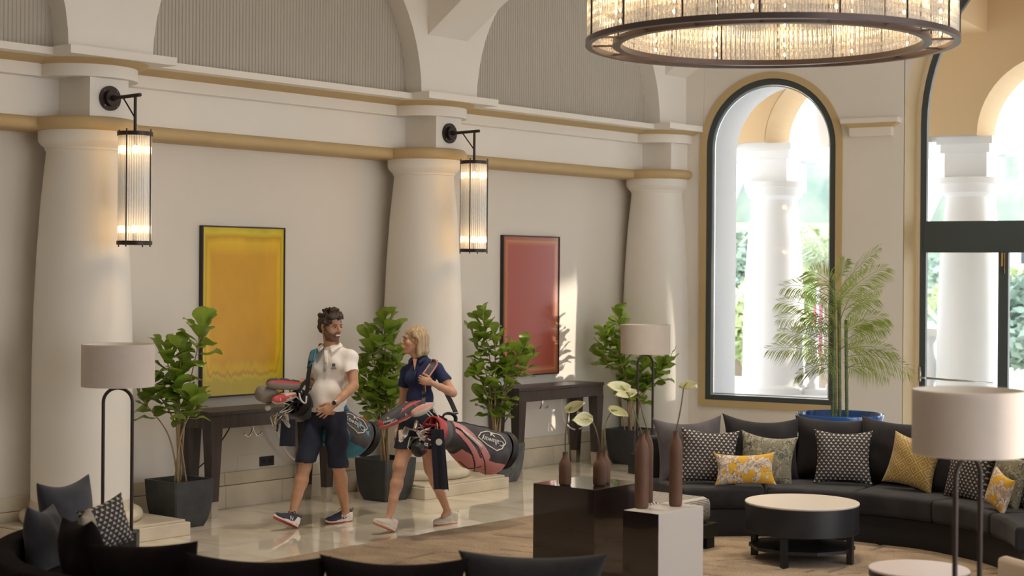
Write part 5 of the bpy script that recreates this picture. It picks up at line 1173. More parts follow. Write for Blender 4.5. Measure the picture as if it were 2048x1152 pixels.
def hand(v, wrist, D, N, T, curls, scale=1.0, spread=.06, thumb=(.55, .75, .25), k=.005):
    """D towards the fingertips, N palm side, T thumb side"""
    D = D.normalized(); T = (T - D * T.dot(D)).normalized(); N = (N - D * N.dot(D) - T * N.dot(T)).normalized(); S = scale; w = Vector(wrist)
    v.chain([w, w + D * .03 * S, w + D * .07 * S], [.024 * S, .030 * S, .036 * S], k=.01, flat=(N, 1.9))
    for i, (L, r) in enumerate(((.070, .0086), (.078, .009), (.072, .0086), (.056, .0076))):
        b = w + D * .078 * S + T * (.0285 - .0195 * i) * S; d = (D + T * spread * (1.5 - i)).normalized(); c = curls[i] if isinstance(curls, (list, tuple)) else curls
        p = b; v.cone(w + D * .03 * S + T * (.016 - .011 * i) * S, b, .012 * S, r * 1.1 * S, k)
        for j, fr in enumerate((.45, .31, .24)):
            a = c * (j + .6); dd = (d * cos(a) + N * sin(a)); q = p + dd * L * fr * S * 1.05; v.cone(p, q, r * S * (1 - .09 * j), r * S * (.93 - .09 * j), .003); p = q
    b = w + D * .022 * S + T * .024 * S; t1 = (D * thumb[0] + T * thumb[1] + N * thumb[2]).normalized(); t2 = (D * (thumb[0] + .5) + T * thumb[1] * .5 + N * (thumb[2] + .25)).normalized()
    v.chain([b, b + t1 * .036 * S, b + t1 * .036 * S + t2 * .03 * S, b + t1 * .036 * S + t2 * .054 * S], [.0145 * S, .0115 * S, .0105 * S, .008 * S], k)
def head(v, c, Fd, tilt, S, female=False):
    """returns the local->world function"""
    Lf, F, U = basis(Fd); R = Matrix.Rotation(tilt, 3, Lf); F = R @ F; U = R @ U; M = np.array([[-Lf[i], F[i], U[i]] for i in range(3)])
    P = lambda x, y, z: Vector(c) + (-Lf * x + F * y + U * z) * S
    E = lambda x, y, z, rx, ry, rz, k=.012, **kw: v.ell(P(x, y, z), (rx * S, ry * S, rz * S), M, k, **kw)
    Cn = lambda a, b, ra, rb, k=.01, **kw: v.cone(P(*a), P(*b), ra * S, rb * S, k, **kw)
    g = .92 if female else 1.0
    E(0, -.014, .034, .074, .094, .082); E(0, .022, -.028, .060 * g, .066, .084)
    for s in (-1, 1):
        Cn((s * .052 * g, -.004, -.045), (s * .018, .056, -.097), .024 * g, .019 * g, .02); E(s * .040, .052, -.022, .023, .024, .022, .014)
        E(s * .0755, -.008, -.004, .008, .017, .029, .004); E(s * .079, -.014, -.002, .006, .010, .022, .003)
    E(0, .066, -.098, .021 * g, .017, .017, .014); Cn((-.032, .074, .024), (.032, .074, .024), .011, .011, .012)
    for s in (-1, 1): E(s * .031, .094, .005, .017, .013, .010, .008, op='sub')
    Cn((0, .080, .018), (0, .104, -.016), .0075, .0105, .006); E(0, .104, -.022, .0115, .011, .009, .004)
    for s in (-1, 1): E(s * .0115, .094, -.026, .008, .009, .007, .004)
    E(0, .078, -.055, .028, .014, .022, .010); Cn((-.019, .089, -.0475), (.019, .089, -.0475), .0052, .0052, .004); Cn((-.016, .088, -.067), (.016, .088, -.067), .0062, .0062, .004)
    E(0, .097, -.056, .021, .010, .0055, .003, op='sub')
    return P, M
def uv_part(name, P, items, m, parent):
    bm = BM()
    for (x, y, z, rx, ry, rz, M) in items: ball(bm, P(x, y, z), (rx, ry, rz), 2, Matrix(M) if M is not None else None)
    return obj(name, bm, m, parent, smooth=True)
M_skin = mat('skin', (.50, .27, .165), .5, var=.06, scale=30, sub=.06); M_skinf = mat('skin_light', (.56, .31, .20), .48, var=.05, scale=30, sub=.06)
M_beard = mat('beard_skin', (.17, .095, .058), .8, var=.3, scale=120); M_lip = mat('lip', (.42, .14, .11), .45); M_teeth = mat('teeth', (.82, .78, .70), .3)
M_eye = mat('eye_white', (.42, .36, .32), .3); M_iris = mat('iris', (.05, .03, .02), .2)
M_hair = mat('dark_brown_hair', (.045, .028, .019), .55, var=.5, scale=90, stretch=(1, 1, .3), bump=.8, bscale=90)
M_hairf = mat('blonde_hair', (.27, .17, .085), .45, var=.45, scale=55, stretch=(1, 1, .08), bump=.6, bscale=60, col2=(.58, .44, .27))
M_polo = mat('white_pique', (.86, .80, .76), .85, var=.02, scale=40, bump=.15, bscale=300); M_navy = mat('navy_cotton', (.012, .016, .034), .8, var=.2, scale=20); M_navyp = mat('navy_pique', (.016, .026, .085), .8, var=.15, scale=30, bump=.15, bscale=300)
M_white = mat('white_cotton', (.75, .70, .65), .7); M_brown = mat('tan_leather', (.36, .15, .06), .5)
def face_bits(t, P, M, S, smile=True, female=False):
    for s in (-1, 1):
        bm = BM(); ball(bm, P(s * .031, .0795, .004), (.0125 * S, .009 * S, .0052 * S), 2, Matrix(M)); e = obj('eye', bm, M_eye, t, smooth=True)
        bm = BM(); ball(bm, P(s * .031, .0852, .004), (.0066 * S, .004 * S, .0046 * S), 2, Matrix(M)); obj('iris', bm, M_iris, e, smooth=True)
        bm = BM(); tube(bm, [P(s * .014, .090, .0225), P(s * .030, .0905, .028), P(s * .047, .078, .0215)], [.0028, .0036, .002], 6); obj('eyebrow', bm, M_hair if not female else mat('brow_brown', (.14, .08, .045), .7), t, smooth=True)
        bm = BM(); tube(bm, [P(s * .018, .0865, .008), P(s * .031, .0895, .0115), P(s * .044, .080, .007)], .0016, 5); obj('eyelid', bm, M_hair, t, smooth=True)
    if smile:
        bm = BM(); ball(bm, P(0, .0885, -.0565), (.023 * S, .0065 * S, .0066 * S), 2, Matrix(M)); obj('teeth', bm, M_teeth, t, smooth=True)

def shoe(t, name, heel, d, pitch, L, up_m, sole_m, mid_m, lace_m, logo=None, roll=0.0):
    """heel = back of the sole on the floor; d = world direction of the toe"""
    Lf, F, U = basis(Vector((d.x, d.y, 0))); R = Matrix.Rotation(-pitch, 3, Lf); F2_, U2_ = R @ F, R @ U; Mx = np.array([[-Lf[i], F2_[i], U2_[i]] for i in range(3)]); S = L / .29
    P = lambda x, y, z: Vector(heel) + (-Lf * x + F2_ * y + U2_ * z) * S
    lo = [min(P(a, b, c)[i] for a in (-.07, .07) for b in (-.03, .32) for c in (-.02, .15)) for i in range(3)]; hi = [max(P(a, b, c)[i] for a in (-.07, .07) for b in (-.03, .32) for c in (-.02, .15)) for i in range(3)]
    h = .003; v = Vox(lo, hi, h); E = lambda x, y, z, rx, ry, rz, k=.02, **kw: v.ell(P(x, y, z), (rx * S, ry * S, rz * S), Mx, k, **kw)
    E(0, .045, .045, .038, .047, .044); E(0, .12, .042, .040, .07, .038); E(0, .205, .034, .045, .075, .027); E(0, .047, .082, .037, .044, .030, .015)
    v.cone(P(0, .055, .075), P(0, .18, .045), .028 * S, .026 * S, .02)
    E(0, .048, .118, .022, .032, .028, .006, op='sub'); v.cut(P(0, 0, .022), -U2_)
    Hh = np.array(heel); mfn = (lambda ce: (((ce - Hh) @ Mx / S)[:, 1] < .088 - .5 * (((ce - Hh) @ Mx / S)[:, 2] - .03)) & (((ce - Hh) @ Mx / S)[:, 2] < .083)) if logo else None
    up = vobj('shoe', v, [up_m, M_white] if logo else up_m, t, (lambda ce: mfn(ce).astype(int)) if logo else None, smooth_it=1)
    def slab(nm, z0, z1, grow, m):
        pts = []
        for i in range(28):
            a = 2 * pi * i / 28; c_, s_ = cos(a), sin(a); w = .037 + .010 * (.5 + .5 * s_) - .006 * max(0, 1 - abs(s_ + .1) * 3); pts.append(((w + grow) * c_, .140 + (.140 + grow) * s_))
        bm = BM(); n = len(pts); A, B = [], []
        for x, y in pts: tr = max(0, (y - .22) / .08) ** 2 * .014; A.append(bm.verts.new(P(x * .96, y, z0 + tr))); B.append(bm.verts.new(P(x, y, z1 + tr * .7 + (.012 if y < .09 else 0))))
        bm.faces.new(A); bm.faces.new(B); [bm.faces.new((A[i], A[(i + 1) % n], B[(i + 1) % n], B[i])) for i in range(n)]; return obj(nm, bm, m, up, smooth=True, angle=40)
    slab('midsole', .008, .030, .002, mid_m); slab('outsole', .0, .010, .001, sole_m)
    bm = BM()
    for j in range(5): y = .105 + j * .018; z = .104 - j * .0095; tube(bm, [P(-.024, y, z - .016), P(0, y + .004, z), P(.024, y, z - .016)], .0028 * S, 6)
    tube(bm, [P(0, .10, .104), P(-.02, .095, .118), P(-.04, .10, .104)], .003, 6); tube(bm, [P(0, .10, .104), P(.022, .10, .116), P(.044, .11, .100)], .003, 6)
    obj('laces', bm, lace_m, up, smooth=True); bm = BM(); tube(bm, [P(0, .004, .085), P(0, -.012, .10), P(0, -.008, .112), P(0, .004, .105)], .003, 6); obj('pull_tab', bm, lace_m, up, smooth=True)
    if logo:
        for sx in (-1, 1):
            me = text_mesh(logo, .052 * S, .0006); X = F2_ * (1 if sx > 0 else -1) * -1.0; X = X * (1 if True else -1)
            Mt = Matrix.Translation(P(sx * .0405, .125, .050)) @ Matrix((-F2_ * sx * -1 if False else (F2_ * (1 if sx > 0 else -1)), (U2_ * .95 + Lf * .25 * sx * 1).normalized(), (-Lf * sx))).transposed().to_4x4(); me.transform(Mt); obj('side_mark', me, M_white, up)
    return up
# ------------------------------------------------------------------ the man
def bounds(*pts, m=.12): a = np.array([list(p) for p in pts]); return a.min(0) - m, a.max(0) + m
def man():
    t = thing('person', 'man in a white polo and navy shorts walking left, blue golf bag on his shoulder', 'person', gp(640, 1046), 'people walking through the lobby')
    J = {k: at(*v) for k, v in dict(pel=(650, 826, 13.62), chest=(667, 738, 13.66), neck=(664, 694, 13.66), shL=(701, 717, 13.58), shR=(633, 716, 13.74), elL=(708, 772, 13.47), wrL=(668, 809, 13.30), elR=(634, 766, 13.90), wrR=(604, 763, 13.70),
        hipL=(670, 834, 13.58), hipR=(632, 836, 13.66), knL=(677, 930, 13.58), anL=(691, 1024, 13.80), knR=(611, 928, 13.50), anR=(585, 1028, 13.44), head=(662, 653, 13.64)).items()}
    tf, tl = cw(-.42, -.91), cw(.91, -.42); tf.normalize(); tl.normalize(); U = Vector((0, 0, 1)); Mt = np.array([[tl[i], tf[i], U[i]] for i in range(3)])
    pf = cw(-.55, -.83).normalized(); pl_ = cw(.83, -.55).normalized(); Mp_ = np.array([[pl_[i], pf[i], U[i]] for i in range(3)])
    lo, hi = bounds(*J.values(), m=.16); hi[2] = 1.82; lo[2] = .02; v = Vox(lo, hi, .0042)
    P, Mh = head(v, J['head'], cw(.74, -.67), radians(6), 1.06)
    v.cone(J['neck'] - U * .03, P(0, -.012, -.055), .060, .055, .02); v.cone(P(0, .02, -.085), J['neck'] + tf * .02, .035, .05, .02)
    v.ell(J['chest'], (.15, .085, .13), Mt); v.ell(J['pel'] + U * .12, (.13, .09, .14), Mp_); v.ell(J['pel'], (.135, .085, .10), Mp_); v.cone(J['shL'], J['shR'], .045, .045, .03)
    def arm(sh, el, wr):
        d = (wr - el); v.chain([sh, sh.lerp(el, .5), el], [.050, .045, .038]); v.chain([el, el + d * .25, el + d * .6, wr], [.038, .041, .033, .0255])
    arm(J['shL'], J['elL'], J['wrL']); arm(J['shR'], J['elR'], J['wrR'])
    hand(v, J['wrL'], cw(-.78, -.15, -.60), cw(.05, .9, -.25), cw(-.5, -.1, .8), [.28, .20, .22, .28], 1.02, .10, thumb=(.75, .5, .35))
    hand(v, J['wrR'], cw(-.85, -.35, -.35), cw(.2, -.1, -.9), cw(.1, -.9, .2), .55, .98, .04)
    def leg(hp, kn, an):
        d = an - kn; v.chain([hp, hp.lerp(kn, .55), kn + U * .03, kn - U * .02], [.072, .066, .054, .050], .015); v.chain([kn, kn + d * .12, kn + d * .32, kn + d * .62, an], [.050, .048, .0545, .042, .031], .015)
        v.ell(kn + pf * .022, (.035, .028, .045), Mp_, .02); v.ell(kn + d * .30 - pf * .018, (.042, .040, .085), Mp_, .02)
    leg(J['hipL'], J['knL'], J['anL']); leg(J['hipR'], J['knR'], J['anR'])
    for an, dd in ((J['anL'], cw(-.70, -.71)), (J['anR'], cw(-.64, -.77))): v.cone(an, an + dd.normalized() * .05 - U * .035, .030, .024, .02)
    Pm = np.linalg.inv(Mh); hc = np.array(J['head'])
    def mf(ce):
        q = (ce - hc) @ Mh / 1.06; x, y, z = q[:, 0], q[:, 1], q[:, 2]; out = np.zeros(len(q))
        jaw = (z < -.040 + .55 * np.clip(.055 - y, 0, .08)) & (z > -.112) & (y > -.012 + .25 * (-z - .06)) & (np.abs(x) < .075) & (y > 0.0)
        cheek = (y > .045) & (z > -.050 + .25 * (np.abs(x) - .03)) & (np.abs(x) > .026); mouth = (np.abs(x) < .021) & (z < -.050) & (z > -.0655) & (y > .07)
        mus = (np.abs(x) < .030) & (z < -.034) & (z > -.051) & (y > .07); out[(jaw & ~cheek) | mus] = 1; out[mouth] = 2; return out
    body = vobj('body', v, [M_skin, M_beard, M_lip], t, mf); face_bits(t, P, Mh, 1.06)
    # hair
    lo, hi = bounds(P(0, 0, .05), m=.17); h = Vox(lo, hi, .0042); r = random.Random(4)
    h.ell(P(0, -.020, .040), (.088, .102, .083), Mh, .02); h.ell(P(0, -.06, -.005), (.078, .055, .072), Mh, .02)
    for s in (-1, 1): h.cone(P(s * .078, .012, .03), P(s * .076, .014, -.03), .012, .008, .01)
    h.ell(P(0, .112, -.030), (.105, .080, .088), Mh, .01, op='sub'); h.ell(P(.075, .03, -.05), (.03, .05, .04), Mh, .01, op='sub'); h.ell(P(-.075, .03, -.05), (.03, .05, .04), Mh, .01, op='sub')
    for _ in range(46):
        a = r.uniform(-2.6, 2.6); e = r.uniform(.25, 1.4); q = Vector((cos(e) * sin(a) * .088, cos(e) * cos(a) * .096 - .02, sin(e) * .088 + .046))
        if q.y > .06 and q.z < .06: continue
        n_ = Vector((q.x, q.y, q.z + .02)).normalized(); q2 = q + n_ * .009 + Vector((r.uniform(-.02, .02), r.uniform(0, .025), r.uniform(-.004, .012))); h.cone(P(*(q * .96)), P(*q2), .015, .006, .012)
    for x in (-.05, -.03, -.01, .015, .035, .055): h.cone(P(x, .045, .086), P(x + .010, .084, .088 - abs(x) * .3), .022, .010, .014)
    h.ripple(.0022, 3, (90, 220)); vobj('hair', h, M_hair, t, smooth_it=0)
    # polo shirt
    pts = [J[k] for k in ('pel', 'neck', 'shL', 'shR', 'elL', 'elR')]; lo, hi = bounds(*pts, m=.17); lo[2] = .90; s = Vox(lo, hi, .0048)
    s.ell(J['chest'] + tf * .005, (.182, .122, .165), Mt, .03); s.ell(J['chest'].lerp(J['pel'], .62) + tf * .012, (.166, .126, .15), Mt, .05); s.ell(J['pel'] + U * .06, (.163, .122, .12), Mp_, .03)
    s.cone(J['shL'] + U * .004, J['shR'] + U * .004, .058, .058, .035); s.cone(J['neck'] - U * .03, J['neck'] + U * .0, .075, .062, .03); s.cone(J['neck'] - U * .012, J['shL'] + U * .012 - tl * .02, .058, .052, .04); s.cone(J['neck'] - U * .012, J['shR'] + U * .012 + tl * .02, .058, .052, .04)
    for sh, el, fr in ((J['shL'], J['elL'], .72), (J['shR'], J['elR'], .66)): s.chain([sh, sh.lerp(el, fr)], [.058, .070], .03)
    s.ripple(.0062, 8, (14, 44)); q = J['shL'].lerp(J['elL'], .60); dn = (J['elL'] - J['shL']).normalized(); s.cone(q + dn * .06, q + dn * .20, .060 if False else .1, .1, 0, op='sub'); q = J['shR'].lerp(J['elR'], .55); dn = (J['elR'] - J['shR']).normalized(); s.cone(q + dn * .09, q + dn * .2, .09, .09, 0, op='sub')
    s.cut((0, 0, .962), (0, 0, -1)); s.cone(J['neck'] + U * .055 + tf * .02, J['neck'] + U * .10 + tf * .02, .070, .09, .004, op='sub')
    shirt = vobj('polo_shirt', s, M_polo, t)
    # collar, placket, buttons
    nk = J['neck'] + U * .020; bm = BM()
    for sg in (-1, 1):
        pa = [nk - tf * .062 + U * .030, nk + tl * sg * .060 - tf * .02 + U * .024, nk + tl * sg * .064 + tf * .035 + U * .008, nk + tl * sg * .030 + tf * .088 - U * .018]
        pb = [nk - tf * .088 - U * .008, nk + tl * sg * .094 - tf * .02 - U * .008, nk + tl * sg * .100 + tf * .062 - U * .020, nk + tl * sg * .062 + tf * .112 - U * .062]
        A = [bm.verts.new(p) for p in bez(pa, 5)]; B = [bm.verts.new(p) for p in bez(pb, 5)]; [bm.faces.new((A[i], A[i + 1], B[i + 1], B[i])) for i in range(len(A) - 1)]
    c = obj('collar', bm, M_polo, t, smooth=True); md = c.modifiers.new('s', 'SOLIDIFY'); md.thickness = .004
    front = lambda z, x=0.0: J['chest'].lerp(J['pel'], 0) + tf * .135 + tl * x + U * z
    bm = BM(); tube(bm, [nk + tf * .098 - U * .045, J['chest'] + tf * .119 + U * .07, J['chest'] + tf * .131 - U * .02], .017, 8, flat=.15, up=tf); obj('placket', bm, M_polo, t, smooth=True)
    for z in (.055, .005): bm = BM(); p = J['chest'] + tf * (.1255 + (.055 - z) * .14) + U * z; cyl(bm, p, p + tf * .004, .005, seg=10); obj('button', bm, M_brown, t)
    # chest emblem
    e = J['chest'] + tl * .072 + U * .028 + tf * .117; X, Yv = tl, U; n_ = (tf + tl * .35).normalized(); X = U.cross(n_); bm = BM()
    Me = Matrix.Translation(e) @ Matrix((X, U, n_)).transposed().to_4x4(); box(bm, (-.013, 0, -.002), (.013, .026, .004), Me); obj('chest_emblem', bm, mat('emblem_grey', (.10, .10, .12), .6), t)
    bm = BM(); [box(bm, (-.017 + i * .009, -.011, -.002), (-.011 + i * .009, -.006, .004), Me) for i in range(4)]; box(bm, (-.024, -.0205, -.002), (.024, -.017, .004), Me); o = obj('emblem_lettering', bm, mat('emblem_grey', (.1, .1, .12)), t)
    # shorts and belt
    pts = [J[k] for k in ('pel', 'knL', 'knR')]; lo, hi = bounds(*pts, m=.2); s = Vox(lo, hi, .0048)
    s.ell(J['pel'] + U * .02, (.168, .125, .13), Mp_, .03); s.cone(J['pel'] + U * .05, J['pel'] + U * .12, .13, .135, .02, flat=(pf, 1.2))
    for hp, kn in ((J['hipL'], J['knL']), (J['hipR'], J['knR'])): s.chain([hp, hp.lerp(kn, .5), kn + U * .02, kn - U * .06], [.094, .088, .080, .079], .03)
    s.ripple(.0058, 5, (14, 40)); s.cut((0, 0, .945), (0, 0, 1))
    zl, zr = J['knL'] + U * .015, J['knR'] + U * .055
    for kn, z in ((J['knL'], zl), (J['knR'], zr)): s.cone(z - U * .15, z - U * .11, .112, .112, 0, op='sub')
    vobj('shorts', s, M_navy, t)
    c = J['pel'] + U * .105; c.z = .957; bm = BM(); ring = [c + pl_ * .166 * cos(a) + pf * .126 * sin(a) for a in [2 * pi * i / 48 for i in range(49)]]
    tube(bm, ring, .020, 8, cap=False, flat=.2, up=None if False else None)
    bm.free(); bm = BM(); n = 48; rr = []
    for i in range(n): a = 2 * pi * i / n; e1 = pl_ * cos(a) * .170 + pf * sin(a) * .130; e0 = pl_ * cos(a) * .160 + pf * sin(a) * .120; rr.append([bm.verts.new(c + e1 * 1.0 + U * .017), bm.verts.new(c + e0 + U * .017), bm.verts.new(c + e0 - U * .017), bm.verts.new(c + e1 - U * .017)])
    for i in range(n):
        for k in range(4): bm.faces.new((rr[i][k], rr[i][(k + 1) % 4], rr[(i + 1) % n][(k + 1) % 4], rr[(i + 1) % n][k]))
    belt = obj('belt', bm, M_white, t); 
    for a in (60, 82, 108, 128, 150):
        a = radians(a); p = c + pl_ * cos(a) * .170 + pf * sin(a) * .130; d_ = (pl_ * cos(a) + pf * sin(a)).normalized(); sd_ = U.cross(d_); bm = BM(); Mb = Matrix.Translation(p) @ Matrix((sd_, d_, U)).transposed().to_4x4(); box(bm, (-.004, -.002, -.016), (.004, .003, .016), Mb); obj('belt_loop', bm, M_navy, belt)
    p = c + pl_ * cos(radians(38)) * .168 + pf * sin(radians(38)) * .130 - U * .02; d_ = (pl_ * .8 + pf * .6).normalized(); Mb = Matrix.Translation(p) @ Matrix((U.cross(d_), d_, U)).transposed().to_4x4(); bm = BM(); box(bm, (-.035, -.004, -.016), (.035, .006, .016), Mb, bev=.003); o = obj('leather_patch', bm, M_brown, belt); o['label'] = 'brown leather patch on the belt'
    # watch
    d_ = (J['wrL'] - J['elL']).normalized(); w0 = J['wrL'] - d_ * .012; bm = BM(); cyl(bm, w0 - d_ * .010, w0 + d_ * .010, .031, .030, 20); wt = obj('watch_strap', bm, mat('watch_strap', (.30, .28, .27), .4, .5), t, smooth=True, angle=40)
    bm = BM(); n_ = cw(-.1, -1, .25).normalized(); cyl(bm, w0 + n_ * .022, w0 + n_ * .034, .017, .016, 16); obj('watch_case', bm, M_black, wt, smooth=True, angle=40)
    # shoes
    Mu = mat('shoe_navy_mesh', (.035, .042, .07), .8, bump=.3, bscale=300); Mred = mat('red_rubber', (.38, .035, .03), .6); 
    shoe(t, 'shoe', gp(704, 1041.5), cw(-.72, -.69), 0.0, .285, Mu, Mred, M_white, M_black, 'N'); hR = gp(594, 1056.5); shoe(t, 'shoe', hR, cw(-.66, -.75), radians(24), .285, Mu, Mred, M_white, M_black, 'N')
    for a_, s_ in ((J['anL'], 1), (J['anR'], 1)): bm = BM(); cyl(bm, a_ - U * .04, a_ + U * .006, .035, .034, 20); obj('sock', bm, M_white, t, smooth=True)
    return t, J, (tf, tl, pf, pl_)
MAN, MJ, MF = man()

# ------------------------------------------------------------------ the woman
def woman():
    t = thing('person', 'woman in a navy polo and skort walking left, carrying a pink golf bag', 'person', gp(835, 1055), 'people walking through the lobby')
    J = {k: at(*v) for k, v in dict(pel=(836, 842, 13.45), waist=(840, 796, 13.47), chest=(844, 750, 13.47), neck=(840, 717, 13.48), shL=(876, 741, 13.39), shR=(812, 745, 13.56), elL=(906, 786, 13.34), wrL=(864, 766, 13.14), elR=(806, 806, 13.62), wrR=(797, 856, 13.56),
        hipL=(852, 850, 13.40), hipR=(821, 850, 13.50), knL=(861, 936, 13.46), anL=(895, 1022, 13.70), knR=(799, 940, 13.36), anR=(779, 1034, 13.27), head=(828, 681, 13.48)).items()}
    tf, tl = cw(-.50, -.87).normalized(), cw(.87, -.50).normalized(); U = Vector((0, 0, 1)); Mt = np.array([[tl[i], tf[i], U[i]] for i in range(3)])
    lo, hi = bounds(*J.values(), m=.15); hi[2] = 1.74; lo[2] = .02; v = Vox(lo, hi, .0042)
    S = .98; P, Mh = head(v, J['head'], cw(-.97, -.26), radians(-4), S, True)
    v.cone(J['neck'] - U * .03, P(0, -.018, -.06), .050, .046, .02); v.cone(P(0, .015, -.085), J['neck'] + tf * .01, .03, .04, .02)
    v.ell(J['chest'], (.12, .075, .11), Mt); v.ell(J['waist'], (.10, .07, .11), Mt, .02); v.ell(J['pel'], (.13, .09, .10), Mt, .02); v.cone(J['shL'], J['shR'], .040, .040, .03)
    def arm(sh, el, wr):
        d = (wr - el); v.chain([sh, sh.lerp(el, .5), el], [.041, .038, .032]); v.chain([el, el + d * .25, el + d * .6, wr], [.032, .034, .027, .0205])
    arm(J['shL'], J['elL'], J['wrL']); arm(J['shR'], J['elR'], J['wrR'])
    hand(v, J['wrL'], cw(-.90, -.2, .25), cw(.1, 1, -.1), cw(.2, -.1, 1), [.75, .8, .85, .9], .90, .02, thumb=(.7, .55, .5))
    hand(v, J['wrR'], cw(-.20, -.1, -.95), cw(.6, -.2, .1), cw(-.45, -.85, 0), .30, .88, .05)
    def leg(hp, kn, an):
        d = an - kn; v.chain([hp, hp.lerp(kn, .55), kn + U * .03, kn - U * .02], [.080, .067, .052, .048], .03); v.chain([kn, kn + d * .12, kn + d * .30, kn + d * .62, an], [.047, .045, .050, .038, .0265], .015)
        v.ell(kn + tf * .018, (.032, .026, .042), Mt, .02); v.ell(kn + d * .30 - tf * .016, (.038, .036, .085), Mt, .02)
    leg(J['hipL'], J['knL'], J['anL']); leg(J['hipR'], J['knR'], J['anR'])
    for an in (J['anL'], J['anR']): v.cone(an, an + cw(-.66, -.75) * .05 - U * .035, .026, .021, .02)
    hc = np.array(J['head'])
    def mf(ce):
        q = (ce - hc) @ Mh / S; x, y, z = q[:, 0], q[:, 1], q[:, 2]; out = np.zeros(len(q)); out[(np.abs(x) < .022) & (z < -.042) & (z > -.074) & (y > .082)] = 1; return out
    vobj('body', v, [M_skinf, M_lip], t, mf); face_bits(t, P, Mh, S, True, True)
    lo, hi = bounds(P(0, 0, 0), m=.2); h = Vox(lo, hi, .004)
    h.ell(P(0, -.020, .040), (.083, .102, .086), Mh, .02); h.ell(P(0, -.060, -.02), (.086, .070, .095), Mh, .03); h.ell(P(0, -.066, -.085), (.088, .068, .055), Mh, .03)
    for s in (-1, 1): h.cone(P(s * .074, -.02, .03), P(s * .080, -.035, -.11), .022, .020, .02, flat=None); h.cone(P(s * .060, .030, .07), P(s * .076, -.005, .02), .018, .018, .02)
    h.cut(P(0, 0, -.128), P(0, -.02, -1) - P(0, 0, 0)); h.ell(P(0, .110, -.040), (.11, .088, .106), Mh, .01, op='sub'); h.ell(P(0, .03, -.13), (.06, .06, .07), Mh, .01, op='sub')
    for s in (-1, 1): h.ell(P(s * .088, .012, -.012), (.022, .028, .040), Mh, .008, op='sub')
    h.ripple(.0013, 6, (70, 170), .06); vobj('hair', h, M_hairf, t, smooth_it=1)
    pts = [J[k] for k in ('waist', 'neck', 'shL', 'shR', 'elL', 'elR')]; lo, hi = bounds(*pts, m=.15); s = Vox(lo, hi, .0045)
    s.ell(J['chest'] + U * .01, (.142, .098, .125), Mt, .03); s.ell(J['waist'], (.121, .092, .13), Mt, .04)
    for sg in (-1, 1): s.ell(J['chest'] + tl * sg * .062 + tf * .058 - U * .028, (.060, .058, .058), Mt, .03)
    s.cone(J['shL'] + U * .004, J['shR'] + U * .004, .043, .043, .03); s.cone(J['neck'] - U * .03, J['neck'] + U * .005, .062, .053, .03); s.cone(J['neck'] - U * .012, J['shL'] + U * .008 - tl * .015, .048, .040, .03); s.cone(J['neck'] - U * .012, J['shR'] + U * .008 + tl * .015, .048, .040, .03)
    for sh, el, fr in ((J['shL'], J['elL'], .46), (J['shR'], J['elR'], .40)): s.chain([sh, sh.lerp(el, fr)], [.045, .055], .025)
    s.ripple(.0025, 9, (18, 45)); zw = at(840, 806, 13.4).z; s.cut((0, 0, zw), (0, 0, -1)); s.cone(J['neck'] + U * .06 + tf * .015, J['neck'] + U * .1 + tf * .015, .064, .08, .004, op='sub')
    for sh, el, f0 in ((J['shL'], J['elL'], .44), (J['shR'], J['elR'], .38)): dn = (el - sh).normalized(); q = sh.lerp(el, f0) + dn * .085; s.cone(q, q + dn * .1, .085, .085, 0, op='sub')
    vobj('polo_shirt', s, M_navyp, t)
    nk = J['neck'] + U * .016; bm = BM()
    for sg in (-1, 1):
        pa = [nk - tf * .052 + U * .028, nk + tl * sg * .050 - tf * .015 + U * .022, nk + tl * sg * .052 + tf * .030 + U * .006, nk + tl * sg * .022 + tf * .072 - U * .020]
        pb = [nk - tf * .074 - U * .006, nk + tl * sg * .076 - tf * .015 - U * .010, nk + tl * sg * .080 + tf * .046 - U * .028, nk + tl * sg * .054 + tf * .090 - U * .062]
        A = [bm.verts.new(p) for p in bez(pa, 5)]; B = [bm.verts.new(p) for p in bez(pb, 5)]; [bm.faces.new((A[i], A[i + 1], B[i + 1], B[i])) for i in range(len(A) - 1)]
    c = obj('collar', bm, M_navyp, t, smooth=True); md = c.modifiers.new('s', 'SOLIDIFY'); md.thickness = .004
    # open neckline: skin V between the collar points
    bm = BM(); A = [nk + tl * .020 + tf * .070 - U * .016, nk - tl * .020 + tf * .070 - U * .016, J['chest'] + tf * .104 + U * .045]; f_ = bm.faces.new([bm.verts.new(p + tf * .004) for p in A]); o = obj('neckline', bm, M_skinf, t); md = o.modifiers.new('s', 'SOLIDIFY'); md.thickness = .004
    bm = BM(); tube(bm, [J['chest'] + tf * .102 + U * .04, J['chest'] + tf * .114 - U * .01, J['chest'] + tf * .105 - U * .07], .012, 8, flat=.15, up=tf); obj('placket', bm, M_navyp, t, smooth=True)
    # white waistband and skort
    lo, hi = bounds(J['pel'], J['knL'], J['knR'], m=.2); s = Vox(lo, hi, .0045); s.ell(J['pel'] + U * .01, (.158, .118, .12), Mt, .03); s.ell(J['waist'] - U * .04, (.125, .096, .10), Mt, .04)
    for hp, kn in ((J['hipL'], J['knL']), (J['hipR'], J['knR'])): s.chain([hp, hp.lerp(kn, .62)], [.094, .088], .03)
    zt = at(840, 815, 13.4).z; zb = at(806, 898, 13.35).z; s.ripple(.0025, 4, (16, 36)); s.cut((0, 0, zt), (0, 0, 1)); s.cut((0, 0, zb), (0, 0, -1)); vobj('skort', s, M_navy, t)
    s = Vox(*bounds(J['waist'], m=.18), .0045); s.ell(J['waist'] - U * .04, (.129, .100, .11), Mt, .02); s.ell(J['pel'] + U * .01, (.160, .12, .12), Mt, .03); s.cut((0, 0, zw + .006), (0, 0, 1)); s.cut((0, 0, zt - .004), (0, 0, -1)); vobj('waistband', s, M_white, t)
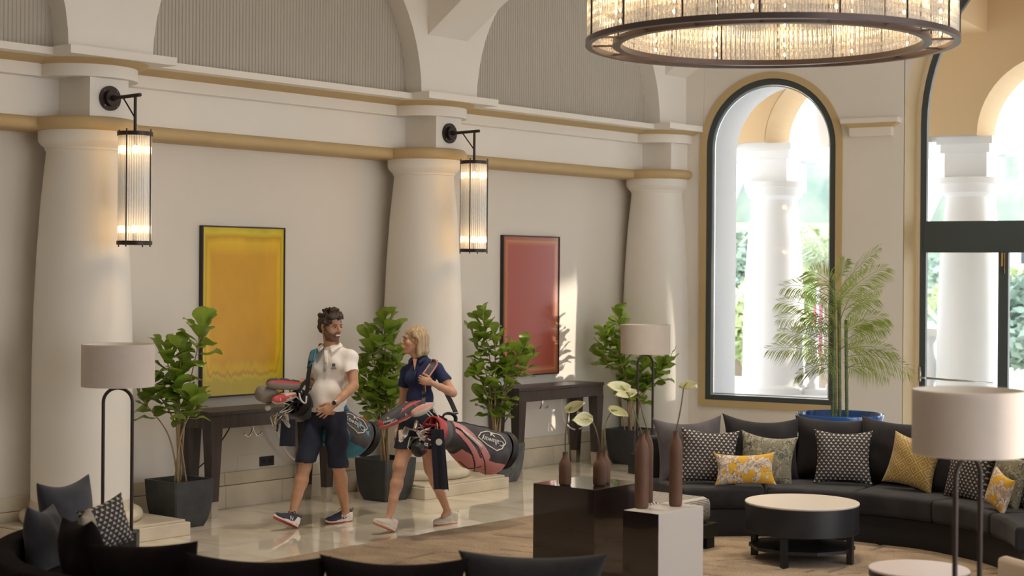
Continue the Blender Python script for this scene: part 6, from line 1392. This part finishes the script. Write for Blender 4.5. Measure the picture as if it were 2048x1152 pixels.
    Mu = mat('shoe_cream', (.62, .56, .48), .75, bump=.3, bscale=260); Mor = mat('coral_rubber', (.55, .20, .12), .6); Mcr = mat('cream_midsole', (.68, .62, .54), .6)
    shoe(t, 'shoe', gp(915, 1045.5), cw(-.76, -.65), 0.0, .262, Mu, Mor, Mcr, Mu); shoe(t, 'shoe', gp(789, 1064), cw(-.68, -.73), radians(22), .262, Mu, Mor, Mcr, Mu)
    bm = BM(); ball(bm, P(.082, -.008, -.038), .0045, 2); obj('earring', bm, M_chrome, t, smooth=True)
    return t, J, (tf, tl)
WOM, WJ, WF = woman()
# ------------------------------------------------------------------ golf bags, clubs and towels
FLIP = -1
def golf_bag(label, Hd, Tl, cols, words, near=1, zlift=0.0, big=1.0):
    """Hd = centre of the mouth, Tl = centre of the base"""
    Hd, Tl = Vector(Hd), Vector(Tl); A = (Tl - Hd); L = A.length; A.normalize(); V = (Vector((0, 0, 1)) - A * A.z).normalized(); Sd = A.cross(V).normalized()
    if Sd.dot(cw(0, -1)) < 0: Sd = -Sd                                # side turned to the camera
    t = thing('golf_bag', label, 'golf bag', Tl, 'carried golf bags'); B = big
    def rad(u, a):
        r = (.104 + .030 * min(1, u * 1.6)) * B; d = (math.degrees(a) + 180) % 360 - 180; low = max(0.0, cos(radians(max(-90, min(90, (d + 72) * 1.15))))); g = max(0, min(1, (u - .28) / .2)) * max(0, min(1, (.97 - u) / .10))
        r += .095 * B * low * g ** .8; r += .016 * B * max(0, cos(radians(max(-90, min(90, (d - 5) * 1.4))))) * max(0, min(1, (u - .12) / .1)) * max(0, min(1, (.92 - u) / .1))
        return r * (1 + .018 * sin(u * 23 + a * 3) + .012 * sin(u * 41 - a * 5))
    def S_(u, a, off=0.0):
        r = rad(u, a) + off; return Hd + A * (u * L) + (Sd * cos(a) + V * sin(a)) * r
    def dg(p): return p * pi / 180
    black, pink, dark, grey, white = cols
    nu, na = 170, 260; bm = BM(); G = [[bm.verts.new(S_(.04 + .93 * i / nu, 2 * pi * k / na)) for k in range(na)] for i in range(nu + 1)]
    for i in range(nu):
        for k in range(na):
            f = bm.faces.new((G[i][k], G[i][(k + 1) % na], G[i + 1][(k + 1) % na], G[i + 1][k])); u = .04 + .93 * (i + .5) / nu; d = (math.degrees(2 * pi * (k + .5) / na) + 180) % 360 - 180; mi = 0
            c1 = 62 - 150 * (u - .10) / .75; 
            if abs(d) < 100:
                if u > .30 and d < -38 - 20 * max(0, .5 - u) and d > -112: mi = 1
                if .16 < u < .9 and abs(d - c1) < 13 and u < .62: mi = 1
                if .16 < u < .9 and abs(d - (c1 - 30)) < 9: mi = 1
                if abs(d - (c1 - 40)) < 2.2 and .15 < u < .9: mi = 2
                if u < .13: mi = 3
            f.material_index = mi
    obj('bag_body', bm, [black, pink, dark, grey], t, smooth=True)
    # base cup with ribs, lower edge pads
    bm = BM(); Mz = Matrix((Sd, V, A)).transposed().to_4x4(); prof = [(.05, .0), (.150 * B, .0), (.158 * B, .012), (.150 * B, .024), (.158 * B, .036), (.150 * B, .048), (.142 * B, .06)]
    lathe(bm, [(r, -z + .045) for r, z in prof], (0, 0, 0), 48, cap=False); bmesh.ops.transform(bm, matrix=Matrix.Translation(Tl) @ Mz, verts=bm.verts); obj('base_cup', bm, dark, t, smooth=True, angle=30)
    bm = BM(); lathe(bm, [(.001, .02), (.15 * B, .02)], (0, 0, 0), 32, cap=False); bmesh.ops.transform(bm, matrix=Matrix.Translation(Tl) @ Mz, verts=bm.verts); obj('base_plate', bm, dark, t)
    # mouth: collar and dividers
    bm = BM(); lathe(bm, [(.100 * B, .05), (.112 * B, .04), (.118 * B, 0), (.114 * B, -.035), (.104 * B, -.04), (.098 * B, 0), (.098 * B, .04)], (0, 0, 0), 48, cap=False); bmesh.ops.transform(bm, matrix=Matrix.Translation(Hd) @ Mz, verts=bm.verts); obj('collar', bm, words[1], t, smooth=True, angle=50)
    bm = BM()
    for y in (-.045, 0, .045): box(bm, (-.097 * B, y - .007, -.03), (.097 * B, y + .007, .02), Matrix.Translation(Hd) @ Mz)
    for x in (-.035, .035): box(bm, (x - .006, -.094 * B, -.028), (x + .006, .094 * B, .018), Matrix.Translation(Hd) @ Mz)
    obj('club_divider', bm, words[1], t); bm = BM(); lathe(bm, [(.001, .05), (.098 * B, .05)], (0, 0, 0), 24, cap=False); bmesh.ops.transform(bm, matrix=Matrix.Translation(Hd) @ Mz, verts=bm.verts); obj('mouth_lining', bm, dark, t)
    # grab handle on top
    bm = BM(); tube(bm, bez([S_(.05, dg(80), .0), S_(.07, dg(80), .045), S_(.16, dg(82), .055), S_(.235, dg(84), .035), S_(.25, dg(84), -.005)], 6), .016, 8, flat=.6); obj('grab_handle', bm, dark, t, smooth=True)
    # zips and piping
    for (u0, d0, u1, d1, m, w, nm) in ((.17, 62 + 2, .58, -24, white, .003, 'piping'), (.22, 26, .48, -14, white, .006, 'zip'), (.17, 34, .87, -98, dark, .004, 'zip'), (.40, -86, .60, -58, dark, .004, 'zip'), (.25, 92, .80, 84, dark, .008, 'carry_rail')):
        bm = BM(); tube(bm, [S_(u0 + (u1 - u0) * i / 24, dg(d0 + (d1 - d0) * i / 24), .002) for i in range(25)], w, 6); obj(nm, bm, m, t, smooth=True)
    bm = BM(); p = [(.22, 30), (.24, 20), (.49, -18), (.47, -8), (.22, 30)]; tube(bm, [S_(u, dg(d), .003) for u, d in p], .0035, 6); obj('pocket_piping', bm, white, t, smooth=True)
    # shield emblem with lettering, upside down as the bag is carried
    u0, d0 = .655, 18.0; k = 1.0 / L; r0 = rad(u0, dg(d0))
    mp = lambda x, y, off: S_(u0 + x * 1.3 * k * FLIP, dg(d0) + y * 1.12 / r0 * FLIP, off)
    ES = 1.32
    sh = [(-.115, .004), (-.085, -.052), (.03, -.060), (.10, -.030), (.128, .010), (.060, .052), (-.020, .070), (-.075, .050), (-.115, .004)]
    den = []; 
    for i in range(len(sh) - 1):
        for j in range(6): den.append(tuple(sh[i][q] + (sh[i + 1][q] - sh[i][q]) * j / 6 for q in (0, 1)))
    den.append(sh[-1]); bm = BM(); tube(bm, [mp(x, y, .004) for x, y in den], .0048, 6); obj('emblem_outline', bm, white, t, smooth=True)
    me = text_mesh(words[0], .056, .0005); 
    for vv in me.vertices: q = mp(vv.co.x * .98, vv.co.y + .012, .005 + vv.co.z); vv.co = q
    obj('lettering', me, white, t)
    bm = BM(); poly = [(-.021, -.020), (-.011, -.020), (.0, -.036), (.011, -.020), (.021, -.020), (.004, -.052), (-.004, -.052)]
    poly = [(x, y * 1.0 + .064) for x, y in [(-.022, .018), (-.012, .018), (0, -.004), (.012, .018), (.022, .018), (.004, -.018), (-.004, -.018)]]
    bm.faces.new([bm.verts.new(mp(x, y - .104, .006)) for x, y in poly]); o = obj('chevron', bm, white, t); md = o.modifiers.new('s', 'SOLIDIFY'); md.thickness = .0015
    return t, S_, dg, (Hd, A, V, Sd, L)
M_silver = mat('club_steel', (.62, .60, .56), .18, 1.0); M_shaft = mat('club_shaft', (.5, .5, .5), .25, 1.0)
def iron(fr, x, y, ext, roll, label, lean=(0, 0)):
    Hd, A, V, Sd, L = fr; p = Hd + Sd * x + V * y; q = p - A * ext + Sd * lean[0] + V * lean[1]; d = (q - p).normalized(); t = thing('golf_club', label, 'golf club', p, 'irons in the golf bags')
    bm = BM(); cyl(bm, p + A * .25, q, .0055, .0055, 8); obj('shaft', bm, M_shaft, t, smooth=True)
    bm = BM(); cyl(bm, q - d * .02, q + d * .045, .0075, .0085, 10); X = d; u = d.orthogonal().normalized(); u = Matrix.Rotation(roll, 3, d) @ u; w = d.cross(u); Mi = Matrix.Translation(q + d * .045) @ Matrix((u, d, w)).transposed().to_4x4()
    prof = [(-.012, -.014), (.02, -.018), (.055, -.010), (.078, .012), (.080, .034), (.062, .046), (.02, .030), (-.012, .016)]; prism(bm, prof, -.008, .006, Mi); bmesh.ops.bevel(bm, geom=[e for e in bm.edges if e.calc_length() > .006], offset=.0022, segments=1, affect='EDGES')
    obj('iron_head', bm, M_silver, t); return t
def cover_obj(label, p, q, r, m_list, fr, flat=1.0, texts=(), nm='head_cover', shape=(.55, .75, .95, 1.0, .96, .80, .45)):
    """a knitted or leather cover: fat end at q"""
    p, q = Vector(p), Vector(q); A = (q - p).normalized(); L = (q - p).length; up = (Vector((0, 0, 1)) - A * A.z).normalized(); S2 = A.cross(up).normalized()
    if S2.dot(cw(0, -1)) < 0: S2 = -S2
    t = thing('golf_club', label, 'golf club', p, 'covered woods in the golf bags'); bm = BM(); cyl(bm, fr[0] + fr[1] * .2, p, .006, .006, 8); obj('shaft', bm, M_shaft, t, smooth=True)
    n, na = 26, 40; base_ = bm = BM()
    def R_(u): x = u * (len(shape) - 1); i = min(int(x), len(shape) - 2); f = x - i; f = f * f * (3 - 2 * f); return r * (shape[i] * (1 - f) + shape[i + 1] * f) * (1 if u < .93 else max(.15, sqrt(max(0, 1 - ((u - .93) / .07) ** 2))))
    S_ = lambda u, a, off=0: p + A * L * u + (S2 * cos(a) * flat + up * sin(a)) * (R_(u) * (1 + .03 * sin(9 * u + 3 * a)) + off)
    G = [[bm.verts.new(S_(i / n, 2 * pi * k / na)) for k in range(na)] for i in range(n + 1)]
    for i in range(n):
        for k in range(na):
            f = bm.faces.new((G[i][k], G[i][(k + 1) % na], G[i + 1][(k + 1) % na], G[i + 1][k])); d = (math.degrees(2 * pi * (k + .5) / na) + 180) % 360 - 180; u = (i + .5) / n
            f.material_index = m_list[1](u, d)
    bm.faces.new(G[-1]); bm.faces.new(G[0][::-1]); c = obj(nm, bm, m_list[0], t, smooth=True)
    for (body, size, u0, d0, m, rot) in texts:
        me = text_mesh(body, size, .0005); r0 = R_(u0)
        for vv in me.vertices:
            x, y = vv.co.x * cos(rot) - vv.co.y * sin(rot), vv.co.x * sin(rot) + vv.co.y * cos(rot); vv.co = S_(u0 - x / L, radians(d0) + y / r0, .0025 + vv.co.z)
        obj('lettering', me, m, c)
    return t
Mk = mat('bag_black', (.045, .041, .046), .6, bump=.1, bscale=40); Mpk = mat('bag_pink', (.58, .23, .22), .6, bump=.1, bscale=40); Mdk = mat('bag_trim_black', (.012, .011, .013), .5); Mgy = mat('bag_grey', (.11, .10, .105), .6); Mwt = mat('bag_white', (.68, .64, .60), .6)
Mrd = mat('coral_red', (.46, .06, .065), .55); Mbl = mat('bag_blue', (.02, .20, .33), .55, bump=.1, bscale=40); Mchar = mat('bag_charcoal', (.06, .062, .072), .65); Mcrm = mat('cover_cream', (.52, .46, .36), .6); Mcg = mat('cover_grey', (.22, .195, .16), .65); Mor2 = mat('tag_orange', (.65, .12, .05), .5)
# hers
wb, WS, dg, WFr = golf_bag('pink and black golf bag carried by the woman', at(868, 862, 13.02), at(1004, 900, 13.58), (Mk, Mpk, Mdk, Mgy, Mwt), ('Callaway', Mrd))
def iron_at(fr, tgt, start, roll, label, sc=1.0):
    Hd, A, V, Sd, L = fr; p = Hd + Sd * start[0] + V * start[1]; q = Vector(tgt); d = (q - p).normalized(); t = thing('golf_club', label, 'golf club', p, 'irons in the golf bags')
    bm = BM(); cyl(bm, p + A * .12, p, .0055, .0055, 8); cyl(bm, p, q, .0055, .0055, 8); obj('shaft', bm, M_shaft, t, smooth=True)
    bm = BM(); cyl(bm, q - d * .025, q + d * .02, .0075, .009, 10); u = (Vector((0, 0, -1)) - d * d.dot(Vector((0, 0, -1)))).normalized(); u = Matrix.Rotation(roll, 3, d) @ u; w = d.cross(u); Mi = Matrix.Translation(q + d * .02) @ Matrix((u, d, w)).transposed().to_4x4() @ Matrix.Scale(sc, 4)
    prof = [(-.014, -.016), (.02, -.020), (.060, -.012), (.092, .012), (.098, .036), (.078, .052), (.02, .034), (-.014, .018)]; prism(bm, prof, -.009, .006, Mi)
    vs = prism(bm, [(.012, -.008), (.055, -.002), (.082, .018), (.072, .036), (.02, .022)], .006, .010, Mi)
    obj('iron_head', bm, M_silver, t); return t
ir = [(806, 862, 12.86, .5), (818, 858, 12.88, .3), (836, 846, 12.86, .2), (840, 864, 12.80, .9), (828, 876, 12.82, 0), (846, 880, 12.82, .6), (850, 862, 12.80, -.3), (838, 886, 12.80, .2)]
names = ['steel iron reaching farthest left from the pink bag', 'steel iron second from the left in the pink bag', 'steel iron highest in the pink bag mouth', 'steel iron in the middle of the pink bag cluster', 'steel iron above the round black cover', 'steel iron beside the navy towel, low', 'steel iron by the red collar of the pink bag', 'steel iron lowest, touching the round black cover']
for k, ((x, y, z, r_), nm) in enumerate(zip(ir, names)): iron_at(WFr, at(x, y, z), (.05 * sin(k * 2.1), .05 * cos(k * 2.1)), r_, nm, .88)
def m3(u, d): return 1 if (-62 < d < -18 or 150 < d) else (2 if (-18 <= d < -8 or -70 < d <= -62) else (1 if u > .93 else 0))
cover_obj('black and red wood cover with lettering pointing far left from the pink bag', at(833, 808, 12.98), at(757, 852, 12.74), .062, ([Mk, Mrd, Mcrm], m3), WFr, texts=(('X', .060, .38, 22, Mwt, 0), ('Callaway', .030, .80, 10, Mwt, 2.9), ('V', .03, .80, 42, Mwt, 3.1)))
cover_obj('red and black wood cover with a cream underside above the irons', at(842, 806, 12.96), at(788, 841, 12.80), .050, ([Mk, Mrd, Mcrm], lambda u, d: 2 if -90 < d < -32 else (1 if -32 <= d < -5 or d > 50 else 0)), WFr, texts=(('X', .045, .25, 30, Mrd, 0), ('V', .035, .68, 10, Mwt, 3.1)))
cover_obj('white leather cover with a pink band in the top of the pink bag', at(862, 812, 12.96), at(822, 829, 12.84), .040, ([Mcrm, Mpk, Mwt], lambda u, d: 1 if 20 < d < 70 else 0), WFr)
cover_obj('round black putter cover with a red scrawl under the irons', at(852, 882, 12.84), at(831, 906, 12.74), .058, ([Mdk, Mdk, Mdk], lambda u, d: 0), WFr, texts=(('B', .055, .42, 20, Mwt, .6), ('R', .050, .62, -8, Mrd, .5)), shape=(.6, .85, 1, 1.05, 1.05, 1.0, .8))
def towel(label, px0, px1, py0, py1, z, m, lean=0.0, logo=True):
    a = at(px0, py0, z); wd = (at(px1, py0, z) - a).length; H = (at(px0, py0, z) - at(px0, py1, z)).length; bm = BM(); nx, nz = 18, 20; X = cw(1, -.15).normalized(); Nn = cw(-.15, -1).normalized()
    G = [[[bm.verts.new(a + X * (wd * i / nx * (1 + .12 * j / nz) + lean * j / nz) - Vector((0, 0, H * j / nz * (1 + .03 * (i == nx)))) + Nn * (s * .006 + .008 * sin(i * .62) * (.4 + .6 * j / nz))) for i in range(nx + 1)] for j in range(nz + 1)] for s in (0, 1)]
    for s in (0, 1):
        for j in range(nz):
            for i in range(nx): bm.faces.new((G[s][j][i], G[s][j][i + 1], G[s][j + 1][i + 1], G[s][j + 1][i]))
    for j in range(nz):
        for i in (0, nx): bm.faces.new((G[0][j][i], G[0][j + 1][i], G[1][j + 1][i], G[1][j][i]))
    for i in range(nx):
        for j in (0, nz): bm.faces.new((G[0][j][i], G[0][j][i + 1], G[1][j][i + 1], G[1][j][i]))
    t = thing('towel', label, 'towel', a); obj('cloth', bm, m, t, smooth=True, angle=60); bm = BM(); tube(bm, [a + X * wd * .5 + Vector((0, 0, .05)), a + X * wd * .52 + Vector((0, 0, .02)), a + X * wd * .5 - Vector((0, 0, .01))], .004, 6); obj('hanging_clip', bm, M_chrome, t)
    if logo: c = at(878, 884, z - .03); bm = BM(); cyl(bm, c, c + Nn * .003, .026, seg=24, ); ob = obj('round_logo', bm, Mwt, t)
    return t
Mtw = mat('towel_navy', (.010, .012, .024), .95, sheen=.3, bump=.4, bscale=200)
towel('long navy towel with a round white logo hanging from the pink bag', 861, 888, 858, 978, 12.82, Mtw, .03)
# her shoulder strap
def ribbon(name, pts, w, m, parent, nrm, th=.006, edge=None):
    P = bez(pts, 8); bm = BM(); rows = []
    for i, p in enumerate(P):
        d = (P[min(i + 1, len(P) - 1)] - P[max(i - 1, 0)]).normalized(); n_ = Vector(nrm); s = d.cross(n_).normalized(); n_ = s.cross(d).normalized(); ww = w * .5
        rows.append([bm.verts.new(p + s * x * ww + n_ * z) for x, z in ((-1, 0), (1, 0), (1, th), (-1, th))])
    for i in range(len(rows) - 1):
        for k in range(4): bm.faces.new((rows[i][k], rows[i][(k + 1) % 4], rows[i + 1][(k + 1) % 4], rows[i + 1][k]))
    bm.faces.new(rows[0]); bm.faces.new(rows[-1]); o = obj(name, bm, m, parent)
    if edge:
        for x in (-1, 1):
            bm = BM(); tube(bm, [(r_[0].co if x < 0 else r_[1].co) * 1.0 for r_ in []] or [p for p in []] or [P[i] + ((P[min(i + 1, len(P) - 1)] - P[max(i - 1, 0)]).normalized().cross(Vector(nrm)).normalized()) * x * w * .42 + Vector(nrm) * (th + .001) for i in range(len(P))], .0065, 6, flat=.5, up=nrm); obj('strap_edge', bm, edge, o, smooth=True)
    return o
tf, tl = WF; U = Vector((0, 0, 1)); nf = (tf + U * .15 + tl * .3).normalized()
sh = WJ['shL'] - tl * .035 + U * .052
ribbon('shoulder_strap', [sh - tf * .04 - U * .004, sh + tf * .02 + U * .002, at(868, 728, 13.28), at(851, 753, 13.20)], .066, Mdk, wb, nf, .008, Mpk)
ribbon('shoulder_strap', [at(849, 768, 13.20), at(848, 790, 13.16), at(851, 818, 13.06), WS(.10, dg(70))], .030, Mdk, wb, cw(0, -1), .006)
bm = BM(); tube(bm, [at(850, 765, 13.19), at(851, 785, 13.17)], .004, 6); obj('strap_edge', bm, Mpk, wb, smooth=True)
ribbon('shoulder_strap', [sh - tf * .02 + U * .002, sh - tf * .10 - U * .03, WJ['shL'] - tf * .13 - U * .12, at(893, 785, 13.50), at(903, 806, 13.46), at(913, 829, 13.40)], .038, Mdk, wb, cw(.1, -1), .006)
bm = BM(); p = at(911, 826, 13.39); tube(bm, [p - cw(.02, 0), p + cw(.02, 0, .004)], .004, 6); obj('strap_buckle', bm, Mwt, wb)
# his
mb, MS, dg, MFr = golf_bag('blue and charcoal golf bag carried by the man', at(596, 806, 13.56), at(728, 876, 14.16), (Mchar, Mbl, Mdk, Mchar, Mwt), ('Callaway', Mdk))
bm = BM(); [bm.faces.new([bm.verts.new(MS(u, dg(d), .004)) for u, d in ((.62, 75), (.80, 80), (.90, 40), (.86, -5), (.70, 28))])]; o = obj('blue_panel', bm, mat('bright_blue', (.05, .32, .48), .55), mb); md = o.modifiers.new('s', 'SOLIDIFY'); md.thickness = .003
bm = BM(); cyl(bm, MS(.86, dg(64), .0), MS(.90, dg(62), .004), .008, seg=8); tube(bm, [MS(.80, dg(66), .006), MS(.86, dg(60), .006)], .008, 6); obj('orange_tag', bm, Mor2, mb)
cover_obj('large grey sock cover at the far left of the blue bag', at(562, 792, 13.42), at(516, 786, 13.20), .064, ([Mcg, Mcg, Mdk], lambda u, d: 0), MFr, shape=(.35, .5, .8, 1.05, 1.1, 1.0, .8))
cover_obj('grey, black and red wood cover on top of the blue bag clubs', at(594, 770, 13.44), at(533, 766, 13.16), .048, ([Mcg, Mrd, Mk], lambda u, d: 1 if 5 < d < 38 else (2 if 38 <= d < 110 else 0)), MFr, texts=(('V', .03, .70, 62, Mwt, 3.1), ('XR', .03, .30, 62, Mwt, 0)), shape=(.85, .9, .95, 1.0, .98, .85, .5))
cover_obj('cream and red wood cover below the sock cover in the blue bag', at(588, 790, 13.40), at(546, 802, 13.14), .038, ([Mcg, Mrd, Mcrm], lambda u, d: 1 if (u > .55 and d > -40) or -10 < d < 25 else 2), MFr, texts=(('V', .034, .82, 10, Mwt, 3.1), ('XR', .026, .35, -5, Mwt, 0)), shape=(.7, .85, .95, 1.0, 1.0, .95, .6))
cover_obj('small grey cover hanging lowest under the sock cover', at(545, 800, 13.35), at(533, 820, 13.24), .030, ([Mcg, Mcrm, Mk], lambda u, d: 1 if u > .75 else 0), MFr)
for k, ((x, y, z, r_), nm) in enumerate(zip([(548, 832, 13.28, .4), (560, 826, 13.26, -.2), (568, 836, 13.30, .8), (555, 840, 13.24, 0), (574, 826, 13.32, .3)], ['steel iron leftmost of the cluster in the blue bag', 'steel iron topmost of the cluster in the blue bag', 'steel iron nearest the collar of the blue bag', 'steel iron lowest of the cluster in the blue bag', 'steel iron rightmost of the cluster in the blue bag'])): iron_at(MFr, at(x, y, z), (.04 * sin(k * 2.1), .04 * cos(k * 2.1)), r_, nm, .85)
towel('navy towel hanging under the blue bag in front of the console', 563, 592, 838, 892, 13.40, Mtw, -.015, False)
tf, tl, pf, pl_ = MF; sh = MJ['shR'] + tl * .030 + U * .070
ribbon('shoulder_strap', [sh - tf * .10 - U * .06, sh - tf * .03 - U * .0, sh + tf * .03 + U * .002, sh + tf * .10 - U * .028, at(622, 730, 13.47)], .095, Mbl, mb, (tf + U * .2 - tl * .3).normalized(), .010, Mdk)
ribbon('shoulder_strap', [at(622, 722, 13.495), at(617, 752, 13.46), at(615, 778, 13.44), at(607, 802, 13.44)], .034, Mdk, mb, cw(-.2, -1).normalized(), .008)
ribbon('shoulder_strap', [at(617, 758, 13.45), at(607, 768, 13.44), at(597, 785, 13.42)], .026, Mdk, mb, cw(-.2, -1).normalized(), .008)
ribbon('shoulder_strap', [at(634, 700, 13.84), at(650, 740, 13.95), at(680, 800, 14.0), at(700, 835, 14.0)], .05, Mbl, mb, cw(.3, -1).normalized(), .008)
bm = BM(); tube(bm, bez([at(598, 785, 13.42), at(602, 800, 13.40), at(611, 806, 13.38), at(613, 792, 13.38)], 6), .007, 8); obj('strap_ring', bm, Mwt, mb, smooth=True)
